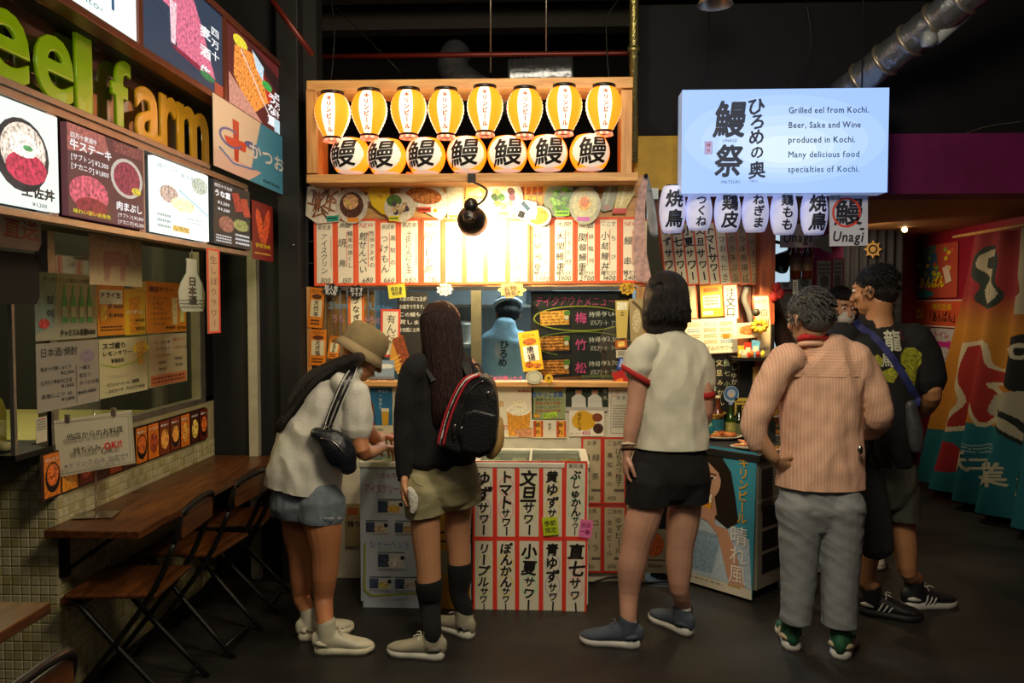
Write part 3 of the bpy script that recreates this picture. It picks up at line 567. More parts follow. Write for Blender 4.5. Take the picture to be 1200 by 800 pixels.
# ---- lanterns ----
def lantern_mats():
    def g(nm, c, s):
        m = mat(nm, c, .6, emit=s, ecol=c, var=.1, scale=30)
        return m
    return g('lantern_orange', '#ff8618', 1.5), g('lantern_white', '#fff0cf', 1.15), mat('lantern_black', '#1a0d08', .4), mat('lantern_red_white', '#e07050', .5, emit=.9, ecol='#f08a66', stripes=(0, .03, '#fff0e0', .5))
LO, LW, LK, LR = lantern_mats()
def stripe_mats(prof, n, white):
    fs = []
LY = 4.21
def upper_lantern(px, py, i, lab):
    c = PY(px, py, LY); t = thing('paper_lantern', c, lab, 'lantern', 'lettered beer lanterns in the upper row')
    r, h = .095, .112; b = MB(c); prof = []
    for k in range(25):
        a = k/24; z = h-2*h*a; rr = r*(.56-.12*(1-a)+(.44+.06*(1-a))*math.sin(math.pi*(1-a)**.78))
        prof.append((rr*(1+.012*math.cos(k*math.pi)), -z))
    n = 32; b.lathe([(p[0]*(1.0 if True else 1), p[1]) for p in prof], c, n); k = 0; t.rotation_euler = (0, 0, 0)
    for q, fc in enumerate(b.f):
        v = Vector(b.v[fc[0]]).lerp(Vector(b.v[fc[1 if len(fc) > 1 else 0]]), .5)-c; an = math.degrees(math.atan2(v.x, -v.y))
        b.m[q] = 1 if abs(an-3) < 24 or abs(an-3) > 76 else 0
    b.build('shade', [LO, LW], t)
    b = MB(); b.lathe([(.056, h-.004), (.06, h+.004), (.06, h+.014), (.05, h+.016), (.05, h)], c, 24, capped=False); b.build('top_ring', LK, t)
    b = MB(); b.lathe([(.047, -h-.004), (.05, -h-.016), (.044, -h-.018)], c, 24, capped=False); b.build('bottom_ring', LR, t); b = MB(); b.lathe([(.046, -h+.008), (.046, -h-.004), (.04, -h-.004)], c, 24, capped=False); b.build('collar', LK, t)
    b = MB(); b.tube([c+Vector((-.04, 0, h+.014)), c+Vector((0, 0, h+.03)), c+Vector((.04, 0, h+.014))], .0025, 6, sub=4); b.build('wire', LK, t)
    b = MB(); s = .024
    for j, q in enumerate('キリンビール'):
        vs, fs = glyph_sub(q, .055); z0 = .078-j*.031; P = []
        for gx, gy in vs:
            gx = (gx-.5)*s*1.2; gy = (gy-.38)*s*1.15
            if q == 'ー': gx, gy = gy, -gx
            zz_ = z0+gy; kk = min(max((h+zz_)/(2*h)*24, 0), 23.99); rr = prof[int(kk)][0]+(prof[int(kk)+1][0]-prof[int(kk)][0])*(kk-int(kk))+.003
            an = (gx/rr)+R(3); P.append(c+Vector((rr*math.sin(an), -rr*math.cos(an), zz_)))
        b.add(P, fs)
    b.build('lettering', mat('red_ink', '#d02c10', emit=.25), t)
ups = [(389.7, 137), (432.8, 134), (479, 133), (522.7, 133), (568.5, 130), (615, 132), (661, 129), (707.5, 129)]
names = ['at the far end by the black pillar', 'second along from the black pillar', 'third along from the black pillar', 'fourth along, left of the tallest gap', 'fifth along, just right of the middle', 'third along from the foil pipe', 'second along from the foil pipe', 'at the end beside the foil pipe']
for i, (x, y) in enumerate(ups): upper_lantern(x, y, i, 'glowing orange and white paper beer lantern %s' % names[i])
lows = [(411, 183), (453, 184), (499, 183), (547, 181.5), (594.5, 181), (641.7, 180), (691, 179)]
nm2 = ['below the first pair by the black pillar', 'second from the black pillar', 'third from the black pillar', 'in the middle of the lower row', 'third from the foil pipe', 'second from the foil pipe', 'nearest the foil pipe']
for i, (x, y) in enumerate(lows):
    c = PY(x, y, 4.27); t = thing('eel_lantern', c, 'round white eel lantern, lower row, %s' % nm2[i], 'lantern', 'round eel lanterns in the lower row'); rz = [-.28, -.22, -.16, -.05, .1, .1, .14][i]
    r, h = .104, .085; prof = [(r*(.45+.55*math.sin(math.pi*(.06+.88*k/18))**.6), -h+2*h*k/18) for k in range(19)]
    b = MB(); b.lathe([(r*(.45+.55*math.sin(math.pi*(.06+.88*k/54))**.6), -h+2*h*k/54) for k in range(55)], c, 96)
    ctr = Vector((math.sin(rz), -math.cos(rz), 0))
    for q, fc in enumerate(b.f):
        v = sum((Vector(b.v[k]) for k in fc), Vector())/len(fc)-c; lat = v.x*math.cos(rz)+v.y*math.sin(rz); b.m[q] = 1 if (v.dot(ctr) > 0 and (lat/.094)**2+(v.z/.083)**2 < 1.05) else 0
    b.build('shade', [LO, mat('lantern_face', '#fff2dc', emit=.36, ecol='#fff0e0')], t)
    b = MB(); b.lathe([(.05, h), (.05, h+.008)], c, 20, capped=False); b.build('top_ring', LK, t)
    b = MB(); vs, fs = glyph_sub('鰻', .02); s = .155; P = []
    for gx, gy in vs:
        gx, gy = (gx-.5), (gy-.38); gx += .12*gy; gx, gy = gx*s*1.08, gy*s*.95+gx*s*.1
        kk = min(max((h+gy)/(2*h)*18, 0), 17.99); rr = prof[int(kk)][0]+(prof[int(kk)+1][0]-prof[int(kk)][0])*(kk-int(kk))+.003; an = gx/rr+rz
        P.append(c+Vector((rr*math.sin(an), -rr*math.cos(an), gy)))
    b.add(P, fs); b.build('lettering', mat('black_ink', '#0c0806', .6), t)
# ---- cut-out food pictures above the strips ----
def blob(pts): return lambda s: [(x*s.w, y*s.h) for x, y in pts]
RND = [(.5+.5*math.cos(2*math.pi*k/22), .5+.5*math.sin(2*math.pi*k/22)) for k in range(22)]
def cut(x0, y0, x1, y1, lab, base, pts=RND, Yd=.02, tilt=0, mot=.8): return SY('food_cutout', x0, y0, x1, y1, B-Yd, lab, 'picture', tilt, base=base, outline=blob(pts), rough=.25, mot=mot)
SQ = [(.05, .1), (.5, 0), (.95, .12), (1, .6), (.9, .95), (.3, 1), (0, .8)]
s = cut(358, 214, 402, 262, 'cut-out photo of a square dish of burdock sticks', '#b9b0a0', SQ)
for k in range(26): a = random.uniform(.2, 2.9); x, y = random.uniform(9, 34), random.uniform(8, 38); s.line([(x-8*math.cos(a), y-8*math.sin(a)), (x+8*math.cos(a), y+8*math.sin(a))], 2, random.choice(['#5a3320', '#6f4228', '#7e5234']), .5)
s.rect(25, s.h-9, 14, 6, '#157a68', 1, -5).scrib(26, s.h-8, 11, 4, '#0a2a20', 1).done()
s = cut(394, 219, 431, 262, 'cut-out photo of a bowl of simmered offal with green onion', '#c9bfae', Yd=.026); s.el(18, 21, 14, 15, '#4f2c1c', .2); s.el(17, 17, 9, 9, '#c79a6c', .2); s.rect(10, 17, 8, 3, '#c8b84a', .5, 50); s.rect(13, s.h-7, 13, 5, '#e08a2c').done()
s = cut(419, 214, 444, 243, 'cut-out photo of pressed omelette slices behind the skewer', '#8a5a3c', [(0, .3), (.7, 0), (1, .2), (1, .8), (.6, 1), (.1, .8)], Yd=.014); s.rect(3, 4, 18, 6, '#d09a4a', .3, -15); s.rect(6, 14, 14, 8, '#d8cdbf', .5, -10).done()
s = cut(430, 208, 459, 252, 'yellow cut-out of battered fish on sticks', '#e8c21e', [(.0, .35), (.5, .02), (.88, 0), (.95, .5), (.75, 1), (.55, .95), (.2, .75)], Yd=.032, mot=.85); s.line([(9, -9), (14, 12)], .8, '#3a2a1a'); s.line([(-2, -2), (2, 14)], .8, '#3a2a1a'); s.el(16, 22, 4, 2, '#c89a10', .4).done()
s = cut(450, 226, 487, 260, 'cut-out photo of a bowl of shellfish', '#d6ccb4', Yd=.038); s.el(12, 9, 9, 7, '#4a6a2c', .4)
for k in range(13): s.el(random.uniform(12, 28), random.uniform(11, 26), 3.4, 2.6, random.choice(['#a3855a', '#6b5844', '#c2a878', '#4c3f4c']), .3, random.uniform(0, 180), 10)
s.rect(6, s.h-7, 12, 6, '#d8d030').scrib(7, s.h-6, 10, 4, '#333', 1).done()
s = cut(468, 201, 525, 258, 'cut-out photo of a breaded cutlet on a long white plate', '#d8d0c0', [(.15, .0), (.55, .05), (1, .5), (.98, .85), (.85, 1), (.55, .85), (.0, .5)], Yd=.018, mot=.75); s.el(29, 28, 21, 9.5, '#a8622a', .1, 8); s.el(27, 27, 15, 6, '#bf7a36', .1, 8); s.el(42, 45, 6, 5, '#efe8d8', .6); s.el(42, 45, 2.5, 2.2, '#e09a20'); s.rect(22, 41, 15, 6, '#d04a30').scrib(23, 42, 13, 4, '#5a1810', 1).done()
s = cut(521, 202, 545, 256, 'cut-out photo of a tall lemon sour glass', '#c9c2a4', [(.05, .1), (.5, 0), (.95, .1), (.85, 1), (.15, 1)], Yd=.02); s.el(12, 7, 11, 6, '#3d4a24', .4); s.el(12, 5, 5, 4, '#c8c85a', .5); s.rect(4, 16, 16, 34, '#d6d0b2', .8); s.rect(5, 49, 13, 4, '#e8c040').done()
s = cut(545, 204, 572, 252, 'cut-out photo of ginger pickles glaring beside the clamp lamp', '#e9c46a', SQ, Yd=.014)
for k in range(9): s.el(random.uniform(6, 20), random.uniform(6, 42), 4, 3, '#f4dc9a', .4, 0, 9)
s.done()
s = cut(568, 207, 613, 255, 'cut-out photo of a round platter of assorted sashimi', '#c4bfae', Yd=.026); s.el(22, 24, 19, 20.5, '#e4e0cc', .8)
for (x, y, c) in ((14, 18, '#d8a06a'), (22, 12, '#dcc890'), (31, 17, '#6a4a4a'), (32, 24, '#7a505a'), (15, 31, '#e08040'), (22, 35, '#e8a050'), (29, 32, '#e6c070'), (20, 24, '#4a6a3a'), (12, 24, '#3a4a30')): s.el(x, y, 5, 4, c, .2, random.uniform(0, 90), 10)
s.rect(15, s.h-7, 13, 5, '#d8d840').done()
s = cut(606, 214, 643, 250, 'cut-out photo of grilled skewers overlapping the green salad', '#c08a4a', [(0, .2), (1, 0), (.95, .5), (.6, 1), (.1, .9)], Yd=.018)
for k in range(4): s.rect(4+k*7, 3, 5, 11, '#9a4a24', .2, 6); s.rect(3+k*7, 15, 5, 9, '#dc9a3a', .3, 6)
s.done()
s = cut(604, 234, 630, 258, 'cut-out corner of a mackerel dish above the menu strips', '#d8d6cc', SQ, Yd=.03); s.rect(6, 5, 12, 5, '#3a5060', .3, 50); s.rect(3, 13, 8, 8, '#222', .4, 20).done()
s = cut(615, 241, 646, 266, 'cut-out photo of a miso soup bowl half behind the strips', '#d8cdb8', Yd=.028); s.el(15.5, 12, 12, 10, '#c8963e', .4).done()
s = cut(637, 213, 676, 255, 'cut-out photo of a glass bowl of green salad', '#8c947c', Yd=.02)
for k in range(30): s.el(random.uniform(9, 32), random.uniform(8, 33), 3.8, 2.6, random.choice(['#4c8a24', '#6fa832', '#88bb48', '#3c6a1c']), .3, random.uniform(0, 180), 8)
s.rect(14, s.h-8, 16, 6, '#9ade20').scrib(15, s.h-7, 14, 4, '#203010', 1).done()
s = cut(664, 199, 700, 232, 'cut-out photo of silver cans behind the radish bowl', '#77766e', [(.05, .25), (.3, 0), (.6, .02), (1, 0), (1, 1), (.4, 1), (.05, .9)], Yd=.014, mot=.6); s.rect(5, 9, 15, 14, '#3c3f3c', .7); s.rect(8, 12, 9, 7, '#9aa09a', .8); s.rect(28, 2, 4, 28, '#bdbdb4'); s.done()
s = cut(667, 218, 704, 263, 'cut-out photo of a pale bowl topped with orange roe', '#b8b89a', Yd=.034); s.el(18, 21, 15, 17, '#d8d4a4', .7); s.el(18, 20, 8, 9, '#e8b860', .5); s.el(18, 19, 5, 6, '#e0762a', .5); s.rect(9, s.h-9, 15, 5, '#c86ac0').done()
s = cut(702, 206, 727, 248, 'cut-out photo of a grey frosted jug', '#84886e', [(.4, 0), (.9, .05), (1, .3), (.6, .95), (.2, 1), (0, .9)], Yd=.02, mot=.7); s.line([(15, 6), (8, 34)], 3, '#b0b49a').el(9, 37, 4, 3, '#b07a6a').done()
s = cut(720, 211, 744, 249, 'cut-out photo of a pale yellow lemon drink', '#cfc07a', [(.3, 0), (.9, .1), (1, .4), (.45, 1), (.05, .95), (0, .8)], Yd=.028, mot=.7); s.line([(14, 5), (7, 30)], 3, '#e8dea8').rect(-2, 33, 16, 6, '#c8201c').done()
# ---- row of handwritten strips ----
OR = '#e8582c'
rows = [(368, 393, '県民食', 'アイスクリン', '300', ''), (393, 417, '鰻', '焼鳥', '150', '鰻尾の焼くし'), (417, 443, 'NEW', '鰹せんべい', '680', '西岡クヌギの'), (443, 467, '県民食', 'つけもん', '660', '高知の'), (467, 493, '県民食', '土佐にんにく玉', '680', ''),
 (494, 519, 'NEW', '川クレト焼', '780', '四万十の'), (519, 544, '県民食', 'ちくきゅう', '580', '芋けんぴ'), (544, 569, '県民食', '鰹のたたき', '980', '藁焼き'), (569, 595, '県民食', '四方竹煮', '480', ''), (595, 621, '県民食', '川えび唐揚', '680', '四万十'),
 (622, 647, '横綱', '横綱鰻重', '5900', 'よこづな'), (647, 674, '大関', '大関鰻重', '3900', 'とろろ付'), (674, 700, '関脇', '関脇鰻重', '2700', '肝吸付'), (700, 726, 'ここで', '小結鰻丼', '1400', 'ちび'), (727, 752, 'NEW', '鰻串', '2400', 'にっちゃん')]
EN = ['ice cream, nearest the black pillar', 'grilled chicken in crowded script', 'bonito crackers under a red NEW', 'pickles with a red rule', 'garlic in one long column', 'river fish under a red NEW', 'crackers left of the clamp lamp', 'seared bonito beside the clamp lamp', 'bamboo right of the clamp lamp', 'river shrimp at the glare edge', 'yokozuna eel box at 5900 yen', 'ozeki eel box at 3900 yen', 'sekiwake eel box at 2700 yen', 'small eel bowl at 1400 yen', 'eel skewers at the ribbon end']
for i, (x0, x1, top, main, pr, side) in enumerate(rows):
    yt = 257+(-1 if i % 3 else 1)-i*.15
    s = SY('menu_strip', x0, yt, x1, 335-i*.25, B-.006-.002*(i % 2), 'handwritten strip for %s on the pine board' % EN[i], 'menu strip', group='handwritten menu strips on the pine board', base='#efe4cc', face=None)
    s.begin('border'); s.border(3.2, OR); s.begin('lettering'); w_ = s.w
    s.ht(top, w_/2, 8, 6.2 if top != 'NEW' else 7, '#c8281c' if top == 'NEW' else '#1a1410', .01, 1, fit=w_-9, center=True, shear=.15)
    if side: s.line([(w_*.56, 15), (w_*.56, s.h*.72)], .7, '#d8452c'); s.vt(side, w_*.72, 14, s.h*.74, 6.4, '#1a1410', .008, 1); s.vt(main, w_*.34, 16, s.h*.82, 10, '#1a1410', .016, 1, shear=.1)
    else: s.line([(w_*.8, 18), (w_*.8, s.h*.72)], .6, '#c84a34'); s.vt(main, w_*.47, 15, s.h*.82, 10.5, '#1a1410', .014, 1, shear=.1)
    if len(pr) == 4 and i > 9: s.ht('鰻だけ', w_/2, s.h*.84, 6, '#1a1410', .01, 1, center=True)
    s.ht(pr, w_/2+1, s.h*.915, 8, '#1a1410', .012, 1, center=True, shear=.2)
    s.done()
# ---- clamp lamp ----
c = PY(552, 257, 4.0)
t = thing('clamp_lamp', c, 'black bell shaped clamp lamp shining on the menu strips', 'lamp')
ax = (Vector((-.335, 4.6, 1.86))-c).normalized()
b = MB(); b.lathe([(.022, -.085), (.03, -.07), (.035, -.04), (.052, -.03), (.07, .0), (.076, .05), (.073, .05), (.066, .0), (.048, -.026), (.02, -.03)], c, 28, axis=ax, capped=False); b.lathe([(.001, -.09), (.022, -.085)], c, 20, axis=ax, capped=False); b.build('shade', mat('black_enamel', '#15120e', .35), t)
b = MB(); b.ell(PY(552, 241, 3.99), (.036, .036, .04)); b.cyl(PY(545, 250, 3.96), PY(559, 250, 3.96), .008); b.build('socket', mat('black_enamel'), t)
b = MB(); b.ell(c+ax*.03, (.022, .022, .022)); b.build('bulb', mat('lamp_bulb', '#ffe9b8', emit=6), t)
b = MB(); b.tube([PY(553, 243, 3.97), PY(566, 235, 4.0), PY(570, 222, 4.1), PY(552, 212, 4.2)], .006, 8, sub=5); b.build('arm', m_iron, t)
b = MB(); bx(b, 548, 203, 557, 214, 4.165, 4.2); b.build('clamp', m_iron, t)
point_loc = c
# ---- takeaway board and stickers in the window ----
s = SY('takeaway_board', 622, 341, 741, 447, B+.045, 'black takeaway menu board with three eel dishes in yellow chalk rings', 'menu board', base='#26241f', mot=.9, face=None, glow=0)
s.begin('lettering'); s.ht('テイクアウトメニュー', 5, 12, 13, '#c84a78', .012, 1, fit=95, shear=.2)
for k, (y, n_, p) in enumerate(((32, '梅', '¥1,600'), (62, '竹', '¥2,500'), (90, '松', '¥3,700'))):
    s.begin('picture'); s.rect(9, y-11, 38, 22, '#11100c', 1, -3); s.rect(11, y-9, 34, 17, '#c9842e', .1, -3)
    for j in range(5): s.line([(12, y-7+j*3.6), (43, y-8+j*3.6)], 1.4, '#e8ae4a' if k == 0 else '#8a4a18', .5)
    s.rect(39, y-9, 7, 5, '#5a8a38'); s.el(42, y-1, 2.5, 2.5, '#d8d8c8')
    s.begin('lettering'); s.ht(n_, 52, y, 14, '#d8508a', .02, 1); s.ht('持帰り', 68, y-5, 7, '#e8e4d8', .01, 1); s.ht(p, 85, y-6, 7, '#e8e4d8', .01, 1, fit=22); s.ht('四万十 790', 70, y+5, 6.5, '#c8c4b8', .01, 1, fit=36); s.begin('picture')
s.ring(58, 32, 55, 15, 1.2, '#a8a828'); s.ring(60, 62, 58, 15, 1.0, '#7e8a30', a0=120, a1=400); s.line([(4, 104), (112, 98)], 2.2, '#7a4a20'); s.begin('lettering'); s.scrib(60, 97, 50, 6, '#5a7a4a', 1); s.done()
Gz = B+.012
s = SY('window_sticker', 610, 388, 634, 434, Gz-.004, 'leaning yellow fried food strip sticker on the glass', 'sticker', 8, base='#e8b41c'); s.ht('四万十', 12, 5, 5, '#402010', .01, center=True); s.el(12, 12, 8, 4, '#a85a1c', .3); s.rect(3, 17, 18, 18, '#f4e8d0'); s.vt('唐揚', 12, 17, 35, 9, '#201008', .03, 1); s.el(8, 39, 5, 3.5, '#9a4c18', .2).el(17, 41, 5, 3, '#b86a24', .2).done()
s = SY('price_badge', 583, 330, 617, 349, B-.03, 'yellow cloud shaped price badge under the strips by the lamp glow', 'badge', 0, base='#f0d85a', outline=blob([(.5+(.44+.06*math.cos(8*a))*math.cos(a), .5+(.44+.06*math.cos(8*a))*math.sin(a)) for a in [2*math.pi*k/36 for k in range(36)]])); s.scrib(8, 5, 18, 9, '#8a6a20', 2).done()
def badge(x, y, r, lab, base, tx, c='#221', Yd=.03, sq=False):
    o = blob([(.5+(.44+.06*math.cos(9*a))*math.cos(a), .5+(.44+.06*math.cos(9*a))*math.sin(a)) for a in [2*math.pi*k/36 for k in range(36)]])
    s = SY('price_badge', x-r*1.25, y-r, x+r*1.25, y+r, B-Yd, lab, 'badge', random.uniform(-8, 8), base=base, outline=None if sq else o); s.ht(tx, s.w/2, s.h*.35, s.h*.36, c, .02, 1, center=True, fit=s.w*.7); s.ht(tx[::-1], s.w/2, s.h*.66, s.h*.3, c, .02, 1, center=True, fit=s.w*.6); s.done()
badge(388, 340, 9, 'black scalloped badge with pale letters under the first strips', '#1a1712', '超人気', '#ddd')
badge(418, 342, 9, 'black scalloped badge hanging below the dried bonito strip', '#1f1a16', 'おすす', '#ddd')
badge(465, 341, 8, 'yellow square note pinned over the window writing', '#d8cc3c', '県民食', '#333', sq=True)
badge(521, 339, 8, 'white scalloped badge lettered in black beside the strips', '#d8d0b8', 'おすめ')
badge(598, 341, 9, 'brown scalloped badge half over the yellow cloud badge', '#9a7a48', '名物', '#2a1a08', .036)
badge(735, 338, 8, 'small yellow scalloped badge near the takeaway heading', '#d8a818', '人気', '#5a3a08')
# left side window stickers
for i, (x0, y0, x1, y1, ti, lab) in enumerate(((362, 337, 379, 384, 5, 'upper orange snack sticker on the left window post'), (363, 386, 382, 428, 3, 'lower orange snack sticker on the left window post'), (385, 394, 398, 420, 10, 'small orange sticker half behind the beige cap'))):
    s = SY('window_sticker', x0, y0, x1, y1, B-.016, lab, 'sticker', -ti, base='#d87a10'); s.ht('四万十', s.w/2, s.h*.09, 4.5, '#301', .01, center=True); s.rect(2, s.h*.3, s.w-4, s.h*.42, '#d8c8a0'); s.el(s.w/2, s.h*.22, s.w*.34, s.h*.06, '#5a2c10'); s.vt('天然塩', s.w/2, s.h*.3, s.h*.72, 6, '#2a1408', .02, 1); s.scrib(3, s.h*.78, s.w-6, s.h*.16, '#402010', 2); s.done()
s = SY('window_sticker', 408, 345, 427, 390, B-.008, 'orange and white eel snack banner behind the window writing', 'sticker', 0, base='#e06a14'); s.rect(3, 2, 13, 40, '#f0e4c4'); s.vt('うなぎ焼', 9.5, 2, 42, 9, '#301408', .03, 1); s.done()
s = SY('window_sticker', 446, 362, 469, 418, B-.006, 'red edged strip with one drink name behind the bending woman', 'menu strip', -1, base='#d8ccb0'); s.border(2.6, '#c8402c'); s.vt('有んだ', 12, 6, 40, 12, '#1a1410', .01, 1); s.done()
s = SY('chalk_board', 466, 342, 502, 448, B-.004, 'black board of handwritten white notes beside the steel mullion', 'menu board', 0, base='#24211b', mot=.85)
for k, tx in enumerate(('お家の前に2注が', 'お焼きできます。', 'この鰻も特', '賞しま。', 'お気軽にお声かけ')): s.ht(tx, 2, 8+k*9, 5.6, '#d8d4c4', .0, 1, fit=32)
s.done()
s = SY('eel_photo', 456, 394, 480, 446, B-.012, 'cut-out photo of glazed grilled eel beside the dark haired woman', 'picture', 14, base='#c88a2c', outline=blob([(0, .5), (.4, .05), (.9, 0), (1, .6), (.7, 1), (.3, .85)])); s.poly([(9, 2), (23, 0), (24, s.h*.65), (12, s.h*.7)], '#7a3814', .3)
for k in range(5): s.line([(1+k, s.h*.5+k*4), (14, s.h*.42+k*5)], 1.2, '#e0b050')
s.done()
s = SY('black_card', 436, 390, 450, 408, B-.014, 'black card lettered 虹のくら above the harbour photo', 'card', 0, base='#141210'); s.vt('虹のくら'[:2], 4.5, 2, 16, 7, '#ddd', .02, 1); s.vt('のく', 10, 2, 16, 6, '#ddd', .02, 1); s.el(3, 15, 3, 2, '#e06a20').done()
s = SY('harbour_photo', 434, 422, 462, 451, B-.02, 'small photo of a harbour under a blue sky', 'picture', 0, base='#7f94a6', mot=.85); s.el(18, 7, 9, 3, '#c8ccc8', .7); s.rect(0, 19, 28, 3, '#6a7078'); s.rect(0, 22, 28, 7, '#6a3428', .5); s.rect(8, 23, 12, 2, '#b8a898').done()
# blue window writing
def wtext(name, tx, x, y, sz, fit, c, lab, wt=.0, cat='lettering'):
    s = SY(name, x, y-sz*.8, x+fit, y+sz*.8, B+.008, lab, cat, -2, base='#888', outline=None); bpy.data.meshes.remove(s.ob.data) if 0 else None
    s.ht(tx, 0, sz*.8, sz, c, wt, 1, fit=fit); v, f, cc = s.parts['print']; me = s.ob.data; k = me.name; me2 = bpy.data.meshes.new(name); me2.from_pydata(v, [], f); me2.materials.append(print_mat(0, .5)); s.paint(me2, cc); s.ob.data = me2; bpy.data.meshes.remove(me); s.ob['kind'] = 'thing'; return s.ob
wtext('window_writing', 'Shimanto Unagi', 385, 358, 12, 75, '#5a9ac4', 'pale blue marker writing on the glass above the beige cap', .01)
wtext('window_writing', 'うなぎのひろめ', 388, 374, 10, 60, '#b07a90', 'faded pink marker writing under the blue writing', .0)
wtext('window_writing', 'ひろめの梅いちば', 566, 444, 9, 46, '#d0608c', 'pink marker writing along the bottom of the window', .02)
# drinks posters at the right edge of the window
s = SY('drink_cutout', 721, 352, 737, 396, B-.012, 'cut-out of a yuzu drink glass at the window edge', 'picture', 0, base='#c8b058', outline=blob([(0, 0), (1, 0), (.85, 1), (.12, 1)])); s.rect(2, 2, 12, 9, '#e0dcc0', .8); s.ht('土', 8, 15, 6, '#5a4a20', .03, center=True); s.done()
s = SY('drink_cutout', 737, 350, 757, 400, B-.018, 'cut-out of a cloudy drink glass beside the yuzu drink', 'picture', 0, base='#a89468', outline=blob([(0, 0), (1, 0), (.8, 1), (.1, 1)])); s.line([(4, 3), (14, 12), (17, 26)], 3, '#5a4420').el(9, 26, 5, 14, '#c0b088', .6).done()
s = SY('small_card', 721, 398, 735, 408, B-.02, 'tiny amber card below the yuzu drink picture', 'card', 4, base='#b0581c'); s.rect(3, 2, 8, 6, '#e8c060', .5).done()
s = SY('small_card', 722, 410, 737, 419, B-.02, 'tiny white card of small print beside the takeaway board', 'card', 0, base='#c8c0a8'); s.scrib(2, 1, 10, 6, '#444', 3).done()
s = SY('small_card', 724, 419, 736, 434, B-.02, 'tiny blue card beside the red ribbon', 'card', -15, base='#2a4aa0'); s.rect(2, 2, 7, 10, '#9ab0d8', .8).done()
s = SY('small_card', 719, 433, 742, 450, B-.022, 'red folded ribbon card beside the takeaway board', 'card', 20, base='#a81818'); s.rect(2, 9, 8, 5, '#d87a18').done()
s = SY('round_coaster', 616, 434, 636, 450, B-.08, 'pale round coaster standing on the window sill', 'coaster', 0, base='#c8c4a8', outline=blob(RND)); s.ring(10, 8, 8, 6.4, .8, '#8a8468').done()
s = SY('round_coaster', 638, 438, 648, 449, B-.08, 'small yellow flower sticker on the window sill', 'sticker', 0, base='#e0b020', outline=blob(RND)); s.el(5, 5, 2, 2, '#8a5a10').done()
# ---- posters under the window ----
Pz = B-.012
s = SY('beer_poster', 434, 452, 463, 513, Pz, 'blue beer poster with a brown bottle and full glass', 'poster', 0, base='#d8ccae'); s.rect(0, 2, 26, 44, '#1f6a96'); s.ht('キリン', 9, 6, 4, '#dde', .02); s.vt('一番搾り', 12, 9, 28, 4, '#cfe0e8', .0); s.poly([(0, 14), (4, 24), (6, 46), (0, 46)], '#7a3418'); s.rect(0, 34, 6, 9, '#2a4a6a'); s.poly([(13, 28), (22, 28), (21, 46), (14, 46)], '#d8a428'); s.rect(13, 26, 9, 4, '#e8dcc0'); s.scrib(3, 49, 12, 4, '#88806a', 1); s.el(25, 57, 2, 2, '#c8301c').done()
s = SY('beer_poster', 463, 452, 486, 513, Pz, 'yellow and cream beer notice behind the dark haired woman', 'poster', 0, base='#d9cfb0'); s.rect(1, 1, 21, 28, '#d8a418'); s.ht('土佐', 11, 7, 6, '#6a4a10', .0, center=True); s.el(12, 13, 8, 3, '#e8e0c8', .8); s.scrib(4, 18, 14, 5, '#a87a20', 2); s.rect(0, 29, 20, 3, '#c8a04a', .6); s.scrib(4, 38, 15, 12, '#b8ac8c', 3); s.el(6, 57, 2.6, 2.6, '#c8301c').done()
s = SY('beer_poster', 580, 451, 625, 512, Pz, 'cream beer poster with a big foaming mug, behind the backpack', 'poster', 0, base='#f2e4c4'); s.ht('KIRIN', 27, 7, 4.5, '#c8281c', .03, fit=15); s.ht('BEER', 0, 22, 9, '#e0a030', .04, fit=11); s.poly([(14, 30), (42, 30), (40, 60), (16, 60)], '#e0982a', .7); s.el(28, 29, 14, 7, '#f4e8c8', .7); s.el(28, 22, 8, 5, '#efe0b8', .6); s.poly([(22, 52), (46, 50), (46, 61), (26, 61)], '#c9885c', .6); s.ht('一番搾り', 0, 50, 7, '#d02828', .02, fit=16); s.done()
s = SY('notice_sheet', 623, 451, 662, 491, Pz, 'sage green laminated notice lettered 生やっこ豆腐', 'notice', 1, base='#98a06c'); s.ht('テイクアウトでも', 3, 4, 4, '#223', .01, fit=22); s.rect(26, 2, 11, 4, '#e08020'); s.ht('生やっこ豆腐', 1, 11, 7, '#1a50a8', .03, fit=36)
for k in range(4): s.ht(random.choice(['国産大豆の豆腐', '濃厚なめらか', 'お召し上がり']), 4, 17+k*4.4, 3.6, ['#333', '#b83818'][k % 2], .01, fit=30)
s.poly([(13, 34), (29, 31), (30, 37), (14, 40)], '#b8dc3c'); s.ht('¥2,400', 14, 36, 5, '#2a3a10', .01, fit=14); s.el(6, 36, 4, 2.5, '#d89a30', .4); s.done()
s = SY('card_trio', 624, 492, 664, 513, Pz-.004, 'white and orange striped drink cards below the green notice', 'card', 0, base='#e8dcc0')
for x in (1, 28): s.rect(x, 1, 3, 19, '#c85018'); s.rect(x+3, 1, 6, 19, '#e8a030'); s.vt('搾れ', x+5, 2, 18, 6, '#2a1408', .02, 1); s.rect(x+9, 1, 2.4, 19, '#c85018')
s.vt('ゆず', 20, 3, 12, 5, '#333', .0); s.done()
s = SY('team_photo', 663, 450, 713, 482, Pz, 'photo of two men in white shirts on a dark green ground', 'photo', 0, base='#1e2a18', mot=.6)
for x in (15, 34): s.el(x, 9, 3.8, 4.6, '#c8987a'); s.el(x, 5.2, 3.6, 1.8, '#0c0a08'); s.poly([(x-8, 16), (x-3, 12), (x+3, 12), (x+8, 16), (x+9, 28), (x-8, 28)], '#d8d4c8')
s.rect(0, 27, 50, 5, '#b8b0a0'); s.vt('龍馬', 46, 4, 20, 5, '#c8c0a0', .01); s.done()
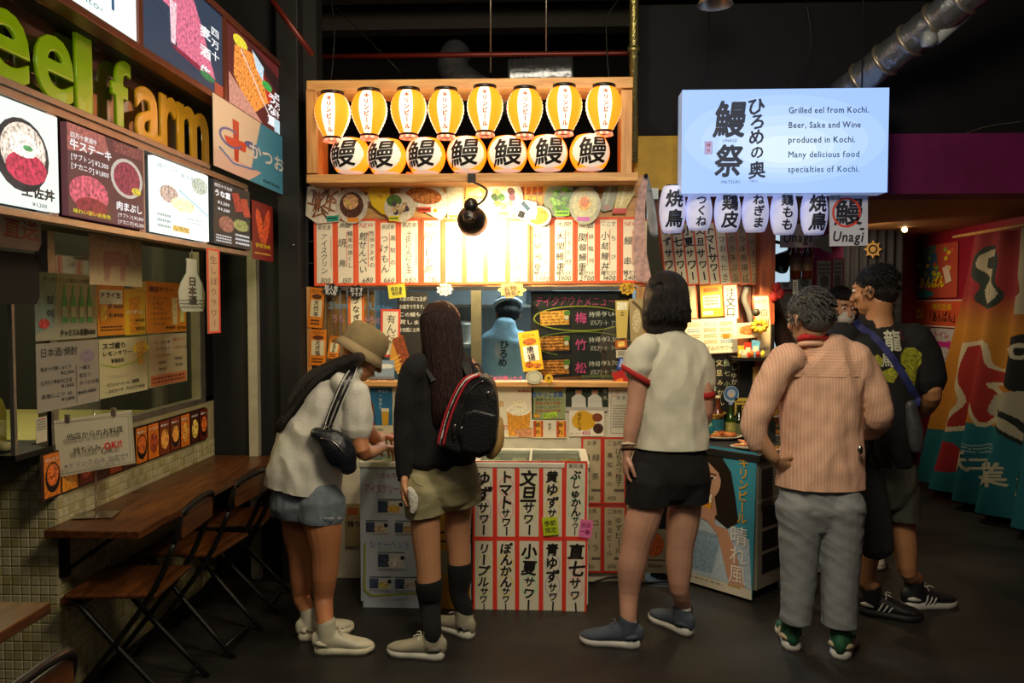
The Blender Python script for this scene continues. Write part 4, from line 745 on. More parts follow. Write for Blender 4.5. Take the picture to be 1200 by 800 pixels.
s = SY('yuzu_poster', 667, 481, 708, 511, Pz-.003, 'white notice with a yellow splash lettered ゆずたま', 'notice', 0, base='#ece0c8'); s.el(17, 12, 14, 12, '#e0a818', 1, 0, 20, .08); s.vt('ゆずたま', 12, 2, 24, 6, '#3a2408', .02, 1); s.el(33, 8, 6, 5, '#7a3a18', .3); s.el(34, 21, 6, 6, '#3a1810', .3); s.ht('400', 15, 26, 6, '#c02878', .03, 1); s.ht('あっさり', 1, 27, 3, '#333', .01); s.done()
s = SY('framed_notice', 712, 450, 744, 512, Pz, 'pale certificate sheet with fine print beside the ringer shirt', 'notice', 0, base='#ddd4be'); s.ring(8, 10, 4, 5, .7, '#c87a50'); s.scrib(10, 6, 20, 3, '#c8a070', 1); s.ht('表 彰', 16, 16, 5, '#444', 0, center=True); s.scrib(6, 24, 20, 28, '#9a927e', 9); s.line([(4, 14), (4, 58), (28, 58), (28, 14)], .6, '#8a8270'); s.done()
# ---- dull items on the lower wall ----
t = 0
for r0, (ya_, yb_) in enumerate(((512, 591), (592, 671))):
    for c0, (xa_, xb_, t1, t2, pr) in enumerate(((681, 706, ('緑茶', 'コーラ')[r0], ('烏龍茶', 'お茶')[r0], ('250', '250')[r0]), (706, 734, ('はちみつ柚子', 'ゆずビール')[r0], ('高知県の', '文旦ビール')[r0], ('450', '600')[r0]))):
        s = SY('menu_strip', xa_, ya_, xb_, yb_, B-.03, 'red edged %s strip low on the wall, %s row' % ((('green tea', 'cola'), ('honey yuzu', 'yuzu beer'))[c0][r0], ('upper', 'lower')[r0]), 'menu strip', 0, group='red edged strips low on the wall', base='#b8a888'); s.begin('border'); s.border(2.4, '#c02a1c'); s.begin('lettering'); s.ht(('お茶', 'ご当地')[c0], s.w/2, 7, 6, '#1a1410', .01, 1, center=True); s.vt(t1, s.w*.68, 13, s.h*.72, 9, '#1a1410', .012, 1); s.vt(t2, s.w*.3, 16, s.h*.76, 7, '#1a1410', .006, 1); s.scrib(s.w*.5, s.h*.75, s.w*.4, 6, '#4a4030', 1); s.ht(pr, s.w*.4, s.h*.9, 6.5, '#1a1410', .01, 1, center=True); s.done()
s = SY('snack_notice', 752, 620, 781, 671, B-.03, 'framed roast snack notice low behind the ringer shirt woman', 'notice', 0, base='#8a806a', mot=.9); s.el(14, 18, 12, 14, '#a04a20', .1); s.rect(2, 36, 25, 1, '#333'); s.ht('1,150yen', 3, 43, 6, '#222', .01, 1, fit=22); s.done()
s = SY('cardboard_notice', 405, 590, 422, 640, B-.01, 'beige cardboard notice lettered 搾り beside the white freezer', 'notice', 0, base='#b09a70'); s.rect(2, 5, 13, 8, '#b8622c'); s.ht('搾り', 2, 24, 8, '#1a1410', .03); s.done()
f = MB(); f.tube([PY(690, 684, 4.36), PY(720, 676, 4.37), PY(745, 683, 4.37), PY(790, 680, 4.37)], .007, 6, sub=4); tag(f.build('floor_cable', m_iron), 'black cable lying along the foot of the stall wall', 'cable')
# ---- chest freezers ----
def freezer(x0, x1, lab, rim, body):
    Yf, Yk = 3.97, 4.36; a = PY(x0, 700, Yf).x; b_ = PY(x1, 700, Yf).x; zt = PY((x0+x1)/2, 541, Yf).z
    t = thing('chest_freezer', ((a+b_)/2, Yf, 0), lab, 'freezer'); w_ = b_-a
    b = MB(); b.bb((a, Yf, .03), (b_, Yf+.03, zt-.03)); b.bb((a, Yk-.03, .03), (b_, Yk, zt-.03)); b.bb((a, Yf+.03, .03), (a+.03, Yk-.03, zt-.03)); b.bb((b_-.03, Yf+.03, .03), (b_, Yk-.03, zt-.03)); b.bb((a+.03, Yf+.03, .03), (b_-.03, Yk-.03, .2)); b.build('body', body, t)
    b = MB(); b.bb((a-.006, Yf-.01, zt-.03), (b_+.006, Yf+.035, zt)); b.bb((a-.006, Yk-.035, zt-.03), (b_+.006, Yk, zt)); b.bb((a-.006, Yf+.035, zt-.03), (a+.035, Yk-.035, zt)); b.bb((b_-.035, Yf+.035, zt-.03), (b_+.006, Yk-.035, zt)); b.build('rim', rim, t, bevel=.006)
    for k in range(2):
        b = MB(); xa = a+.035+k*(w_-.07)/2; b.bb((xa, Yf+.035, zt-.012+k*.004), (xa+(w_-.07)/2+.01*(1-k), Yk-.035, zt-.008+k*.004)); b.build('glass_lid', glass_mat('freezer_glass', (.85, .9, .88), .14), t)
    b = MB(); b.bb((a+w_/2-.006, Yf+.035, zt-.008), (a+w_/2+.006, Yk-.035, zt+.002)); b.build('slide_rail', rim, t)
    for k in range(4):
        for j in range(2): b = MB(); x = a+.09+k*(w_-.18)/3; y = Yf+.11+j*.15; b.bb((x-.035, y-.05, .2), (x+.035, y+.05, zt-.035-.015*random.random())); b.build('carton', mat('carton%d' % ((k+j) % 4), ['#b8983c', '#8a9a6a', '#c9bca0', '#7c5a34'][(k+j) % 4], .6), t)
    for x in (a+.06, b_-.06):
        for y in (Yf+.05, Yk-.05): b = MB(); b.cyl((x, y, 0), (x, y, .03), .02); b.build('foot', m_iron, t)
    return t, Yf, zt
m_white = mat('white_enamel', '#d6d2c2', .35); m_whiteb = mat('cool_white_panel', '#b4bcc6', .3, var=.06)
freezer(423, 552, 'white chest freezer papered with ice cream pictures', m_white, m_whiteb)
freezer(554, 689, 'white chest freezer fronted by red edged sour strips', m_white, m_white)
Fz = 3.966
s = SY('ice_cream_sheet', 425, 546, 503, 718, Fz, 'pale sheet of ice cream cups lettered アイスクリーム on the freezer', 'menu sheet', 0, base='#b6bfca', rough=.3)
s.ht('ひろめ市場', 16, 11, 8, '#9a4a68', 0, 1, fit=30); s.ht('アイスクリーム', 2, 27, 12, '#a8305c', .01, 1, fit=48); s.begin('picture')
for (x, y, w2, h2, c) in ((18, 41, 30, 15, '#c9a24a'), (4, 66, 26, 13, '#c0a888'), (38, 66, 24, 13, '#a88a58'), (18, 103, 32, 17, '#c8c4b8'), (8, 132, 26, 13, '#b8a860'), (38, 132, 28, 13, '#a8a090')): s.rect(x, y, w2, h2, '#c4c4bc'); s.rect(x, y, w2*.4, h2*.9, '#3a4660', .4); s.el(x+w2*.62, y+h2*.6, w2*.25, h2*.3, c, .5); s.el(x+w2*.9, y+h2*.25, 2.5, 2.5, '#222'); s.line([(x, y-2), (x+w2, y-2)], 1, '#333')
s.ht('シャーベット', 8, 91, 10, '#4a78b8', .0, 1, fit=48); s.line([(60, 84), (66, 108), (72, 118)], 1.6, '#9aa838'); s.line([(3, 90), (2, 145), (10, 152), (70, 148)], 2.2, '#9aa030'); s.done()
s = SY('yellow_notice', 499, 600, 551, 715, Fz, 'mustard yellow notice lettered 土佐 behind the knee socks', 'notice', 0, base='#b0811a'); s.ht('土佐', 14, 26, 22, '#2a1c08', .02, 1); s.rect(18, 45, 34, 28, '#8c8878'); s.rect(22, 76, 30, 36, '#a87410'); s.ht('ソフト', 24, 90, 8, '#3a2408', .01); s.done()
cols = [(554, 580, 'ゆずサワー', 'リープルサワー'), (580, 606, 'トマトサワー', 'ぽんかんサワー'), (606, 634, '文旦サワー', '小夏サワー'), (634, 661, '黄ゆずサワー', '青ゆずサワー'), (661, 688, 'ぶしゅかんサワー', '直七サワー')]
EC = [('yuzu', 'ripple'), ('tomato', 'ponkan'), ('buntan', 'konatsu'), ('yellow yuzu', 'green yuzu'), ('bushukan', 'naoshichi')]
for i, (x0, x1, ta, tb) in enumerate(cols):
    for j, (y0, y1, tx) in enumerate(((540, 631, ta), (631, 719+(i == 4)*3, tb))):
        hc = ['#b8a8c0', '#e8a0a0', '#c8d890', '#e0c860', '#a8d8b0'][(i+j*2) % 5]
        s = SY('sour_strip', x0, y0, x1, y1, Fz-.003-(.008 if i == 4 else 0), 'big brushed %s sour strip in the %s row of the freezer front' % (EC[i][j], ('upper', 'lower')[j]), 'menu strip', [0, .2, -.2, 0, -.6][i], group='big sour strips on the freezer front', base='#d9d2bc')
        s.begin('border'); s.border(2.6, '#e03a28'); s.begin('lettering')
        s.ring(s.w/2, s.h*.33, 9, 11, 1.2, hc); s.ring(s.w/2, s.h*.62, 9, 13, 1.2, hc)
        if j == 0: s.ht('高知県産'[:3+i % 2], s.w/2, 6, 6, '#2a241c', .0, 1, center=True)
        n_ = len(tx)-3; y_ = 11 if j == 0 else 5; yb2 = s.h-4
        ym = y_+(yb2-y_)*(n_/(n_+2.1)); s.vt(tx[:-3], s.w/2, y_, ym, 19, '#0c0a08', .045, 1, shear=.12); s.vt(tx[-3:], s.w/2, ym, yb2, 13, '#0c0a08', .04, 1, shear=.12); s.done()
s = SY('sticky_note', 636, 606, 654, 627, Fz-.015, 'lime sticky note over the yellow yuzu strip', 'note', 6, base='#b8cc20'); s.ht('季節', 9, 7, 7, '#3a4410', .02, 1, center=True); s.ht('限定', 9, 15, 7, '#3a4410', .02, 1, center=True).done()
s = SY('sticky_note', 679, 609, 694, 630, Fz-.018, 'pink sticky note on the corner of the freezer strips', 'note', -8, base='#e070a8'); s.ht('当店', 7, 6, 6, '#802050', .02, 1, center=True); s.ht('一番', 7, 14, 6, '#802050', .02, 1, center=True).done()
# ---- cook inside is built with the people; kitchen gear behind the glass ----
t = thing('kitchen_shelf', (.0, 6.05, 1.3), 'steel shelf of trays deep inside the stall kitchen', 'shelf')
for z in (1.2, 1.5): b = MB(); b.bb((-1.1, 5.95, z), (.5, 6.18, z+.02)); b.build('shelf_board', m_steel, t)
for x in (-1.05, -.3, .45): b = MB(); b.bb((x, 5.95, 0), (x+.03, 5.98, 1.75)); b.build('upright', m_steel, t)
for i, (x, z, c, nm) in enumerate(((-.9, 1.22, '#8a8f94', 'steel stock pot at the dark end'), (-.62, 1.22, '#a8a294', 'pale lidded pot in the middle'), (-.05, 1.52, '#6a7278', 'grey pot on the upper shelf'), (.2, 1.22, '#b0a88c', 'cream pot on the lower shelf'))):
    b = MB(); b.lathe([(.09, 0), (.1, .02), (.1, .15), (.105, .155), (.09, .165), (.02, .18), (.02, .2), (.001, .2)], (x, 6.07, z), 20); tag(b.build('stock_pot', mat('pot%d' % i, c, .35, .6)), nm+' of the kitchen shelf', 'pot')
# ================= right half of the stall =================
def Wd(px, Y): return PY(px, 400, Y).x
Yr = 4.78
t = thing('stained_board', PY(830, 300, Yr), 'brown stained board wall behind the leaning sour strips', 'board')
for i, (a, b_) in enumerate(((757, 788), (788, 819), (819, 850), (850, 880), (880, 907))): bx(MB(), a+.4, 215, b_-.4, 640, Yr, Yr+.03).build('plank', wood('stained_board', '#5a2a14', '#8a4822', 2), t, bevel=.002)
t = tag(bx(MB(), 889, 228, 907, 660, 4.64, 4.74).build('timber_post', wood('red_post', '#7a3416', '#a5562a', 2), bevel=.004), 'reddish timber post at the outer corner of the food counter', 'post')
drinks = [('ゆずサワー', 783, 'yuzu'), ('直七サワー', 796, 'naoshichi'), ('小夏サワー', 809, 'konatsu'), ('文旦サワー', 822, 'buntan'), ('トマトサワー', 834.5, 'tomato'), ('かつおたたき', 847, 'bonito'), ('川のり天ぷら', 859, 'river laver'), ('うつぼ唐揚げ', 871, 'moray'), ('鯨ベーコン', 883, 'whale bacon'), ('土佐巻き', 895, 'tosa roll')]
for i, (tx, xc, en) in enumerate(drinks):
    s = SY('menu_strip', xc-6.8, 260, xc+6.8, 334, Yr-.03-.004*(i % 2), 'leaning narrow strip for %s' % (en+(' sour, boldly brushed' if i < 5 else ', thinly written')), 'menu strip', 6.5, group='leaning strips under the lit sign', base='#d8cda8' if i < 6 else '#b09468')  # outer strips get a browner base that paints in their dimmer light
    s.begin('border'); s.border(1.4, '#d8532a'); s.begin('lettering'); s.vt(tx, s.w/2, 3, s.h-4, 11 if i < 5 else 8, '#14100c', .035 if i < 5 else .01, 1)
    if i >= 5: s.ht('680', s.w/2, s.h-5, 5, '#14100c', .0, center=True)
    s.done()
s = SY('menu_strip', 750, 257, 769, 334, 4.385, 'red edged wine strip half hidden behind the hanging ribbons', 'menu strip', 2, base='#d6c8a8'); s.begin('border'); s.border(2, '#d8482c'); s.begin('lettering'); s.vt('白ワイン', 10, 30, 74, 8, '#1a140e', .01, 1).done()
f = MB()
for k, (pts, c) in enumerate((([(757, 205), (751, 240), (750, 290), (755, 330)], 0), ([(757, 205), (764, 250), (766, 300), (776, 338)], 1))):
    f.mi = k; P = [PY(x, y, 4.34+.02*k) for x, y in pts]
    Q = crom([(*p, .02+.012*i) for i, p in enumerate(P)], 4)
    for (a, b_) in zip(Q, Q[1:]): f.add([(a[0]-a[3]*.8, a[1], a[2]), (a[0]+a[3]*.8, a[1]+.02, a[2]), (b_[0]+b_[3]*.8, b_[1]+.02, b_[2]), (b_[0]-b_[3]*.8, b_[1], b_[2])], [(0, 1, 2, 3)], True)
o = f.build('hanging_ribbon', [mat('pink_white_cloth', '#d0a8a0', .7, var=.3, scale=40), mat('mirror_ribbon', '#a8a48c', .15, .9)]); tag(o, 'twisted white and silver ribbon streamer hanging at the stall corner', 'ribbon')
b = MB(); b.ell(PY(757, 206, 4.33), (.012, .012, .012)); b.build('hook', m_iron, o)
s = SY('yellow_poster', 821, 334, 848, 371, Yr-.05, 'yellow and white price poster beside the order sign strip', 'poster', 4, base='#e0a828'); s.rect(4, 3, 18, 5, '#d87a1c'); s.ht('キャンペーン', 4, 6, 5, '#8a1c10', .01, fit=20); s.rect(3, 12, 20, 15, '#e8dcc0'); s.scrib(5, 13, 16, 11, '#a86a30', 3); s.rect(2, 30, 12, 5, '#e8dcc0').done()
s = SY('menu_strip', 800, 334, 817, 374, Yr-.05, 'short cream strip behind the dark haired woman\'s shoulder', 'menu strip', 4, base='#d8c898'); s.border(1.2, '#d8532a'); s.vt('生ビール', 8, 5, 32, 7, '#222', .01, 1).done()
s = SY('order_sign', 848, 333, 865, 374, Yr-.06, 'upright cream sign lettered chumonguchi marking the order window', 'sign', 4, base='#e6dcba'); s.border(1, '#d8532a'); s.vt('注文口', 8, 4, 38, 12, '#120e0a', .02, 1).done()
s = SY('menu_strip', 884, 345, 905, 421, 4.634, 'red edged new dish strip on the timber post', 'menu strip', 5, base='#d2b890'); s.border(2, '#c8401c'); s.ht('NEW', 10, 8, 6, '#c8301c', .02, 1, center=True); s.vt('白州', 13, 16, 38, 9, '#1a120c', .01, 1); s.ht('680', 10, 64, 6, '#1a120c', .0, 1, center=True).done()
b = MB(); b.tube([PY(876, 336, 4.7), PY(872, 350, 4.7), PY(878, 368, 4.7), PY(884, 400, 4.7)], .017, 10, sub=4); tag(b.build('vent_hose', mat('grey_hose', '#6d6a62', .4, bump=.5)), 'grey flexible hose beside the order sign', 'hose')
t = thing('flower_charm', PY(890, 378, 4.55), 'yellow flower and dark ribbon charm tied to the timber post', 'decoration')
for k in range(9): a = k*.7; p = PY(890+7*math.cos(a), 382+5*math.sin(a), 4.55); b = MB(); b.ell(p, (.02, .012, .014), Euler((0, a, 0)).to_matrix(), 8, 5); b.build('petal', mat('yellow_petal', '#dca820', .6), t)
b = MB(); b.ell(PY(886, 366, 4.55), (.024, .02, .022), None, 10, 6); b.build('bow', mat('dark_bow', '#2a2410', .6), t)
# goods shelf and white price sheets
t = thing('goods_rack', PY(880, 420, 4.6), 'small black rack holding snack packets over the food counter', 'rack')
bx(MB(), 862, 419, 906, 423, 4.5, 4.76).build('shelf_board', m_iron, t); bx(MB(), 866, 423, 906, 470, 4.72, 4.76).build('back_panel', m_black, t); bx(MB(), 904, 380, 907, 500, 4.5, 4.53).build('upright', m_iron, t)
s = SY('price_sheet', 803, 373, 864, 414, 4.69, 'brightly lit white laminated drink price sheet above the chalk list', 'notice', 3, base='#f0e8c8', rough=.3)
for k in range(3):
    for j in range(4): s.scrib(3+k*19, 4+j*7, 15, 5, ['#c8a060', '#7a98b8', '#b88a50', '#98a070'][(k+j) % 4], 2)
s.rect(44, 19, 8, 5, '#d8802c'); s.ht('お好みのサワー', 18, s.h-6, 7, '#7a5a30', 0, 1, fit=38); s.done()
s = SY('chalk_list', 821, 414, 868, 498, 4.725, 'tilted black chalk list of sour flavours over the bottles', 'menu board', 3, base='#1c1a15', mot=.9, rough=.5)
s.begin('frame'); s.border(1.6, '#a88a50'); s.begin('lettering')
for k, tx in enumerate(('ぶしゅかん', '直七小夏', '文旦みかん', '青ゆず酢', 'トマトすだち')): s.vt(tx, s.w-7-k*8.4, 5, s.h*(.55+.1*(k % 3)), 8, ['#e8e0c0', '#c8d8a0', '#e8d8a0', '#b8d8c0', '#e0c8a0'][k], .012, 1)
s.done()
s = SY('dish_picture', 864, 378, 888, 396, 4.62, 'picture of fried chicken in a basket above the packets', 'picture', 3, base='#d8c8a0'); s.el(12, 9, 10, 6, '#b0622a', .1, 0, 16, .1).done()
for i, (x, y, w2, h2, c, lb) in enumerate(((868, 409, 8, 14, '#c8a020', 'yellow snack packet at the inner end of the rack'), (876, 405, 9, 18, '#c03018', 'tall red snack packet in the rack'), (885, 401, 10, 20, '#5a9ab8', 'pale blue snack packet leaning in the rack'), (872, 413, 7, 9, '#e8d8a8', 'cream packet in front of the red one'), (881, 413, 6, 9, '#d87018', 'small orange jar on the rack'), (888, 412, 5, 8, '#b8301c', 'small red sauce jar on the rack'), (894, 412, 5, 8, '#e0c040', 'small yellow sauce jar at the outer end of the rack'))):
    c0 = PY(x, 419-h2/2, 4.53+.02*(i < 3)*1.5); k = 4.55/950; b = MB(); b.box(c0, (w2*k*.9, .02, h2*k), Euler((R(-8 if i < 3 else 0), R(6 if i == 2 else 0), 0)).to_matrix()) if i < 4 else b.lathe([(.011, -.018), (.012, .01), (.008, .014), (.008, .02)], c0, 12)
    o = b.build('snack_packet' if i < 4 else 'sauce_jar', mat('packet%d' % i, c, .35, var=.3, scale=60), bevel=.002 if i < 4 else 0); tag(o, lb, 'packet' if i < 4 else 'jar')
    if i < 4: b = MB(); b.box(c0+Vector((0, -.0115, .0)), (w2*k*.6, .001, h2*k*.35)); b.build('label_panel', mat('packet_label', '#f0e4c0', .5, var=.4, scale=200), o)
# food counter cabinet
zt = .775
A = Vector((Wd(800, 4.46), 4.46, 0)); Bc = Vector((1.075, 4.13, 0)); C2 = Vector((1.30, 4.36, 0))
ab = (Bc-A).normalized(); bc = (C2-Bc).normalized(); A2 = A-ab*.1; 
t = thing('counter_cabinet', Bc, 'grey vented cooler cabinet under the food counter with a beer poster', 'cabinet')
nA = Vector((-ab.y, ab.x, 0)); 
b = MB(); P = [A2, Bc, C2, A2+(C2-Bc)]; zb, zc_ = .05, zt-.06; b.add([(p.x, p.y, zb) for p in P]+[(p.x, p.y, zc_) for p in P], [(3, 2, 1, 0), (4, 5, 6, 7), (0, 1, 5, 4), (1, 2, 6, 5), (2, 3, 7, 6), (3, 0, 4, 7)]); b.build('body', mat('aged_grey_enamel', '#8c8878', .4, var=.1, scale=5), t, bevel=.008)
b = MB(); P2 = [p+(Bc-A).normalized()*(.02 if k in (1, 2) else -.02)+(-bc*.02 if k < 2 else bc*.02) for k, p in enumerate(P)]; b.add([(p.x, p.y, zc_) for p in P2]+[(p.x, p.y, zt-.02) for p in P2], [(3, 2, 1, 0), (4, 5, 6, 7), (0, 1, 5, 4), (1, 2, 6, 5), (2, 3, 7, 6), (3, 0, 4, 7)]); b.build('top', m_black, t, bevel=.004)
for p in (A2+ab*.05+bc*.05, Bc-ab*.05+bc*.05, C2-ab*.05-bc*.05): b = MB(); b.cyl((p.x, p.y, 0), (p.x, p.y, .05), .02); b.build('foot', m_iron, t)
nb = Vector((bc.y, -bc.x, 0)); 
for k in range(14):
    z = zc_-.04-k*.016; b = MB(); q0 = Bc+bc*.03+nb*.002; q1 = Bc+bc*.14+nb*.002; b.add([(q0.x, q0.y, z), (q1.x, q1.y, z), (q1.x+nb.x*.006, q1.y+nb.y*.006, z-.008), (q0.x+nb.x*.006, q0.y+nb.y*.006, z-.008)], [(0, 1, 2, 3)]); b.add([(q0.x, q0.y, z-.01), (q1.x, q1.y, z-.01), (q1.x+nb.x*.006, q1.y+nb.y*.006, z-.008), (q0.x+nb.x*.006, q0.y+nb.y*.006, z-.008)], [(3, 2, 1, 0)]); b.build('vent_slat', m_black, t)
def sidebox(u0, u1, z0, z1, m, nm, th=.004):
    q0 = Bc+bc*u0; q1 = Bc+bc*u1; b = MB(); P = [q0, q1, q1+nb*th, q0+nb*th]; b.add([(p.x, p.y, z0) for p in P]+[(p.x, p.y, z1) for p in P], [(3, 2, 1, 0), (4, 5, 6, 7), (0, 1, 5, 4), (1, 2, 6, 5), (2, 3, 7, 6), (3, 0, 4, 7)]); return b.build(nm, m, t, fixn=True)
sidebox(.2, .26, .58, .66, m_black, 'switch_panel')
for z0 in (.13, .25, .37): sidebox(.05, .25, z0, z0+.1, m_black, 'grille', .003)
sidebox(.0, .32, .5, .515, m_cream, 'trim_strip')
off = -Vector((-ab.y, ab.x, 0)) if (Vector((-ab.y, ab.x, 0)).y > 0) else Vector((-ab.y, ab.x, 0))
a0 = Bc+ab*(-.0)+off*.012; a1 = A+off*.01; zz0, zz1 = PY(893, 530, 4.13).z, PY(890, 703, 4.10).z
s = Sheet('beer_poster', (a1.x-ab.x*.07, a1.y-ab.y*.07, zz0), (a0.x, a0.y, zz0), (a1.x-ab.x*.07+off.x*.03, a1.y-ab.y*.07+off.y*.03, zz1+.0), 100, 'large beer poster of a smiling woman raising a plastic cup', 'poster', base='#3a8fa8', rough=.35)
H = s.h; s.begin('picture'); s.ox = 15
s.poly([(-15, H*.5), (30, H*.44), (62, H*.52), (80, H*.6), (84, H*.93), (-15, H*.93)], '#a8b8c8', .85); s.poly([(10, H*.6), (50, H*.62), (40, H*.9), (15, H*.9)], '#7f98ae', .7)
s.poly([(12, H*.1), (26, H*.02), (44, H*.04), (58, H*.16), (64, H*.34), (68, H*.5), (56, H*.56), (40, H*.5), (8, H*.5)], '#1c120c', .9)
s.el(28, H*.24, 19, H*.15, '#c79a80', .97, 0, 28); s.poly([(18, H*.33), (40, H*.33), (44, H*.48), (20, H*.48)], '#b88a70'); s.poly([(6, H*.2), (10, H*.08), (28, H*.055), (46, H*.1), (49, H*.26), (44, H*.18), (30, H*.105), (14, H*.13)], '#1c120c')
for x in (20, 37): s.el(x, H*.225, 4, H*.008, '#f0e8e0'); s.el(x, H*.225, 2, H*.009, '#120c08'); s.line([(x-5, H*.2), (x, H*.193), (x+5, H*.2)], 1.2, '#3a2418')
s.line([(28, H*.25), (26, H*.28), (29, H*.285)], .8, '#9a6a54'); s.poly([(24, H*.315), (30, H*.31), (36, H*.318), (30, H*.33)], '#b04a48')
s.poly([(14, H*.34), (38, H*.34), (36, H*.52), (17, H*.52)], '#e09820', .8); s.poly([(14, H*.34), (38, H*.34), (37.5, H*.4), (14.5, H*.4)], '#efe4cc'); s.poly([(56, H*.56), (66, H*.7), (78, H*.93), (60, H*.93), (46, H*.62), (34, H*.54)], '#b8886c', .95)
for k in range(4): s.line([(12, H*(.45+.022*k)), (24, H*(.44+.022*k)), (42, H*(.47+.022*k))], 3.4, '#c0907a'); 
s.ox = 0; s.rect(0, H*.93, 100, H*.07, '#c8c0b0'); s.scrib(8, H*.945, 60, H*.02, '#8a8478', 1); s.line([(74, H*.94), (88, H*.94)], 2, '#a88a3c')
s.begin('lettering'); s.vt('キリンビール', 87, H*.04, H*.5, 13, '#c99a2c', .03); s.vt('晴れ風', 84, H*.52, H*.92, 25, '#e0dcd4', .0); s.done()
t2 = t
for (xa, xb, ya, yb_, z) in ((760, 910, 4.37, 4.78, zt-.02), (884, 908, 4.56, 4.78, PY(900, 491, 4.66).z), (884, 908, 4.62, 4.78, PY(900, 473, 4.66).z)): b = MB(); b.bb((Wd(xa, 4.6), ya, z-.05 if z < .8 else zt-.02), (Wd(xb, 4.6), yb_, z-.002)); b.build('step', m_black, t2)
b = MB(); b.bb((Wd(762, 4.6), 4.5, 0), (Wd(905, 4.6), 4.76, zt-.07)); b.build('base', m_black, t2)
# plates, bottles and dishes on the counter
def on(px, py, z=zt-.02):
    p = PZ(px, py, z)
    if p.y > 4.66: q = PY(px, py, 4.66); p = Vector((q.x, 4.66, q.z if py < 500 else z))
    return p
m_dish = mat('white_plate', '#d8d0b8', .25); m_tray = mat('black_tray', '#14110e', .3)
def dish(px, py, rx, ry, lab, foods, cat='plate', dz=.0, pm=None):
    c = on(px, py, zt-.02+dz); t = thing('food_plate', c, lab, cat, 'plates of food on the counter')
    b = MB(); b.lathe([(.3, 0), (.62, .008), (1, .022), (.97, .024), (.6, .012), (.01, .012)], (0, 0, 0), 26); b.v = [(c.x+v[0]*rx, c.y+v[1]*ry, c.z+v[2]) for v in b.v]; b.build('plate', pm or m_dish, t)
    for nm, cc, n_, sz in foods:
        for k in range(n_):
            a = random.uniform(0, 6.28); r_ = random.uniform(.1, .7); b = MB(); p = c+Vector((r_*rx*math.cos(a), r_*ry*math.sin(a), .02+random.uniform(0, .018))); b.ell(p, (sz*1.7, sz*.7, sz*.5), Euler((random.uniform(-.3, .3), random.uniform(-.3, .3), random.uniform(-.8, .8))).to_matrix(), 9, 5); b.build(nm, mat('food_'+cc, cc, .35, var=.35, scale=60, coat=.3), t)
dish(846, 515, .115, .07, 'white plate of glazed eel slices with a lime wedge beside the tee', [('eel_slice', '#a85a24', 13, .022), ('eel_slice', '#c87c38', 7, .02), ('lime_wedge', '#a8b83c', 1, .02)])
dish(878, 527, .10, .055, 'flat white plate of seared bonito by the shirt cuff', [('fish_slice', '#b86a3c', 9, .018), ('garnish', '#d8c070', 4, .012)])
dish(902, 512, .085, .05, 'small plate of fried fish partly behind the striped sleeve', [('fried_fish', '#c88a30', 7, .018)])
dish(900, 491, .075, .045, 'plate of golden fritters deeper on the counter', [('fritter', '#d8a03c', 8, .016)], dz=.0)
dish(906, 530, .07, .045, 'dark bottomed dish of pickles near the grey trousers', [('pickle', '#b87840', 5, .014), ('leaf', '#4a5a24', 3, .012)])
dish(868, 503, .06, .04, 'little dish of yellow omelette between bottle and eel plate', [('omelette', '#d8c050', 5, .015)])
dish(905, 473, .06, .035, 'far plate of orange prawns beneath the rack', [('prawn', '#d8792c', 6, .015)])
b = MB(); c = on(868, 512, zt-.02); 
def bottle(px, py, h, r, body, lab, lbl, capc, nm='sake_bottle'):
    c = on(px, 507 if py > 500 else py, zt-.02); t = thing(nm, c, lab, 'bottle', 'bottles on the food counter'); b = MB(); b.lathe([(r*.9, 0), (r, .01), (r, h*.52), (r*.85, h*.6), (r*.38, h*.76), (r*.32, h*.93), (r*.38, h*.94), (r*.38, h*.965)], c, 22); b.build('body', body, t)
    b = MB(); b.lathe([(r*1.01, h*.12), (r*1.012, h*.46)], c, 22, capped=False); b.build('label', mat(nm+lbl, lbl, .5, var=.3, scale=50), t); b = MB(); b.lathe([(r*.42, h*.94), (r*.42, h)], c, 14); b.build('cap', mat('cap'+capc, capc, .3), t)
mbrown = mat('brown_glass', '#5a2408', .08, coat=.6); mgreen = mat('green_glass', '#2c4a0c', .08, coat=.6); mdk = mat('dark_green_glass', '#14240c', .08, coat=.6)
bottle(841, 505, .24, .036, mbrown, 'brown glass bottle with a blue label, tallest on the counter', '#2a7a8c', '#c8b89a')
bottle(856, 503, .20, .03, mgreen, 'bright green glass bottle in the middle of the counter bottles', '#b8b060', '#8a9ad0')
bottle(866, 506, .19, .036, mdk, 'squat dark green bottle nearest the striped sleeve', '#6a7040', '#1a2a12')
bottle(829, 503, .15, .03, mat('clear_bluish', '#7a9a8c', .1), 'short cloudy bottle half behind the white tee', '#3a8a94', '#d8d0b0')
s = SY('fan_card', 848, 452, 866, 472, 4.71, 'round blue and white fan card behind the bottles', 'card', 0, base='#b8c8d8', outline=blob(RND)); s.ring(9, 9, 8, 8, 3, '#4a78a8'); s.el(9, 11, 3, 3, '#e0c8b0').done()
b = MB(); b.lathe([(.05, 0), (.085, .03), (.09, .035), (.08, .032), (.045, .006)], on(833, 490), 24, capped=False); tag(b.build('yellow_bowl', mat('yellow_bowl', '#d8b048', .3)), 'yellow bowl tucked behind the brown bottle', 'bowl')
s = SY('price_card', 861, 466, 887, 492, 4.71, 'yellow lit card of prices behind the dark bottle', 'card', 0, base='#e0c050'); s.scrib(2, 3, 20, 16, '#8a5a1c', 4).done()
s = SY('price_card', 882, 430, 906, 470, 4.66, 'cream card with a red ladle drawing under the rack', 'card', 0, base='#c8a868'); s.el(5, 10, 4, 8, '#e0b060', .6); s.scrib(10, 5, 12, 30, '#9a3a1c', 5).done()
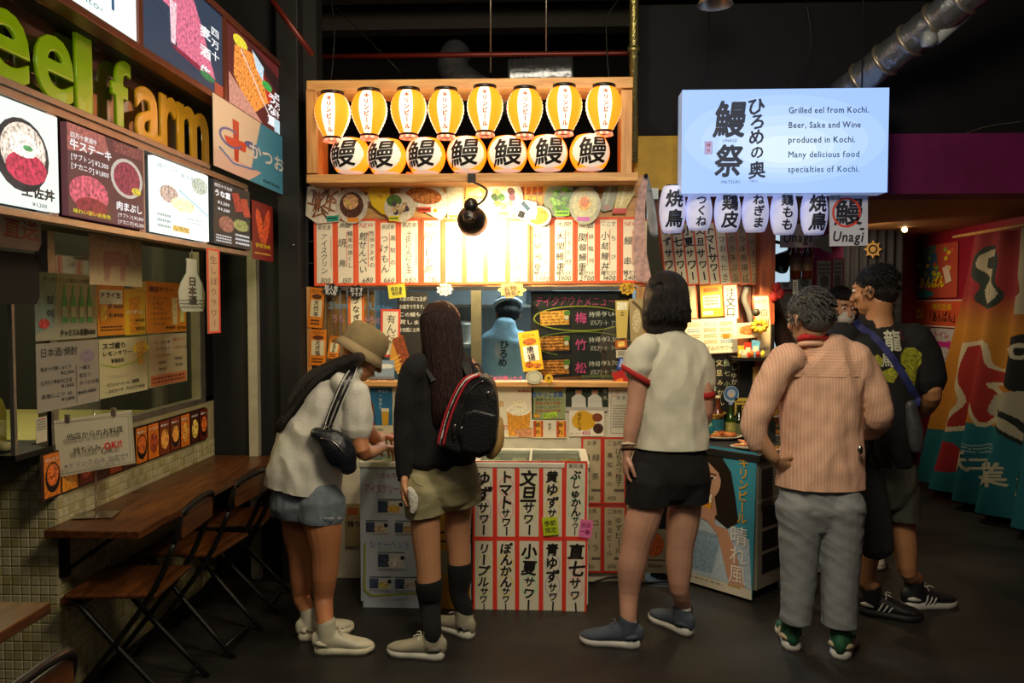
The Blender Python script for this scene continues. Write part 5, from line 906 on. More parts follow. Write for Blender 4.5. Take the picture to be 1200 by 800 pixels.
s = SY('price_card', 886, 448, 912, 500, 4.72, 'orange framed dish card behind the striped sleeve', 'card', 0, base='#d89a3c'); s.rect(3, 4, 20, 14, '#8a4018', .2); s.rect(3, 22, 20, 14, '#b8701c', .2).done()
# ---------------- lit sign and hanging tags ----------------
Ys = 4.2
t = thing('lit_sign', PY(920, 165, Ys), 'large blue white lightbox sign advertising grilled eel from Kochi', 'sign')
bx(MB(), 799, 104, 1041, 226, Ys+.004, Ys+.13).build('housing', mat('white_housing', '#c8d4e8', .4, emit=.35, ecol='#9ab8f0'), t, bevel=.004)
for x in (830, 1010): p = PY(x, 104, Ys+.06); b = MB(); b.cyl(p-Vector((0, 0, .01)), (p.x, p.y, 4.3), .004); b.build('hanger', m_iron, t)
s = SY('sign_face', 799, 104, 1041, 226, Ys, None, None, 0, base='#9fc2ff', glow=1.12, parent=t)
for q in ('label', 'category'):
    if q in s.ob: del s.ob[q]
for k in range(5): s.el(121, 61-2+k*3, 118-k*20, 52-k*9, ['#a8c9ff', '#b2d0ff', '#bcd8ff', '#c8e0ff', '#d4eaff'][k], 1, 0, 40)  # stepped paler ellipses paint the lightbox's brighter middle into the face colour
s.begin('lettering')
s.ch('鰻', 57, 35, 45, '#152238', .035, 0, .14, .85); s.ch('祭', 56, 84, 40, '#152238', .035, 0, .14, .85)
for q, x, y, z in (('ひ', 87, 20, 22), ('ろ', 89, 38, 20), ('め', 88, 56, 20), ('の', 89, 74, 17), ('奥', 89, 95, 21)): s.ch(q, x, y, z, '#152238', .035, -6, .1)
s.ht('UNAGI', 48, 60, 5.2, '#152238', .01, fit=17); s.ht('MATSURI', 47, 109, 5.2, '#1a4a5a', .01, fit=22); s.ht('OKU', 81, 108, 4, '#152238', .01, fit=9); s.begin('stamp'); s.border(0, '#000') if 0 else s.rect(27, 61, 9, 15, '#8a6a98'); s.rect(28, 62, 7, 13, '#b8b8e0'); s.begin('lettering'); s.vt('鰻祭', 31.5, 62, 75, 6, '#8a2a50', .02)
for k, (tx, f_) in enumerate((('Grilled eel from Kochi.', 94), ('Beer, Sake and Wine', 85), ('produced in Kochi.', 79), ('Many delicious food', 84), ('specialties of Kochi.', 84))): s.ht(tx, 125, 25+k*17.3, 10.2, '#152a44' if k < 3 else '#27506a', .022, fit=f_)
s.done()
tags = [('焼鳥', 788, 228, 272, 'grilled chicken'), ('つくね', 819, 227, 269, 'meatball'), ('鶏皮', 852.5, 226, 271, 'chicken skin'), ('ねぎま', 885, 226, 271, 'leek skewer'), ('鶏もも', 918.5, 226, 274, 'chicken thigh'), ('焼鳥', 954, 226, 274, 'chicken again')]
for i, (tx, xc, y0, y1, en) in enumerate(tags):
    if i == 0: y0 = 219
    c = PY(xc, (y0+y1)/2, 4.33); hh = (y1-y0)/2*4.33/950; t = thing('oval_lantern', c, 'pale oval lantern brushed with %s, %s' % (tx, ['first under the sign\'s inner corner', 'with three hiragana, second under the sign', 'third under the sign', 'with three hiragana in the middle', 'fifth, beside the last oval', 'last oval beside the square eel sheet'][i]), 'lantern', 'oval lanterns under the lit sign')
    r = .069; prof = [(r*(.5+.5*math.sin(math.pi*(.05+.9*k/16))**.55), -hh+2*hh*k/16) for k in range(17)]; b = MB(); b.lathe(prof, c, 30); b.build('shade', mat('sign_lit_lantern_paper', '#d4d6ea', .6, emit=.3, ecol='#b8c4ff'), t)  # bluish emission stands in for the sign's light on the paper
    b = MB(); b.lathe([(.036, hh), (.036, hh+.008)], c, 18, capped=False); b.build('top_ring', LK, t)
    b = MB(); n_ = len(tx); st = 2*hh*.86/n_; sz = min(.1, st*1.05)
    for j, q in enumerate(tx):
        vs, fs = glyph_sub(q, .04); zc0 = hh*.86-st*(j+.5); P = []
        for gx, gy in vs:
            gx, gy = (gx-.5+.1*gy)*sz, (gy-.38)*sz*.95; kk = min(max((hh+zc0+gy)/(2*hh)*16, 0), 15.99); rr = prof[int(kk)][0]+(prof[int(kk)+1][0]-prof[int(kk)][0])*(kk-int(kk))+.002; an = gx/rr; P.append(c+Vector((rr*math.sin(an), -rr*math.cos(an), zc0+gy)))
        b.add(P, fs)
    b.build('lettering', mat('navy_ink', '#14182c', .6), t)
s = SY('eel_sheet', 972, 226, 1017, 288, 4.3, 'white sheet with red ringed eel character over Unagi', 'sign', 1, base='#c4c8dc'); s.ch('鰻', 23, 22, 34, '#1a1c2c', .028, 0, .1); s.ring(20, 23, 17, 18, 2.6, '#d8402c', 26, 20, 400); s.ht('居酒', 1, 5, 6, '#222', .01, 1); s.ht('Unagi', 4, 51, 17, '#1a1c2c', .03, 1, fit=37, shear=.15); s.el(38, 43, 3, 1.4, '#1a1c2c').done()
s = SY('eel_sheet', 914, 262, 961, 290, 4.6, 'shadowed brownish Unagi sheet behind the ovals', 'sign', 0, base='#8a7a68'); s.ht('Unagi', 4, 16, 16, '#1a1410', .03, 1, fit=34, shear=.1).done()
f = MB(); f.cyl(PY(973, 274, 4.318), PY(973, 226, 4.318), .003, n=6); f.add([PY(950, 283, 4.318), PY(974, 272, 4.318), PY(974, 297, 4.318), PY(966, 294, 4.318)], [(0, 1, 2, 3)]); o = f.build('black_pennant', m_black); tag(o, 'small black cloth pennant between the two Unagi sheets', 'pennant'); md = o.modifiers.new('t', 'SOLIDIFY'); md.thickness = .004
# ---------------- passage beyond ----------------
Yp = 6.0
t = thing('slat_counter', (Wd(945, Yp), Yp, 0), 'pale slatted counter of the next stall in the passage', 'counter')
for i in range(26): z0 = .1+i*.058; b = MB(); b.bb((Wd(905, Yp)-.25, Yp, z0), (Wd(990, Yp), Yp+.05, z0+.048)); b.build('slat', wood('pale_slat', '#8f8868', '#b5ac8a', 0), t)
f = MB(); f.bb((Wd(905, Yp)-.3, Yp+.06, 1.62), (Wd(990, Yp), Yp+.12, 2.1)); tag(f.build('magenta_panel', mat('magenta_panel', '#8a2058', .6)), 'magenta panel over the slatted counter', 'panel')
for i, x in enumerate((920, 943, 966, 984)):
    s = SY('framed_print', x-10 if i else 912, 307-i*1.5, x+10 if i < 3 else 989, 340, Yp+.02, 'small red edged print, number %s along the magenta panel' % ['one from the bottles', 'two', 'three', 'four, by the curtain'][i], 'picture', 0, group='red edged prints over the slatted counter', base='#a8a498'); s.border(1.2, '#a81c3a'); s.scrib(3, 4, s.w-6, s.h*.4, '#6a665c', 3); s.el(s.w/2, s.h*.7, s.w*.25, s.h*.2, '#6d6658', .5).done()
f = MB(); bx(f, 905, 270, 926, 330, 5.6, 5.66); f.bb((Wd(906, 5.6), 5.61, 0), (Wd(910, 5.6), 5.65, 1.7)); tag(f.build('light_box', mat('white_lit_panel', '#c4dce8', emit=.9, ecol='#c0dcec'), bevel=.004), 'glowing pale panel behind the desk lamp arm', 'panel')
t = thing('desk_lamp', PY(915, 305, 5.55), 'black jointed lamp silhouetted on the glowing panel', 'lamp')
b = MB(); b.tube([PY(908, 283, 5.61), PY(908, 283, 5.5), PY(925, 287, 5.5), PY(924, 297, 5.5)], .012, 8); b.build('arm', m_iron, t); b = MB(); b.cyl(PY(925, 297, 5.5), PY(912, 310, 5.45), .03, .075); b.build('shade', m_iron, t)
for i, (x, lb) in enumerate(((932, 'brown bottle with a tan band hanging left under the Unagi sheet'), (946, 'brown bottle with a tan band hanging right under the Unagi sheet'))):
    c = PY(x, 327, 4.9); t = thing('hanging_bottle', c, lb, 'bottle', 'bottles hung under the Unagi sheet'); k = 4.9/950; b = MB(); r = 6.2*k; b.lathe([(r*.8, 0), (r, .02), (r, .15), (r*.4, .2), (r*.35, .28)], c, 18); b.build('body', mbrown, t); b = MB(); b.lathe([(r*1.02, .05), (r*1.02, .13)], c, 18, capped=False); b.build('label', mat('tan_label', '#8a6a48', .5), t); b = MB(); b.cyl(c+Vector((0, 0, .28)), c+Vector((0, 0, .36)), .003); b.build('string', m_iron, t)
s = SY('paper_tag', 929, 328, 935, 345, 4.88, 'tiny white tag under the hanging bottles', 'tag', 0, base='#b8b4a4'); s.scrib(1, 2, 4, 12, '#444', 4).done()
t = thing('red_gloves', PY(912, 343, 4.7), 'bunch of red cloth charms hung on the timber post', 'decoration')
for k, (x, y) in enumerate(((910, 337), (914, 344), (907, 347))): b = MB(); b.ell(PY(x, y, 4.62), (.026, .016, .03), None, 10, 7); b.build('charm', mat('red_cloth', '#a01c14', .7), t)
f = MB(); f.loft([(*PY(906, 350, 5.0), .03), (*PY(914, 385, 5.0), .05), (*PY(928, 430, 5.0), .06), (*PY(934, 480, 5.0), .05)], 14, sub=4); tag(f.build('tied_curtain', mat('brown_curtain', '#3a2418', .8, var=.3)), 'brown curtain tied back beside the timber post', 'curtain')
Yc = 6.7
def cloth(name, xa, xb, za, zb, Y, m, amp, waves, n=60, rows=14):
    b = MB(); vs = []; fs = []
    for j in range(rows+1):
        for i in range(n+1):
            u = i/n; vs.append((xa+(xb-xa)*u, Y+amp*math.sin(u*waves*6.28)*(1-.3*j/rows), zb+(za-zb)*j/rows))
    for j in range(rows):
        for i in range(n): q = j*(n+1)+i; fs.append((q, q+1, q+n+2, q+n+1))
    b.add(vs, fs, True); return b.build(name, m)
o = cloth('black_curtain', Wd(984, Yc), Wd(1056, Yc), .05, 2.12, Yc, mat('black_cloth', '#15131a', .85), .02, 7); tag(o, 'black shop curtain with a gold sun crest behind the tall man', 'curtain'); md = o.modifiers.new('t', 'SOLIDIFY'); md.thickness = .004
c = PY(1023, 292, Yc-.05); b = MB()
P = []
for k in range(32): a = 2*math.pi*k/32; r = .075 if k % 4 in (0,) else .055 if k % 2 else .05; P.append(c+Vector((r*math.cos(a), 0, r*math.sin(a))))
Q = [c+Vector((.036*math.cos(2*math.pi*k/32), 0, .036*math.sin(2*math.pi*k/32))) for k in range(32)]; b.add(P+Q, [(k, (k+1) % 32, 32+(k+1) % 32, 32+k) for k in range(32)]); b.add([c+Vector((.024*math.cos(2*math.pi*k/12), 0, .024*math.sin(2*math.pi*k/12))) for k in range(12)], [tuple(range(12))]); b.build('sun_crest', mat('gold_print', '#8a6a34', .6), o)
b = MB()
for j, q in enumerate('ひろめ市場'):
    vs, fs, ad = glyph(q, .02); p = PY(1049, 342+j*10, Yc-.05); b.add([p+Vector(((x-.5)*.055, 0, (y-.4)*.055)) for x, y in vs], fs)
b.build('lettering', mat('grey_ink', '#8a8880', .6), o)
# red wall posters
XP = XR-.012
s = SX('anime_poster', 1070.6, 291, 349.5, 1122, XP, 'bright painted exhibition poster topmost on the crimson wall', 'poster', 100, base='#b84a34')
s.poly([(0, 0), (55, 0), (40, s.h*.5), (0, s.h)], '#4a6a5a', .4); s.poly([(30, s.h*.2), (55, s.h*.15), (60, s.h*.6), (20, s.h*.9)], '#3a6080', .4)
for k in range(26): s.el(random.uniform(5, 95), random.uniform(5, s.h*.6), 4, 4, random.choice(['#d8b82c', '#c8502c', '#e0c050', '#8aa03c']), .5)
s.poly([(70, s.h*.45), (82, s.h*.4), (90, s.h*.7), (78, s.h*.75)], '#d8c0a8'); s.el(25, s.h*.92, 26, s.h*.08, '#2a8080'); s.ht('あんぱん', 18, s.h*.7, 24, '#f0d020', .05, fit=58, shear=.2); s.done()
s = SX('exhibition_banner', 1061, 352, 381, 1133, XP, 'orange banner lettered with yellow and black kana below the painted poster', 'poster', 100, base='#c8502c'); s.border(1.6, '#e0c0b0'); s.ht('あんぱん', 6, s.h*.52, 15, '#f0d020', .05, fit=28, shear=.2); s.ht('特別企画', 48, s.h*.25, 9, '#d8b020', .03, fit=30); s.ht('「あんぱん」展', 40, s.h*.62, 15, '#1c1210', .03, fit=56); s.done()
s = SX('toilet_sign', 1090, 383.5, 422, 1122, XP, 'white toilet direction sheet with a magenta arrow', 'sign', 100, base='#bcb4b0'); s.border(1.5, '#8a3a4a'); s.ht('トイレ', 12, s.h*.2, 26, '#a82848', .03, fit=60); s.line([(10, s.h*.48), (72, s.h*.48)], 17, '#c02884'); s.poly([(68, s.h*.34), (93, s.h*.48), (68, s.h*.62)], '#c02884'); s.ht('TOILET こちら', 15, s.h*.74, 11, '#8a6a70', 0, fit=66); s.ht('男 女', 38, s.h*.88, 11, '#8a7a78', .02, fit=34).done()
s = SX('small_notice', 1072, 382.5, 397.5, 1088, XP, 'small white notice beside the toilet sheet', 'notice', 60, base='#b4aca8'); s.border(1.5, '#8a3a4a'); s.scrib(8, 6, 44, s.h-14, '#a88a90', 3).done()
# fishing flag
XF = 3.18
def inpoly(x, y, P):
    r = False; j = len(P)-1
    for i in range(len(P)):
        if (P[i][1] > y) != (P[j][1] > y) and x < (P[j][0]-P[i][0])*(y-P[i][1])/(P[j][1]-P[i][1])+P[i][0]: r = not r
        j = i
    return r
def YZ(px, py): p = PX(px, py, XF); return p.y, p.z
_R = _RM.transposed()
def proj(p): q = _R @ (Vector(p)-CAM); return 600+F*q.x/-q.z, 400-F*q.y/-q.z
shapes = [([(1144, 300), (1152, 288), (1162, 290), (1168, 302), (1166, 330), (1170, 345), (1164, 360), (1150, 362), (1142, 350), (1146, 335), (1140, 320)], '#1c2a1c'), ([(1147, 300), (1156, 292), (1164, 300), (1160, 322), (1167, 343), (1160, 356), (1150, 356), (1148, 340), (1152, 325), (1145, 312)], '#b8ac8c'), ([(1152, 302), (1158, 300), (1158, 312), (1151, 314)], '#1c2a1c'), ([(1152, 332), (1160, 330), (1161, 345), (1153, 348)], '#1c2a1c'),
 ([(1188, 290), (1194, 268), (1200, 262), (1204, 300), (1204, 360), (1196, 368), (1184, 366), (1180, 352), (1192, 344), (1190, 322), (1180, 318)], '#b8ac8c'),
 ([(1132, 402), (1158, 398), (1162, 428), (1174, 436), (1176, 452), (1162, 452), (1168, 470), (1160, 492), (1150, 500), (1144, 478), (1132, 500), (1112, 505), (1112, 490), (1124, 470), (1122, 440)], '#d8c8a0'), ([(1135, 406), (1155, 403), (1159, 430), (1171, 439), (1172, 449), (1157, 449), (1164, 470), (1157, 490), (1151, 494), (1145, 470), (1131, 494), (1116, 500), (1116, 492), (1128, 470), (1126, 440)], '#a82418'),
 ([(1172, 404), (1182, 396), (1204, 394), (1204, 450), (1190, 460), (1178, 448)], '#14140f'), ([(1176, 400), (1168, 410), (1176, 412), (1170, 422), (1178, 424)], '#e0c8a0'), ([(1184, 405), (1192, 402), (1198, 410), (1194, 420), (1186, 420), (1182, 412)], '#c8c0a4'), ([(1187, 408), (1193, 408), (1194, 415), (1188, 416)], '#14140f'),
 ([(1160, 462), (1190, 458), (1204, 455), (1204, 530), (1190, 520), (1176, 490), (1156, 486)], '#b8b094'), ([(1160, 480), (1178, 482), (1190, 500), (1198, 530), (1184, 520), (1172, 500)], '#14201c'), ([(1166, 486), (1180, 492), (1192, 524), (1178, 505)], '#c0b898'),
 ([(1099, 517), (1117, 520), (1116, 551), (1097, 547)], '#a81c20')]
b = MB(); nY, nZ = 240, 300; vs = []; cols_ = []; fs = []
ya_, yb_ = 4.9, 7.35
def flagp(u, v):
    z = 2.02*(1-v)+.07*v; yl = 6.15+.62*v**1.2-.1*math.sin(v*3)*0  # far edge leans outward to the hem
    y = 4.75*(1-u)+yl*u; x = XF-.05-.05*v+(.03+.035*v)*math.sin(u*34+1.2*math.sin(v*2.5))*1.0+.02*math.sin(u*13+v*4); return Vector((x, y, z))
for j in range(nZ+1):
    for i in range(nY+1): vs.append(tuple(flagp(i/nY, j/nZ)))
for j in range(nZ):
    for i in range(nY): q = j*(nY+1)+i; fs.append((q, q+1, q+nY+2, q+nY+1))
VA = np.array(vs); FA = np.array(fs); C_ = VA[FA].mean(axis=1); C_[:, 0] = XF-.09; Q_ = (C_-np.array(CAM)) @ np.array(_R).T; PXX = 600+F*Q_[:, 0]/-Q_[:, 2]; PYY = 400-F*Q_[:, 1]/-Q_[:, 2]
CL = np.tile(np.array(lin('#94141c')), (len(fs), 1)); kk = np.clip((PYY-345)/40, 0, 1)[:, None]; CL = CL*(1-kk)+np.array(lin('#c8831c'))*kk
CL[PYY > 505-14*(PXX-1090)/110+4*np.sin(PXX*.12)] = lin('#12707a')
wv = (PXX > 1120) & (PXX < 1172) & (PYY > 519) & (PYY < 530) & ((PYY+1.5*np.sin(PXX*.3)) % 4 < 1); CL[wv] = lin('#b8c8c0')
for P_, sc_ in shapes:
    P_ = [tuple(q[:2]) for q in crom([(*q, 0) for q in P_+[P_[0]]], 4)]; ins = np.zeros(len(fs), bool); j = len(P_)-1
    for i in range(len(P_)):
        (xi, yi), (xj, yj) = P_[i], P_[j]
        if yi != yj: ins ^= ((yi > PYY) != (yj > PYY)) & (PXX < (xj-xi)*(PYY-yi)/(yj-yi)+xi)
        j = i
    CL[ins] = lin(sc_)
cols_ = [(*c, 1.0) for c in (CL*.72).tolist()]
me = bpy.data.meshes.new('fishing_flag'); me.from_pydata(vs, [], fs); me.materials.append(print_mat(0, .8)); Sheet.paint(None, me, cols_); me.polygons.foreach_set('use_smooth', [True]*len(fs))
fl = link('fishing_flag', me); tag(fl, 'long colourful fishing boat flag draped along the crimson wall to the floor', 'flag')
b = MB()
for q, x, y, s_ in (('鉄', 1131, 538, 28), ('子', 1147, 548, 24), ('業', 1166, 556, 28), ('組', 1189, 566, 30)):
    vs, fs = glyph_sub(q, .03); 
    for k in range(1):
        P = []
        for gx, gy in vs:
            pp = PX(x+(gx-.5)*s_*.68, y-(gy-.38)*s_*1.1, XF-.1); u = (6.15+.62*((2.02-pp.z)/1.95)**1.2-pp.y)
            vv = (2.02-pp.z)/1.95; yl = 6.15+.62*max(vv, 0)**1.2; uu = (pp.y-4.75)/(yl-4.75); w_ = flagp(uu, vv); w_.x -= .006; P.append(w_)
        b.add(P, fs)
vs, fs = glyph_sub('祝', .02)
b.build('lettering', mat('flag_white', '#b8b090', .8), fl)
b = MB(); b.cyl((XF-.05, 4.7, 2.04), (XF-.05, 6.4, 2.04), .012); b.build('flag_pole', m_pine, fl)
# ================= left shop details =================
a = thing('bar_counter', ((XL-1.475)/2, 3.5, .68), 'long dark walnut bar counter fixed along the tiled wall', 'counter')
for y0, y1 in ((2.86, 3.47), (3.474, 4.1)): b = MB(); b.bb((XL+.003, y0, .655), (-1.478, y1, .685)); b.build('top_board', m_walnut, a, bevel=.004)
b = MB(); b.bb((XL+.003, 4.1, .655), (-1.36, 4.38, .685)); b.build('top_board', m_walnut, a, bevel=.004)
for y in (2.95, 4.0):
    b = MB(); b.bb((XL+.003, y, .48), (XL+.03, y+.03, .655)); b.bb((XL+.003, y, .63), (XL+.26, y+.03, .655)); b.tube([(XL+.02, y+.015, .5), (XL+.22, y+.015, .64)], .008, 6); b.build('bracket', m_iron, a)
def chair(y, rz, lab, src=[]):
    if src: return dup(src[0], None, (-1.56, y, 0), rz, lab)
    t = thing('folding_chair', (0, 0, 0), lab, 'chair', 'folding chairs along the bar counter')
    b = MB(); b.bb((-.17, -.17, .435), (.17, .17, .455)); b.build('seat', m_walnut, t, bevel=.008)
    for y_ in (-.17, .17):
        b = MB(); b.tube([(-.2, y_, .0), (.0, y_, .25), (.16, y_, .47), (.235, y_, .64)], .011, 8, sub=3); b.build('back_leg', m_iron, t)
        b = MB(); b.tube([(.24, y_*.86, .0), (.02, y_*.86, .24), (-.15, y_*.86, .44)], .011, 8, sub=2); b.build('leg', m_iron, t)
    for p, q in (((-.17, -.17, .05), (-.17, .17, .05)), ((.2, -.146, .05), (.2, .146, .05)), ((-.14, -.146, .43), (-.14, .146, .43))): b = MB(); b.cyl(p, q, .008, n=8); b.build('stretcher', m_iron, t)
    b = MB(); b.tube([(.235, -.17, .64), (.26, -.165, .73), (.27, -.1, .765), (.27, .1, .765), (.26, .165, .73), (.235, .17, .64)], .011, 8, sub=3); b.build('back_hoop', m_iron, t)
    b = MB(); b.add([], []); P = [(.252+.012*math.cos(k/8*3.14159*1)-.012, -.16+.04*k, .66) for k in range(9)]; 
    b.bb((.252, -.16, .655), (.266, .16, .745)); b.build('backrest', m_walnut, t, bevel=.005)
    t.location = (-1.56, y, 0); t.rotation_euler = (0, 0, rz); src.append(t); return t
c1 = chair(3.02, R(4), 'dark folding chair nearest the camera at the bar counter'); c1.location.x = -1.6
c2 = chair(3.52, R(-4), 'second folding chair at the middle of the bar counter'); c3 = chair(3.98, R(6), 'farthest folding chair, by the black partition')
f = MB(); p1, p2 = PZ(47, 713, .7), PZ(0, 752, .7); f.bb((p1.x-.9, 1.85, .67), (p1.x, p1.y+.05, .7)); tt = thing('cafe_table', (p1.x-.4, 2.0, 0), 'corner of a dark wooden table at the lower left edge', 'table'); f.build('top', m_walnut, tt, bevel=.004); f = MB(); f.cyl((p1.x-.4, 2.0, 0), (p1.x-.4, 2.0, .67), .03); f.build('leg', m_iron, tt); f = MB(); f.cyl((p1.x-.4, 2.0, 0), (p1.x-.4, 2.0, .02), .2, n=24); f.build('base', m_iron, tt)
f = dup(c1, None, (-1.295, 1.54, 0), 0, 'dark folding chair whose backrest shows at the lower left corner')
# glass showcase at the near end
t = thing('glass_showcase', (-2.3, 2.9, .97), 'small glass showcase corner standing on the tiled wall end', 'showcase')
b = MB(); b.bb((-2.9, 2.72, .965), (XL, 3.05, .985)); b.build('base', m_iron, t); b = MB(); b.bb((-1.855, 2.72, .985), (XL+.0, 2.735, 1.62)); b.bb((-1.855, 2.93, .985), (XL, 2.945, 1.62)); b.build('corner_post', m_alu, t)
b = MB(); b.bb((-2.9, 2.725, .985), (-1.856, 2.729, 1.62)); b.build('pane', glass_mat('shop_glass'), t)
p = Vector((-2.0, 2.84, .985)); tb = thing('oil_bottle', p, 'plastic oil bottle with a green cap in the showcase', 'bottle'); b = MB(); b.lathe([(.036, 0), (.04, .01), (.04, .15), (.03, .18), (.014, .2), (.014, .215)], p, 20); b.build('body', mat('oil_plastic', '#8a7c2a', .15, coat=.5), tb); b = MB(); b.lathe([(.016, .212), (.016, .235)], p, 14); b.build('cap', mat('green_cap', '#1a8a3a', .4), tb); b = MB(); b.lathe([(.0408, .05), (.0408, .11)], p, 20, capped=False); b.build('label', mat('oil_label', '#a8a070', .5, var=.3, scale=60), tb)
b = MB(); b.loft([(-2.25, 2.84, 1.0, .06, .02), (-2.1, 2.83, 1.01, .07, .025), (-1.93, 2.8, 1.0, .05, .015)], 12, ref=(0, 1, 0), sub=3); tag(b.build('cloth_rag', mat('white_rag', '#a8a080', .9, bump=.6)), 'crumpled white cloth beside the oil bottle', 'cloth')
s = SX('direct_sign', -12, 240, 288, 48, -1.60, 'hanging white plate hand lettered in red at the near edge', 'sign', 60, base='#9a9488', outline=lambda s: [(0, 0), (s.w, 0), (s.w, s.h*.8), (s.w*.93, s.h), (0, s.h)]); s.vt('', 0, 0, 1, 1) if 0 else None; s.ht('直送', 14, s.h*.5, 24, '#8a2a20', .02, 1, fit=42); s.done()
s = SX('dark_monitor', -12, 292, 356, 46, -1.61, 'dark glossy screen hanging below the red lettered plate', 'screen', 60, base='#15130e', rough=.95, mot=.8, outline=lambda s: [(0, 0), (s.w, 0), (s.w, s.h*.85), (s.w*.93, s.h), (0, s.h)]); s.done()
s = SX('faded_sheet', 104, 264, 333, 166, -1.62, 'faded sheet with a cow cut diagram hung under the lightboxes', 'notice', 100, base='#9a8a68', mot=.85); s.poly([(25, 40), (55, 36), (72, 42), (74, 62), (66, 62), (64, 90), (56, 90), (54, 64), (38, 64), (34, 92), (26, 92), (24, 62)], '#8a6a58', .8); s.scrib(10, 8, 76, 14, '#7a6a50', 3); s.line([(70, 20), (84, 60)], 3, '#b0a480'); s.done()
XW = XL+.006
ps = []
s = SX('drink_menu', 40, 318, 400, 113, XW, 'soju menu with a row of four green bottles, top left on the glass', 'menu', 100, base='#8e8a72'); s.poly([(0, 0), (34, 0), (28, s.h*.8), (0, s.h*.9)], '#6d7c70', .8); s.ht('すっきりとした味わいの韓国焼', 12, s.h*.1, 8, '#222', .02, fit=84)
for x in (45, 59, 73, 87): s.poly([(x-4.5, s.h*.75), (x-4.5, s.h*.42), (x-1.6, s.h*.3), (x-1.6, s.h*.18), (x+1.6, s.h*.18), (x+1.6, s.h*.3), (x+4.5, s.h*.42), (x+4.5, s.h*.75)], '#4a8a50', .8); s.rect(x-4, s.h*.5, 8, s.h*.16, '#a8b090')
s.el(12, s.h*.75, 8, 7, '#a83a34', .5); s.vt('참이', 22, s.h*.3, s.h*.7, 13, '#223', .02); s.ht('チャミスル各種¥800', 36, s.h*.9, 11, '#1a1a14', .04, fit=60); s.done()
s = SX('drink_menu', 114, 333, 394, 146, XW, 'orange beer menu lettered ドライ with a mug', 'menu', 70, base='#c07a18'); s.rect(4, s.h*.1, 60, s.h*.28, '#d8d0b0'); s.ht('ドライ生', 5, s.h*.2, 15, '#1a1a10', .05, fit=55); s.ht('中 ¥600', 26, s.h*.42, 13, '#1a1a10', .04, fit=40); s.ht('大 ¥900', 26, s.h*.6, 13, '#1a1a10', .04, fit=40); s.rect(6, s.h*.4, 16, s.h*.3, '#d8a030', .6); s.scrib(6, s.h*.8, 58, s.h*.12, '#4a2a08', 2); s.done()
s = SX('drink_menu', 146, 338, 393, 170, XW, 'yellow highball menu beside the orange beer one', 'menu', 60, base='#c8a018'); s.poly([(12, s.h*.2), (44, s.h*.15), (40, s.h*.95), (14, s.h*.95)], '#b87a14', .6); s.ht('ハイボール', 3, s.h*.5, 14, '#d8d4b0', .05, fit=52); s.ht('¥400', 30, s.h*.68, 12, '#1a1a10', .04); s.ht('¥250', 30, s.h*.86, 12, '#1a1a10', .04); s.done()
s = SX('drink_menu', 171, 329, 391, 218, XW, 'orange sour menu with two tall glasses, top right on the glass', 'menu', 100, base='#c47c16'); s.ht('樽詰サワー', 6, s.h*.15, 14, '#5a1408', .04, fit=60)
for k, q in enumerate(('プレーン', 'レモン', 'ライム', 'カルピス', 'シークヮーサー', 'アンコー')): s.ht('・'+q, 4, s.h*(.32+k*.1), 9, '#2a1404', .02)
s.poly([(60, s.h*.3), (76, s.h*.3), (74, s.h*.85), (62, s.h*.85)], '#c8b888', .7); s.poly([(80, s.h*.2), (96, s.h*.2), (94, s.h*.8), (82, s.h*.8)], '#d8c070', .7); s.ht('¥400', 45, s.h*.9, 10, '#1a0c04', .03); s.ht('¥750', 75, s.h*.92, 10, '#1a0c04', .03); s.done()
s = SX('drink_menu', 42, 403, 485, 116, XW, 'lilac grey sake and shochu menu, bottom left on the glass', 'menu', 100, base='#8a8478'); s.el(80, s.h*.25, 12, 10, '#7a6c7c', .6); s.ht('日本酒/焼酎', 5, s.h*.14, 14, '#2a2a2a', .02, fit=58)
for k, q in enumerate(('亀泉大吟醸しゅわり', '桂月吟之夢超辛口生酒', '黒尊にごり 20')): s.ht(q, 5, s.h*(.38+k*.2), 7, '#2a2a2a', .01, fit=48); s.ht(('¥2,000', '¥1,800', '¥1,400')[k], 36, s.h*(.46+k*.2), 7, '#2a2a2a', .02)
s.line([(60, s.h*.35), (60, s.h*.95)], .6, '#4a4a44')
for k in range(3): s.ht(('一乗文', '宝石う', 'ダバダ火振')[k], 64, s.h*(.42+k*.12), 7, '#2a2a2a', .01)
s.ht('¥650 ¥850', 62, s.h*.8, 7, '#2a2a2a', .02, fit=32); s.done()
s = SX('drink_menu', 116, 398, 468, 173, XW, 'cream lemon sour menu with a green curve, bottom middle on the glass', 'menu', 100, base='#aea880'); s.el(85, s.h*.2, 17, 12, '#c8b028', .6); s.poly([(74, s.h*.1), (92, s.h*.08), (90, s.h*.5), (77, s.h*.5)], '#b8943c', .6); s.ht('スゴ盛り', 5, s.h*.12, 12, '#1a1a10', .05); s.ht('レモンサワー', 5, s.h*.25, 10, '#1a1a10', .04); s.ht('¥800', 22, s.h*.38, 11, '#1a1a10', .05); s.line([(2, s.h*.42), (30, s.h*.5), (70, s.h*.45), (98, s.h*.3)], 2.4, '#8aa020'); s.ht('ソフトドリンク', 16, s.h*.66, 9, '#8a8a80', .0, fit=42); s.ht('・ジンジャーエール・烏龍茶', 8, s.h*.79, 8, '#222', .02, fit=72); s.ht('・コカコーラ・カルピス ¥250', 8, s.h*.9, 8, '#222', .02, fit=84); s.done()
s = SX('drink_menu', 174, 393, 455, 219, XW, 'cream price list with a mug, bottom right on the glass', 'menu', 100, base='#a89c78'); s.poly([(42, s.h*.06), (60, s.h*.06), (58, s.h*.38), (44, s.h*.38)], '#b8b098', .7); s.ht('生搾りサワー', 58, s.h*.12, 9, '#a84a28', .02, fit=38)
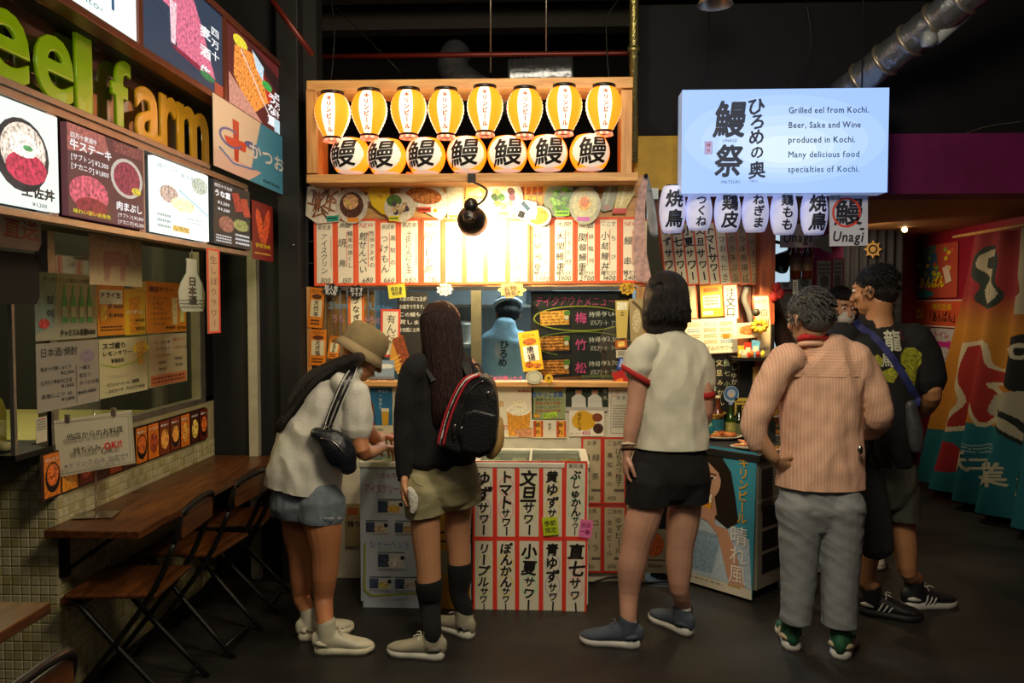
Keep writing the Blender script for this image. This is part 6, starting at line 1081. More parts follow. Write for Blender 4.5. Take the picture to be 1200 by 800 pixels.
for k in range(5): s.ht(('・ウーロン茶', '・コークハイ', '・ジンジャー', '¥500', '¥650')[k], 6+(k > 2)*18, s.h*(.15+k*.13), 8, '#222', .03)
s.ht('・グレープ', 60, s.h*.28, 8, '#222', .02); s.ht('¥550', 66, s.h*.5, 9, '#222', .03); s.ht('¥750', 66, s.h*.63, 9, '#222', .03); s.rect(3, s.h*.78, 94, s.h*.2, '#b0683c'); s.scrib(6, s.h*.81, 86, s.h*.14, '#5a2410', 2); s.done()
s = SX('food_banner', 47, 533, 589, 242, XL+.007, 'long strip of food photos between shop window and bar counter', 'banner', 300, base='#2a1410', rough=.3)
for k in range(13):
    x = 4+k*23; s.rect(x, 3, 21, s.h-6, random.choice(['#5a1c10', '#b8641a', '#3a1a10', '#c07820', '#6a2c14']), .6); s.el(x+11, s.h*.55, 8, s.h*.28, random.choice(['#c8883a', '#a8441c', '#d8a850', '#8a3a20']), .1); s.el(x+11, s.h*.55, 9.5, s.h*.33, '#1a1410') if k % 3 == 0 else None; s.el(x+11, s.h*.5, 7.5, s.h*.24, random.choice(['#c8883a', '#b85a24']), .1) if k % 3 == 0 else None; s.ht(random.choice(['カツオ丼', '鶏めし', '肉うどん', '唐揚げ']), x+2, s.h*.16, 5, '#f0e0c0', .03, fit=17)
s.done()
s = SX('small_notice', 42, 490, 520, 55, XL+.02, 'small white notice at the window corner by the showcase', 'notice', 60, base='#b0a890'); s.scrib(6, 6, 48, 60, '#555', 5); s.rect(30, 6, 10, 8, '#b82828'); s.done()
# tokkuri tag and red strip hanging from the canopy
s = SX('sake_flask_tag', 209, 299, 365, 240, XS-.03, 'sake flask shaped tag hanging in front of the window', 'sign', 60, base='#9aa090', outline=lambda s: [(x*s.w, y*s.h) for x, y in [(.3, .03), (.7, .03), (.68, .14), (.7, .3), (.9, .48), (1, .65), (.97, .92), (.9, 1), (.1, 1), (.03, .92), (0, .65), (.1, .48), (.3, .3), (.32, .14)]], rough=.3, thick=.004)
s.vt('日本酒', 30, s.h*.36, s.h*.88, 20, '#1c2020', .06); 
for r0 in range(3):
    for k in range(6): s.ring(5+k*10, s.h*(.82+.06*r0), 6, 4, 1.4, '#2a3430', 8, 180, 360)
s.done()
b = MB(); p = s.pt(30, 3, 0); b.cyl(p, (p.x, p.y, zA), .003, n=6); b.build('hang_cord', m_alu, s.ob)
s = SX('red_edged_strip', 242, 290, 391, 258, XS+.005, 'red edged handwritten strip hung from the end of the lightboxes', 'menu strip', 20, base='#a89070'); s.begin('border'); s.border(2.6, '#c03a24'); s.begin('lettering'); s.vt('生しぼりサワー', 10, 8, s.h-6, 11, '#5a3428', .0, 1); s.done()
# sign on a stand on the counter
bs = PZ(113, 604, .686); TLs, TRs, BLs = PX(56, 493, -1.70), None, None
q0 = CAM+ray(56, 494)*(2.93/ray(56, 494).y); q1 = CAM+ray(154, 480)*(3.12/ray(154, 480).y); q2 = CAM+ray(62, 560)*(2.95/ray(62, 560).y)
t = thing('sign_stand', bs, 'thin steel stand on the counter holding the card about outside food', 'stand')
b = MB(); b.box(bs+Vector((0, 0, .003)), (.15, .11, .004), Euler((0, 0, .2)).to_matrix()); b.build('base', m_steel, t, bevel=.002); mid = (q0+q1)/2+(q2-q0)*.5; tp_ = Vector((bs.x, bs.y, mid.z+.12)); b = MB(); b.cyl(bs, tp_, .0035, n=8); b.build('pole', m_steel, t)
s = Sheet('handwritten_card', q0, q1, q2, 98, 'white hand lettered card about bringing outside food, with a red OK', 'card', base='#a8a088'); s.begin('border')
for k in range(33): s.rect(3+k*2.85, 3, 1.5, 1.2, '#5a5a4a'); s.rect(3+k*2.85, s.h-4, 1.5, 1.2, '#5a5a4a')
for k in range(22): s.rect(2.5, 4+k*(s.h-8)/22, 1.2, 1.5, '#5a5a4a'); s.rect(s.w-4, 4+k*(s.h-8)/22, 1.2, 1.5, '#5a5a4a')
s.begin('lettering'); s.ht('他店からのお料理', 18, s.h*.3, 9, '#20201c', .02, 1, fit=66); s.ht('持ち込み', 24, s.h*.56, 9, '#20201c', .02, 1, fit=32); s.ht('OK!!', 60, s.h*.56, 12, '#b02018', .06, fit=22); s.ht('※ドリンクのみ 当店で!!', 12, s.h*.8, 8, '#3a3a48', .0, 1, fit=76); s.done()
for x in (22, 76): p = s.pt(x, -1, 2); b = MB(); b.box(p, (.018, .012, .03)); b.build('clip', m_alu, t, bevel=.002)
# ================= people =================
def W(rows, Y=None):
    out = []
    for r in rows:
        if Y is not None: px, py = r[:2]; y = Y+(r[4] if len(r) > 4 else 0); ra = r[2]; rb = r[3] if len(r) > 3 and r[3] else r[2]
        else: px, py, y, ra = r[:4]; rb = r[4] if len(r) > 4 else ra
        p = PY(px, py, y); k = y/F; out.append((*p, ra*k, rb*k))
    return out
def solid(name, mb, m, parent, voxel=.006, smooth=3, fold=None, cuts=(), post=None, thick=0):
    me = mb.mesh(name, m); o = bpy.data.objects.new('tmp', me); col.objects.link(o)
    r = o.modifiers.new('r', 'REMESH'); r.mode = 'VOXEL'; r.voxel_size = voxel; r.use_smooth_shade = True
    if smooth: q = o.modifiers.new('s', 'SMOOTH'); q.factor = .5; q.iterations = smooth
    dg = bpy.context.evaluated_depsgraph_get(); dg.update(); m2 = bpy.data.meshes.new_from_object(o.evaluated_get(dg)); bpy.data.objects.remove(o); bpy.data.meshes.remove(me)
    m2.materials.clear(); [m2.materials.append(x) for x in (m if isinstance(m, (list, tuple)) else [m])]
    if fold:
        n = len(m2.vertices); co = np.empty(n*3); m2.vertices.foreach_get('co', co); no = np.empty(n*3); m2.vertices.foreach_get('normal', no); co = co.reshape(-1, 3); no = no.reshape(-1, 3)
        d = np.array([fold(Vector(c)) for c in co]); co = co+no*d[:, None]; m2.vertices.foreach_set('co', co.ravel())
    if cuts:
        bm = bmesh.new(); bm.from_mesh(m2)
        for p, nrm in cuts: bmesh.ops.bisect_plane(bm, geom=bm.verts[:]+bm.edges[:]+bm.faces[:], plane_co=p, plane_no=nrm, clear_outer=True)
        bm.to_mesh(m2); bm.free()
    m2.polygons.foreach_set('use_smooth', [True]*len(m2.polygons))
    if post: post(m2)
    m2.name = name; ob = link(name, m2, parent)
    if thick: t_ = ob.modifiers.new('cloth', 'SOLIDIFY'); t_.thickness = thick; t_.offset = 0
    return ob
def folds(amp=.006, f=(9, 9, 4), seed=0, fine=.0015):
    def g(c):
        v = Vector((c.x*f[0]+seed, c.y*f[1], c.z*f[2])); a = 1-2*abs(noise.noise(v)); b_ = noise.noise(Vector((c.x*22+seed, c.y*22, c.z*14)))
        return amp*(a*.6-.2)+fine*b_*2
    return g
def skin(nm, c): return mat(nm, c, .5, var=.07, scale=12, bump=.06, bscale=300)
def hm(c, yaw, pitch=0, roll=0, s=1.0): return Matrix.Translation(c) @ Euler((R(-pitch), R(roll), R(yaw))).to_matrix().to_4x4() @ Matrix.Scale(s, 4)
def head(mb, M, neck=None, nr=.052):
    rt = M.to_3x3(); s = M.to_scale().x; q = rt.copy(); q.normalize()
    def E(c, r): mb.ell(M @ Vector(c), [x*s for x in r], q, 18, 12)
    E((0, -.012, .028), (.074, .092, .085)); E((0, .028, -.02), (.06, .062, .088)); E((0, .055, -.085), (.032, .028, .025)); E((0, .04, -.065), (.05, .045, .035))
    E((0, .076, .03), (.045, .018, .012)); mb.loft([(*(M @ Vector(p)), r*s) for p, r in (((0, .084, .018), .008), ((0, .1, -.01), .009), ((0, .108, -.026), .0125))], 10)
    for x in (-1, 1): E((x*.014, .096, -.03), (.009, .01, .008)); E((x*.075, -.006, -.012), (.007, .02, .032)); E((x*.04, .062, -.02), (.024, .022, .02))
    E((0, .09, -.052), (.022, .01, .006)); E((0, .088, -.064), (.019, .011, .008))
    a = M @ Vector((0, -.022, -.05))
    if neck is not None: mb.loft([(*a, nr*s), (*a.lerp(neck, .55), nr*.95*s), (*neck, nr*1.25*s)], 16, sub=3)
def face(M, parent, lip='#9a4a40'):
    q = M.to_3x3().normalized(); s = M.to_scale().x
    for x in (-1, 1):
        e = MB(); e.ell(M @ Vector((x*.03, .0785, .012)), (.0125*s, .009*s, .008*s), q, 12, 8); e = e.build('eye', mat('eye_white', '#e8e2d8', .2), parent)
        p = MB(); p.ell(M @ Vector((x*.03, .0865, .012)), (.0055*s, .002*s, .0058*s), q, 10, 6); p.build('iris', mat('iris_dark', '#1a0f08', .2), e)
        b = MB(); b.loft([(*(M @ Vector((x*.016, .092, .033))), .003), (*(M @ Vector((x*.03, .091, .037))), .0035), (*(M @ Vector((x*.046, .082, .032))), .002)], 6); b.build('eyebrow', mat('brow_dark', '#1a120c', .8), parent)
    b = MB(); b.loft([(*(M @ Vector((-.02, .093, -.058))), .0028), (*(M @ Vector((0, .101, -.056))), .0045), (*(M @ Vector((.02, .093, -.058))), .0028)], 8, sub=3); b.build('lips', mat('lips'+lip, lip, .4), parent)
def hand(mb, wr, d, n, thumb, L=.175, curl=25, spread=3, grip=None):
    """wr wrist, d toward the fingers, n palm normal, thumb +1/-1 side along n x d"""
    d = Vector(d).normalized(); n = Vector(n); n = (n-d*n.dot(d)).normalized(); sd = n.cross(d)*thumb; k = L/.175; wr = Vector(wr)
    mb.loft([(*(wr-d*.01), .024*k, .018*k), (*(wr+d*.02*k), .030*k, .017*k), (*(wr+d*.055*k), .039*k, .016*k), (*(wr+d*.082*k), .038*k, .013*k)], 14, ref=sd, sub=2)
    for i, (o, ln, r) in enumerate(((.030, .072, .0082), (.0100, .080, .0085), (-.0105, .075, .0082), (-.0300, .058, .0074))):
        b0 = wr+d*(.078-.004*abs(i-1))*k+sd*o*k; rows = [(*(b0-d*.02), r*k)]; dd = d+sd*(math.tan(R(spread))*(1.5-i)); p = b0; a = 0
        for j, fr in enumerate((.45, .3, .25)):
            a += curl*(1+.25*j+.1*i); v = (dd.normalized()*math.cos(R(a))+n*math.sin(R(a))); rows.append((*p, r*k*(1-.06*j))); p = p+v*ln*fr*k
        rows.append((*p, r*.72*k)); mb.loft(rows, 9, ref=sd)
    t0 = wr+d*.022*k+sd*.026*k+n*.004; v = (d*.7+sd*.7+n*.35).normalized(); v2 = (d*.95+sd*.15+n*.4).normalized()
    mb.loft([(*t0, .014*k), (*(t0+v*.03*k), .0115*k), (*(t0+v*.03*k+v2*.026*k), .0098*k), (*(t0+v*.03*k+v2*.05*k), .0075*k)], 10, ref=n)
def shoe(parent, heel, toe, up, sole, accent, L=.255, Wd_=1.0, lace='#d8d4c8', high=0, lift=0, stripes=0, name='shoe'):
    h = Vector(heel); h.z = 0; d = Vector(toe)-Vector(heel); d.z = 0; d.normalize(); sd = Vector((d.y, -d.x, 0)); k = L/.26
    def P(x, y, z): return h+d*x*k+sd*y*k*Wd_+Vector((0, 0, z*k+lift))
    rt = thing('x', h, None, None); bpy.data.objects.remove(rt)
    b = MB(); rows = [(.004, .05, .024, .042), (.03, .052, .034, .045), (.07, .05, .036, .046), (.11, .045, .038, .038), (.15, .036, .043, .03), (.19, .03, .046, .024), (.225, .026, .04, .02), (.25, .022, .024, .013)]
    b.loft([(*P(x, 0, z+.01), hw*k*Wd_, hz*k) for x, z, hw, hz in rows], 18, ref=sd, sub=2); b.loft([(*P(.052, 0, .06), .044*k), (*P(.047, 0, .10+high), .0435*k), (*P(.046, 0, .125+high), .043*k)], 18, ref=sd)
    u = solid(name, b, up, parent, .0055, 4, None, [(P(0, 0, .012), Vector((0, 0, -1))), (P(0, 0, .112+high), (Vector((0, 0, 1))-d*.35).normalized())])
    ol = [(-.006, .0), (.0, .022), (.03, .037), (.09, .037), (.14, .041), (.19, .05), (.23, .042), (.255, .022), (.264, 0), (.255, -.022), (.23, -.04), (.19, -.046), (.14, -.036), (.09, -.034), (.03, -.036), (.0, -.022)]
    b = MB(); top = [P(x, y, .036 if x < .06 else .028+.004*(x > .24)) for x, y in ol]; mid = [P(x*1.01-.002, y*1.06, .014) for x, y in ol]; bot = [P(x*.99, y*.97, .0+(.008 if x > .25 else 0)) for x, y in ol]; n = len(ol); b.add(top+mid+bot, [tuple(range(n))]+[(i, (i+1) % n, n+(i+1) % n, n+i) for i in range(n)]+[(n+i, n+(i+1) % n, 2*n+(i+1) % n, 2*n+i) for i in range(n)]+[tuple(range(2*n, 3*n))[::-1]], True)
    so = b.build('sole', sole, u, fixn=True)
    for j in range(5):
        x = .105+j*.017; z = .096-j*.0115; b = MB(); b.tube([P(x, -.024, z-.012), P(x+.004, 0, z), P(x, .024, z-.012)], .0032, 6, sub=3); b.build('lace', mat('lace'+lace, lace, .8), u)
    for q in (-1, 1):
        b = MB(); b.tube([P(.103, 0, .096), P(.11, q*.018, .108), P(.13, q*.026, .1)], .0025, 5, sub=3); b.build('lace', mat('lace'+lace, lace, .8), u)
        b = MB(); b.loft([(*P(.0, q*.012, .05), .006), (*P(.02, q*.033, .055), .012), (*P(.05, q*.037, .05), .008)], 8, sub=2); b.build('heel_panel', accent, u)
        for j in range(stripes): b = MB(); x = .085+j*.022; b.tube([P(x+.012, q*.029, .074-j*.006), P(x, q*.041, .05), P(x-.01, q*.042, .034)], .0042, 6, sub=3); b.build('side_stripe', accent, u)
    return P(.048, 0, .09)
def sock(parent, a, m, h=.05, r=.036):
    b = MB(); b.loft([(a.x, a.y, a.z-.02, r), (a.x, a.y, a.z+h, r*.96)], 16); return b.build('sock', m, parent)
def over(M, ln, hw, dr):
    s = M.to_scale().x; q = M.to_3x3().normalized(); c = M @ Vector((0, -.02, .035)); ph = R(random.uniform(-150, 150)); e = random.uniform(-.03, .02); out = random.uniform(0, .004)
    E = lambda th: c+q @ Vector(((.086+out)*math.sin(th)*math.sin(ph), -(.104+out)*math.sin(th)*math.cos(ph), (.094+out)*math.cos(th)))*s
    P = [E(R(a)) for a in (6, 35, 65, 92)]; b_ = P[-1]; k = (b_.x-c.x)
    for f in (.35, .7, 1): P.append(Vector((c.x+k*(1+.10*f*(ln < .2)-.08*f*(ln > .2))+dr[0]*f+random.uniform(-.003, .003), b_.y+dr[1]*f-.01*f, b_.z-(ln+e)*f)))
    return P
def person(px, Y, label): return thing('person', (PY(px, 700, Y).x, Y, 0), label, 'person')
from mathutils.bvhtree import BVHTree
def bvh(o):
    me = o.data; return BVHTree.FromPolygons([v.co.copy() for v in me.vertices], [tuple(p.vertices) for p in me.polygons])
def decal(tree, pts, faces, c, off=.004):
    """wrap a print on a garment: each point is dropped straight back (+Y) on the cloth"""
    V = []
    for px, py in pts:
        p = PY(px, py, tree[1]); h, n, i, d = tree[0].ray_cast(Vector((p.x, tree[1]-1, p.z)), Vector((0, 1, 0)))
        V.append((h if h is not None else p)-Vector((0, off, 0)))
    return V, faces
def dec_glyph(tree, items, m, parent, nm='lettering'):
    b = MB()
    for q, x, y, s_, sx in items:
        vs, fs = glyph_sub(q, .03); V, _ = decal(tree, [(x+(gx-.5)*s_*sx, y-(gy-.38)*s_) for gx, gy in vs], fs, None); b.add(V, fs)
    return b.build(nm, m, parent)
def dec_poly(tree, polys, m, parent, nm='print'):
    b = MB()
    for P in polys:
        bm = bmesh.new(); bm.faces.new([bm.verts.new((x, y, 0)) for x, y in P]); bmesh.ops.triangulate(bm, faces=bm.faces)
        for _ in range(3):
            e = [e for e in bm.edges if e.calc_length() > 4]
            if e: bmesh.ops.subdivide_edges(bm, edges=e, cuts=1); bmesh.ops.triangulate(bm, faces=bm.faces)
        bm.verts.index_update(); V, _ = decal(tree, [(v.co.x, v.co.y) for v in bm.verts], None, None); b.add(V, [tuple(v.index for v in f.verts) for f in bm.faces]); bm.free()
    return b.build(nm, m, parent)
def hairm(nm, c, sheen=.3): return mat(nm, c, .42, var=.5, scale=30, bump=.9, bscale=60, stretch=(6, 6, .35), spec=.4)
def strands(mb, n, fn, r=.0035):
    for _ in range(n): mb.tube(fn(), r*random.uniform(.6, 1.2), 5, sub=3, cap=True)
sk1 = skin('skin_tan', '#b5764e'); sk2 = skin('skin_warm', '#c08a66'); sk3 = skin('skin_light', '#c2917a'); sk4 = skin('skin_old', '#b88a68'); sk5 = skin('skin_olive', '#b58058')
UP = Vector((0, 0, 1)); DN = Vector((0, 0, -1))
# ---------- 1: bending woman in a bucket cap ----------
p = person(372, 3.55, 'woman in beige cap and white tee bending over the freezer')
m_wt = mat('white_cotton', '#d6d2c6', .85, var=.05, scale=5, bump=.25, bscale=160)
ma = mat('cream_leather', '#cfc9b0', .5, bump=.1); ms = mat('cream_rubber', '#d6d0b4', .55)
a1 = shoe(p, PZ(370, 765, 0), PZ(432, 763, 0), ma, ms, ma, .25, high=.025); a2 = shoe(p, PZ(351, 750, 0), PZ(397, 741, 0), ma, ms, ma, .25, high=.03)
b = MB()
b.loft(W([(374, 592, 22, 23), (379, 620, 22), (381, 650, 17.5), (380, 676, 15.5), (379, 705, 11.5)], 3.53)+[(*(a1+UP*.03), .036), (*a1, .035)], 16, sub=3)
b.loft(W([(348, 592, 20, 21), (350, 620, 19), (353, 650, 15.5), (353, 678, 13.5), (354, 702, 10.5)], 3.66)+[(*(a2+UP*.03), .035), (*a2, .034)], 16, sub=3)
b.loft(W([(359, 580, 30, 23), (358, 560, 32, 24), (366, 520, 28, 22), (382, 475, 24, 19), (398, 450, 16, 14)], 3.58), 18, sub=2)
b.loft(W([(413, 468, 9), (418, 490, 11), (422, 515, 10), (426, 530, 9.5)], 3.5)+W([(434, 530, 3.66, 8), (442, 527, 3.8, 6.5), (448, 524, 3.9, 6)]), 14, sub=3)
wr = PY(449, 524, 3.92); hand(b, wr, (.35, 1, -.25), (0, -.2, -1), -1, curl=22)
b.loft(W([(402, 465, 3.68, 9), (422, 492, 3.75, 10), (440, 515, 3.88, 8), (446, 512, 3.98, 6.2)]), 12, sub=3); hand(b, PY(447, 511, 4.0), (.4, 1, -.2), (0, -.2, -1), 1, curl=22)
M1 = hm(PY(424, 414, 3.62), -72, 32, 0, 1.0); head(b, M1, PY(408, 438, 3.58))
solid('body', b, sk1, p, .0048, 2); face(M1, p)
b = MB(); b.loft(W([(356, 582, 45, 33), (357, 560, 44, 33), (363, 530, 42, 32), (373, 500, 40, 31), (385, 472, 37, 30), (398, 450, 29, 26), (410, 436, 17, 17)], 3.57), 22, sub=3)
b.loft(W([(404, 450, 17, 20), (415, 460, 17), (418, 480, 16.5), (418, 502, 16.5)], 3.51), 16, sub=2); b.loft(W([(398, 455, 15), (412, 478, 15), (420, 492, 14)], 3.68), 14, sub=2)
h0 = PY(309, 566, 3.57); h1 = PY(402, 580, 3.57); hn = Vector(((h1-h0).z, 0, -(h1-h0).x)).normalized(); tee1 = solid('tee_shirt', b, m_wt, p, .0065, 3, folds(.020, (9, 7, 5), 3, .003), [((h0+h1)/2, hn), (PY(418, 498, 3.5), (PY(420, 520, 3.5)-PY(418, 480, 3.5)).normalized())] if 0 else [((h0+h1)/2, hn)], thick=.003)
m_den = mat('light_denim', '#75818a', .9, var=.25, scale=25, bump=.4, bscale=240)
b = MB(); b.loft(W([(353, 565, 34, 26), (357, 588, 42, 31)], 3.58), 20); b.loft(W([(376, 585, 28, 29), (377, 606, 27, 28)], 3.54), 18); b.loft(W([(345, 585, 28, 28), (344, 604, 27, 27)], 3.64), 18)
solid('denim_shorts', b, m_den, p, .007, 3, folds(.006, (12, 12, 8), 9), [(PY(358, 605, 3.58), (Vector((-.06, 0, -1))).normalized())], thick=.004)
b = MB()
for _ in range(90):
    lc, ly, yy = random.choice(((377, 3.54, 606), (345, 3.64, 604))); t_ = random.uniform(-1, 1); x = lc+28*t_; q = PY(x, yy, ly-.103*math.sqrt(1-t_*t_)); b.cyl(q, q+Vector((random.uniform(-.004, .004), 0, -random.uniform(.006, .016))), .0009, n=4)
o = b.build('frayed_hem', mat('white_thread', '#b8bcc0', .9), p); o['kind'] = 'stuff'
hb1 = hairm('hair_black', '#120d0b')
def lock1():
    t = random.uniform(-1, 1); y = 3.47+.05*abs(t)+random.uniform(-.01, .01); e = random.uniform(0, 16); return [PY(414+t*5, 424+t*6, y+.03), PY(396+t*3, 431+t*11, y), PY(372, 447+t*13, y-.005), PY(352+t*7, 470+t*7, y), PY(340+t*7-e*.3, 488+t*3+e*.4, y), PY(334+t*6-e*.4, 494+e*.7+random.uniform(-6, 4), y+.005)]
b = MB(); b.loft(W([(420, 420, 8, 20), (408, 426, 11, 18), (390, 436, 14, 11), (366, 451, 16, 9), (349, 472, 13, 9), (340, 490, 6, 6)], 3.51), 16, sub=3, ref=(0, 0, 1)); strands(b, 150, lock1, .004)
b.build('hair', hb1, p)
mh = mat('khaki_twill', '#8d7a55', .9, var=.12, scale=18, bump=.4, bscale=260)
q = M1.to_3x3().normalized(); b = MB(); ctr = M1 @ Vector((0, -.012, .02)); prof = [(.097, .0), (.099, .03), (.096, .06), (.086, .09), (.066, .105), (.03, .11), (.001, .111)]
tmp = MB(); tmp.lathe(prof, (0, 0, 0), 28, capped=False); b.add([ctr+q @ Vector((v[0]*.9, v[1]*1.08, v[2])) for v in tmp.v], tmp.f, True); cap = b.build('bucket_cap', mh, p)
b = MB(); tmp = MB(); tmp.lathe([(.094, .004), (.104, -.012), (.118, -.038), (.12, -.038), (.106, -.01), (.098, .006)], (0, 0, 0), 30, capped=False); b.add([ctr+q @ Vector((v[0]*.92, v[1]*1.06, v[2])) for v in tmp.v], tmp.f, True); b.build('brim', mat('khaki_brim', '#a08a66', .9, bump=.4, bscale=260), cap)
for k in range(6): a = R(195+k*13); v = ctr+q @ Vector((.113*.92*math.cos(a), .113*1.06*math.sin(a), -.024)); b = MB(); b.ell(v, (.0035, .0035, .0035), None, 8, 5); b.build('eyelet', m_iron, cap)
# her shoulder bag
m_nyl = mat('navy_nylon', '#14171f', .38, var=.15, scale=20, bump=.35, bscale=40)
t = thing('shoulder_bag', PY(392, 545, 3.43), 'black shoulder bag on the back of the bending woman', 'bag')
b = MB(); b.loft(W([(372, 508, 8, 11), (381, 513, 13, 14), (393, 524, 19, 16), (403, 537, 17, 15), (408, 546, 11, 10)], 3.42), 18, sub=3); solid('body', b, m_nyl, t, .006, 3, folds(.006, (14, 14, 10), 4))
def strap(mbo, pts, wdt, thk=.003):
    Q = crom([tuple(x) for x in pts], 6)
    for a_, b_ in zip(Q, Q[1:]):
        a_, b_ = Vector(a_), Vector(b_); d_ = (b_-a_).normalized(); vw = (CAM-a_).normalized(); s_ = d_.cross(vw).normalized()*wdt/2; nn = s_.cross(d_).normalized()*thk; mbo.add([a_-s_, a_+s_, b_+s_, b_-s_, a_-s_+nn, a_+s_+nn, b_+s_+nn, b_-s_+nn], [(0, 1, 2, 3), (7, 6, 5, 4), (0, 4, 5, 1), (2, 6, 7, 3), (1, 5, 6, 2), (3, 7, 4, 0)])
for nm, dx, wd_, mm in (('strap', 0, .022, m_nyl), ('strap_stripe', -1.2, .005, mat('white_webbing', '#c8c4b8', .8)), ('strap', 7, .010, m_nyl), ('strap_stripe', 9.5, .004, mat('white_webbing'))):
    b = MB(); yo = -.004 if 'stripe' in nm else 0; strap(b, [PY(413+dx*.6, 430, 3.5+yo), PY(404+dx, 444, 3.425+yo), PY(394+dx, 466, 3.405+yo), PY(386+dx, 486, 3.40+yo), PY(381+dx*.8, 502, 3.40+yo)], wd_); b.build(nm, mm, t)
for x, y in ((380, 499), (387, 500)): b = MB(); b.tube([PY(x+3*math.cos(a), y+4*math.sin(a), 3.385) for a in [k*.7854 for k in range(9)]], .002, 6); b.build('buckle', m_steel, t)
b = MB(); b.tube([PY(376, 513, 3.365), PY(390, 517, 3.358), PY(404, 531, 3.36)], .0025, 6, sub=4); b.build('zip', m_steel, t)
# ---------- 2: woman with the backpack ----------
p = person(516, 3.55, 'woman in black sweater, khaki shorts and black knee socks with long dark hair')
mg = mat('grey_suede', '#a39c86', .85, bump=.2); mw = mat('white_midsole', '#cfccc0', .6); mgr = mat('grey_heel', '#6d6a62', .7)
a1 = shoe(p, PZ(519, 772, 0), PZ(461, 766, 0), mg, mw, mgr, .25, stripes=0, lace='#dedad0'); a2 = shoe(p, PZ(553, 748, 0), PZ(512, 733, 0), mg, mw, mgr, .245, lace='#dedad0')
b = MB()
b.loft(W([(498, 585, 18, 20), (499, 625, 17.5), (502, 660, 15), (503, 685, 14.5), (504, 715, 11)], 3.52)+[(*(a1+UP*.03), .036), (*a1, .034)], 16, sub=3)
b.loft(W([(540, 575, 16, 19), (536, 615, 16), (538, 648, 13.5), (539, 672, 13), (538, 698, 10)], 3.66)+[(*(a2+UP*.03), .035), (*a2, .033)], 16, sub=3)
b.loft(W([(517, 572, 30, 21), (516, 540, 30, 22), (516, 480, 30, 21), (516, 436, 28, 16), (516, 415, 12, 12)], 3.56), 18, sub=2)
b.loft(W([(484, 430, 12), (474, 480, 10.5), (471, 515, 9), (474, 548, 6.6), (474, 563, 6)], 3.5), 12, sub=3); hand(b, PY(474, 564, 3.47), (-.0, -.12, -1), (1, .1, 0), -1, L=.165, curl=26)
b.loft(W([(548, 430, 3.56, 12), (562, 475, 3.6, 10), (556, 500, 3.75, 8), (540, 500, 3.85, 6.4)]), 12, sub=3); hand(b, PY(539, 500, 3.86), (-.6, .8, .1), (0, -.3, -1), 1, L=.165)
M2 = hm(PY(516, 388, 3.58), 12, 14, 0, .98); head(b, M2, PY(516, 420, 3.56), .046)
solid('body', b, sk2, p, .0048, 2); face(M2, p)
m_blk = mat('black_knit', '#121114', .9, var=.15, scale=10, bump=.35, bscale=220)
b = MB(); b.loft(W([(517, 538, 42, 32), (516, 515, 40, 30), (516, 480, 39, 28), (516, 450, 40, 27), (516, 426, 35, 22), (516, 411, 17, 15)], 3.56), 22, sub=3)
b.loft(W([(490, 428, 16), (481, 445, 15.5), (476, 475, 13.5), (473, 510, 12.5), (474, 540, 10.5), (474, 556, 9.5)], 3.5), 16, sub=3)
b.loft(W([(540, 428, 3.55, 16), (556, 455, 3.56, 14), (562, 478, 3.6, 13), (557, 498, 3.74, 11), (545, 500, 3.82, 9)]), 16, sub=3)
solid('sweater', b, m_blk, p, .0065, 3, folds(.009, (10, 10, 9), 11), [(PY(516, 537, 3.56), DN)] if 0 else (), thick=0)
m_kh = mat('khaki_cotton', '#98906a', .85, var=.1, scale=12, bump=.35, bscale=220)
b = MB(); b.loft(W([(517, 528, 35, 26), (518, 555, 42, 31), (519, 568, 43, 31)], 3.56), 22, sub=2); b.loft(W([(499, 570, 25, 29), (498, 604, 23, 26)], 3.53), 18); b.loft(W([(540, 565, 23, 28), (542, 592, 21, 25)], 3.62), 18)
solid('khaki_shorts', b, m_kh, p, .0065, 3, folds(.010, (9, 9, 12), 21), [(PY(516, 598, 3.56), Vector((.14, 0, -1)).normalized())], thick=.004)
b = MB(); b.tube([PY(480, 556+0, 3.4), PY(486, 566, 3.39), PY(496, 570, 3.385)], .002, 5, sub=3); b.build('pocket_seam', mat('khaki_thread', '#6a6244', .9), p)
ms2 = mat('black_sock', '#0c0c0e', .95, bump=.5, bscale=300, stretch=(1, 1, .2))
for rows, a_ in ((W([(502, 679, 15.8), (503, 688, 16.2), (504, 712, 12.6)], 3.52), a1), (W([(538.5, 659, 14.3), (539, 674, 14.4), (538, 696, 11.3)], 3.66), a2)):
    b = MB(); b.loft(rows+[(*(a_+UP*.04), .039), (*(a_-UP*.01), .0375)], 18, sub=3, cap=False); b.build('knee_sock', ms2, p)
hd = hairm('hair_dark_brown', '#2a1410')
def lock2():
    t = random.uniform(-1, 1); e = random.uniform(-14, 10); y = 3.58-.095*math.sqrt(1-t*t*.8); return [PY(516+t*8, 365+abs(t)*5, y+.03), PY(516+t*20, 385, y-.0), PY(517+t*22, 415, y-.015), PY(520+t*24, 445, y-.045), PY(524+t*22, 468+e*.4, y-.05), PY(526+t*20, 484+e, y-.05)]
b = MB(); b.ell(M2 @ Vector((0, -.02, .035)), (.085, .1, .09), M2.to_3x3().normalized(), 20, 14); b.loft(W([(516, 376, 19, 22), (516, 388, 22.5, 27), (516, 408, 22, 25), (519, 430, 25, 22), (522, 452, 25, 15), (525, 472, 21, 9), (527, 482, 14, 5)], 3.565), 22, sub=3); b.v = [(v[0], v[1]-max(0, (1.22-v[2]))*.38, v[2]) for v in b.v]
solid('hair', b, hd, p, .006, 5, folds(.004, (38, 38, 3), 5, 0)); b = MB(); strands(b, 560, lambda: over(M2, .43, .085, (.045, -.05)), .0034); b.build('hair_strands', hd, p)['kind'] = 'stuff'
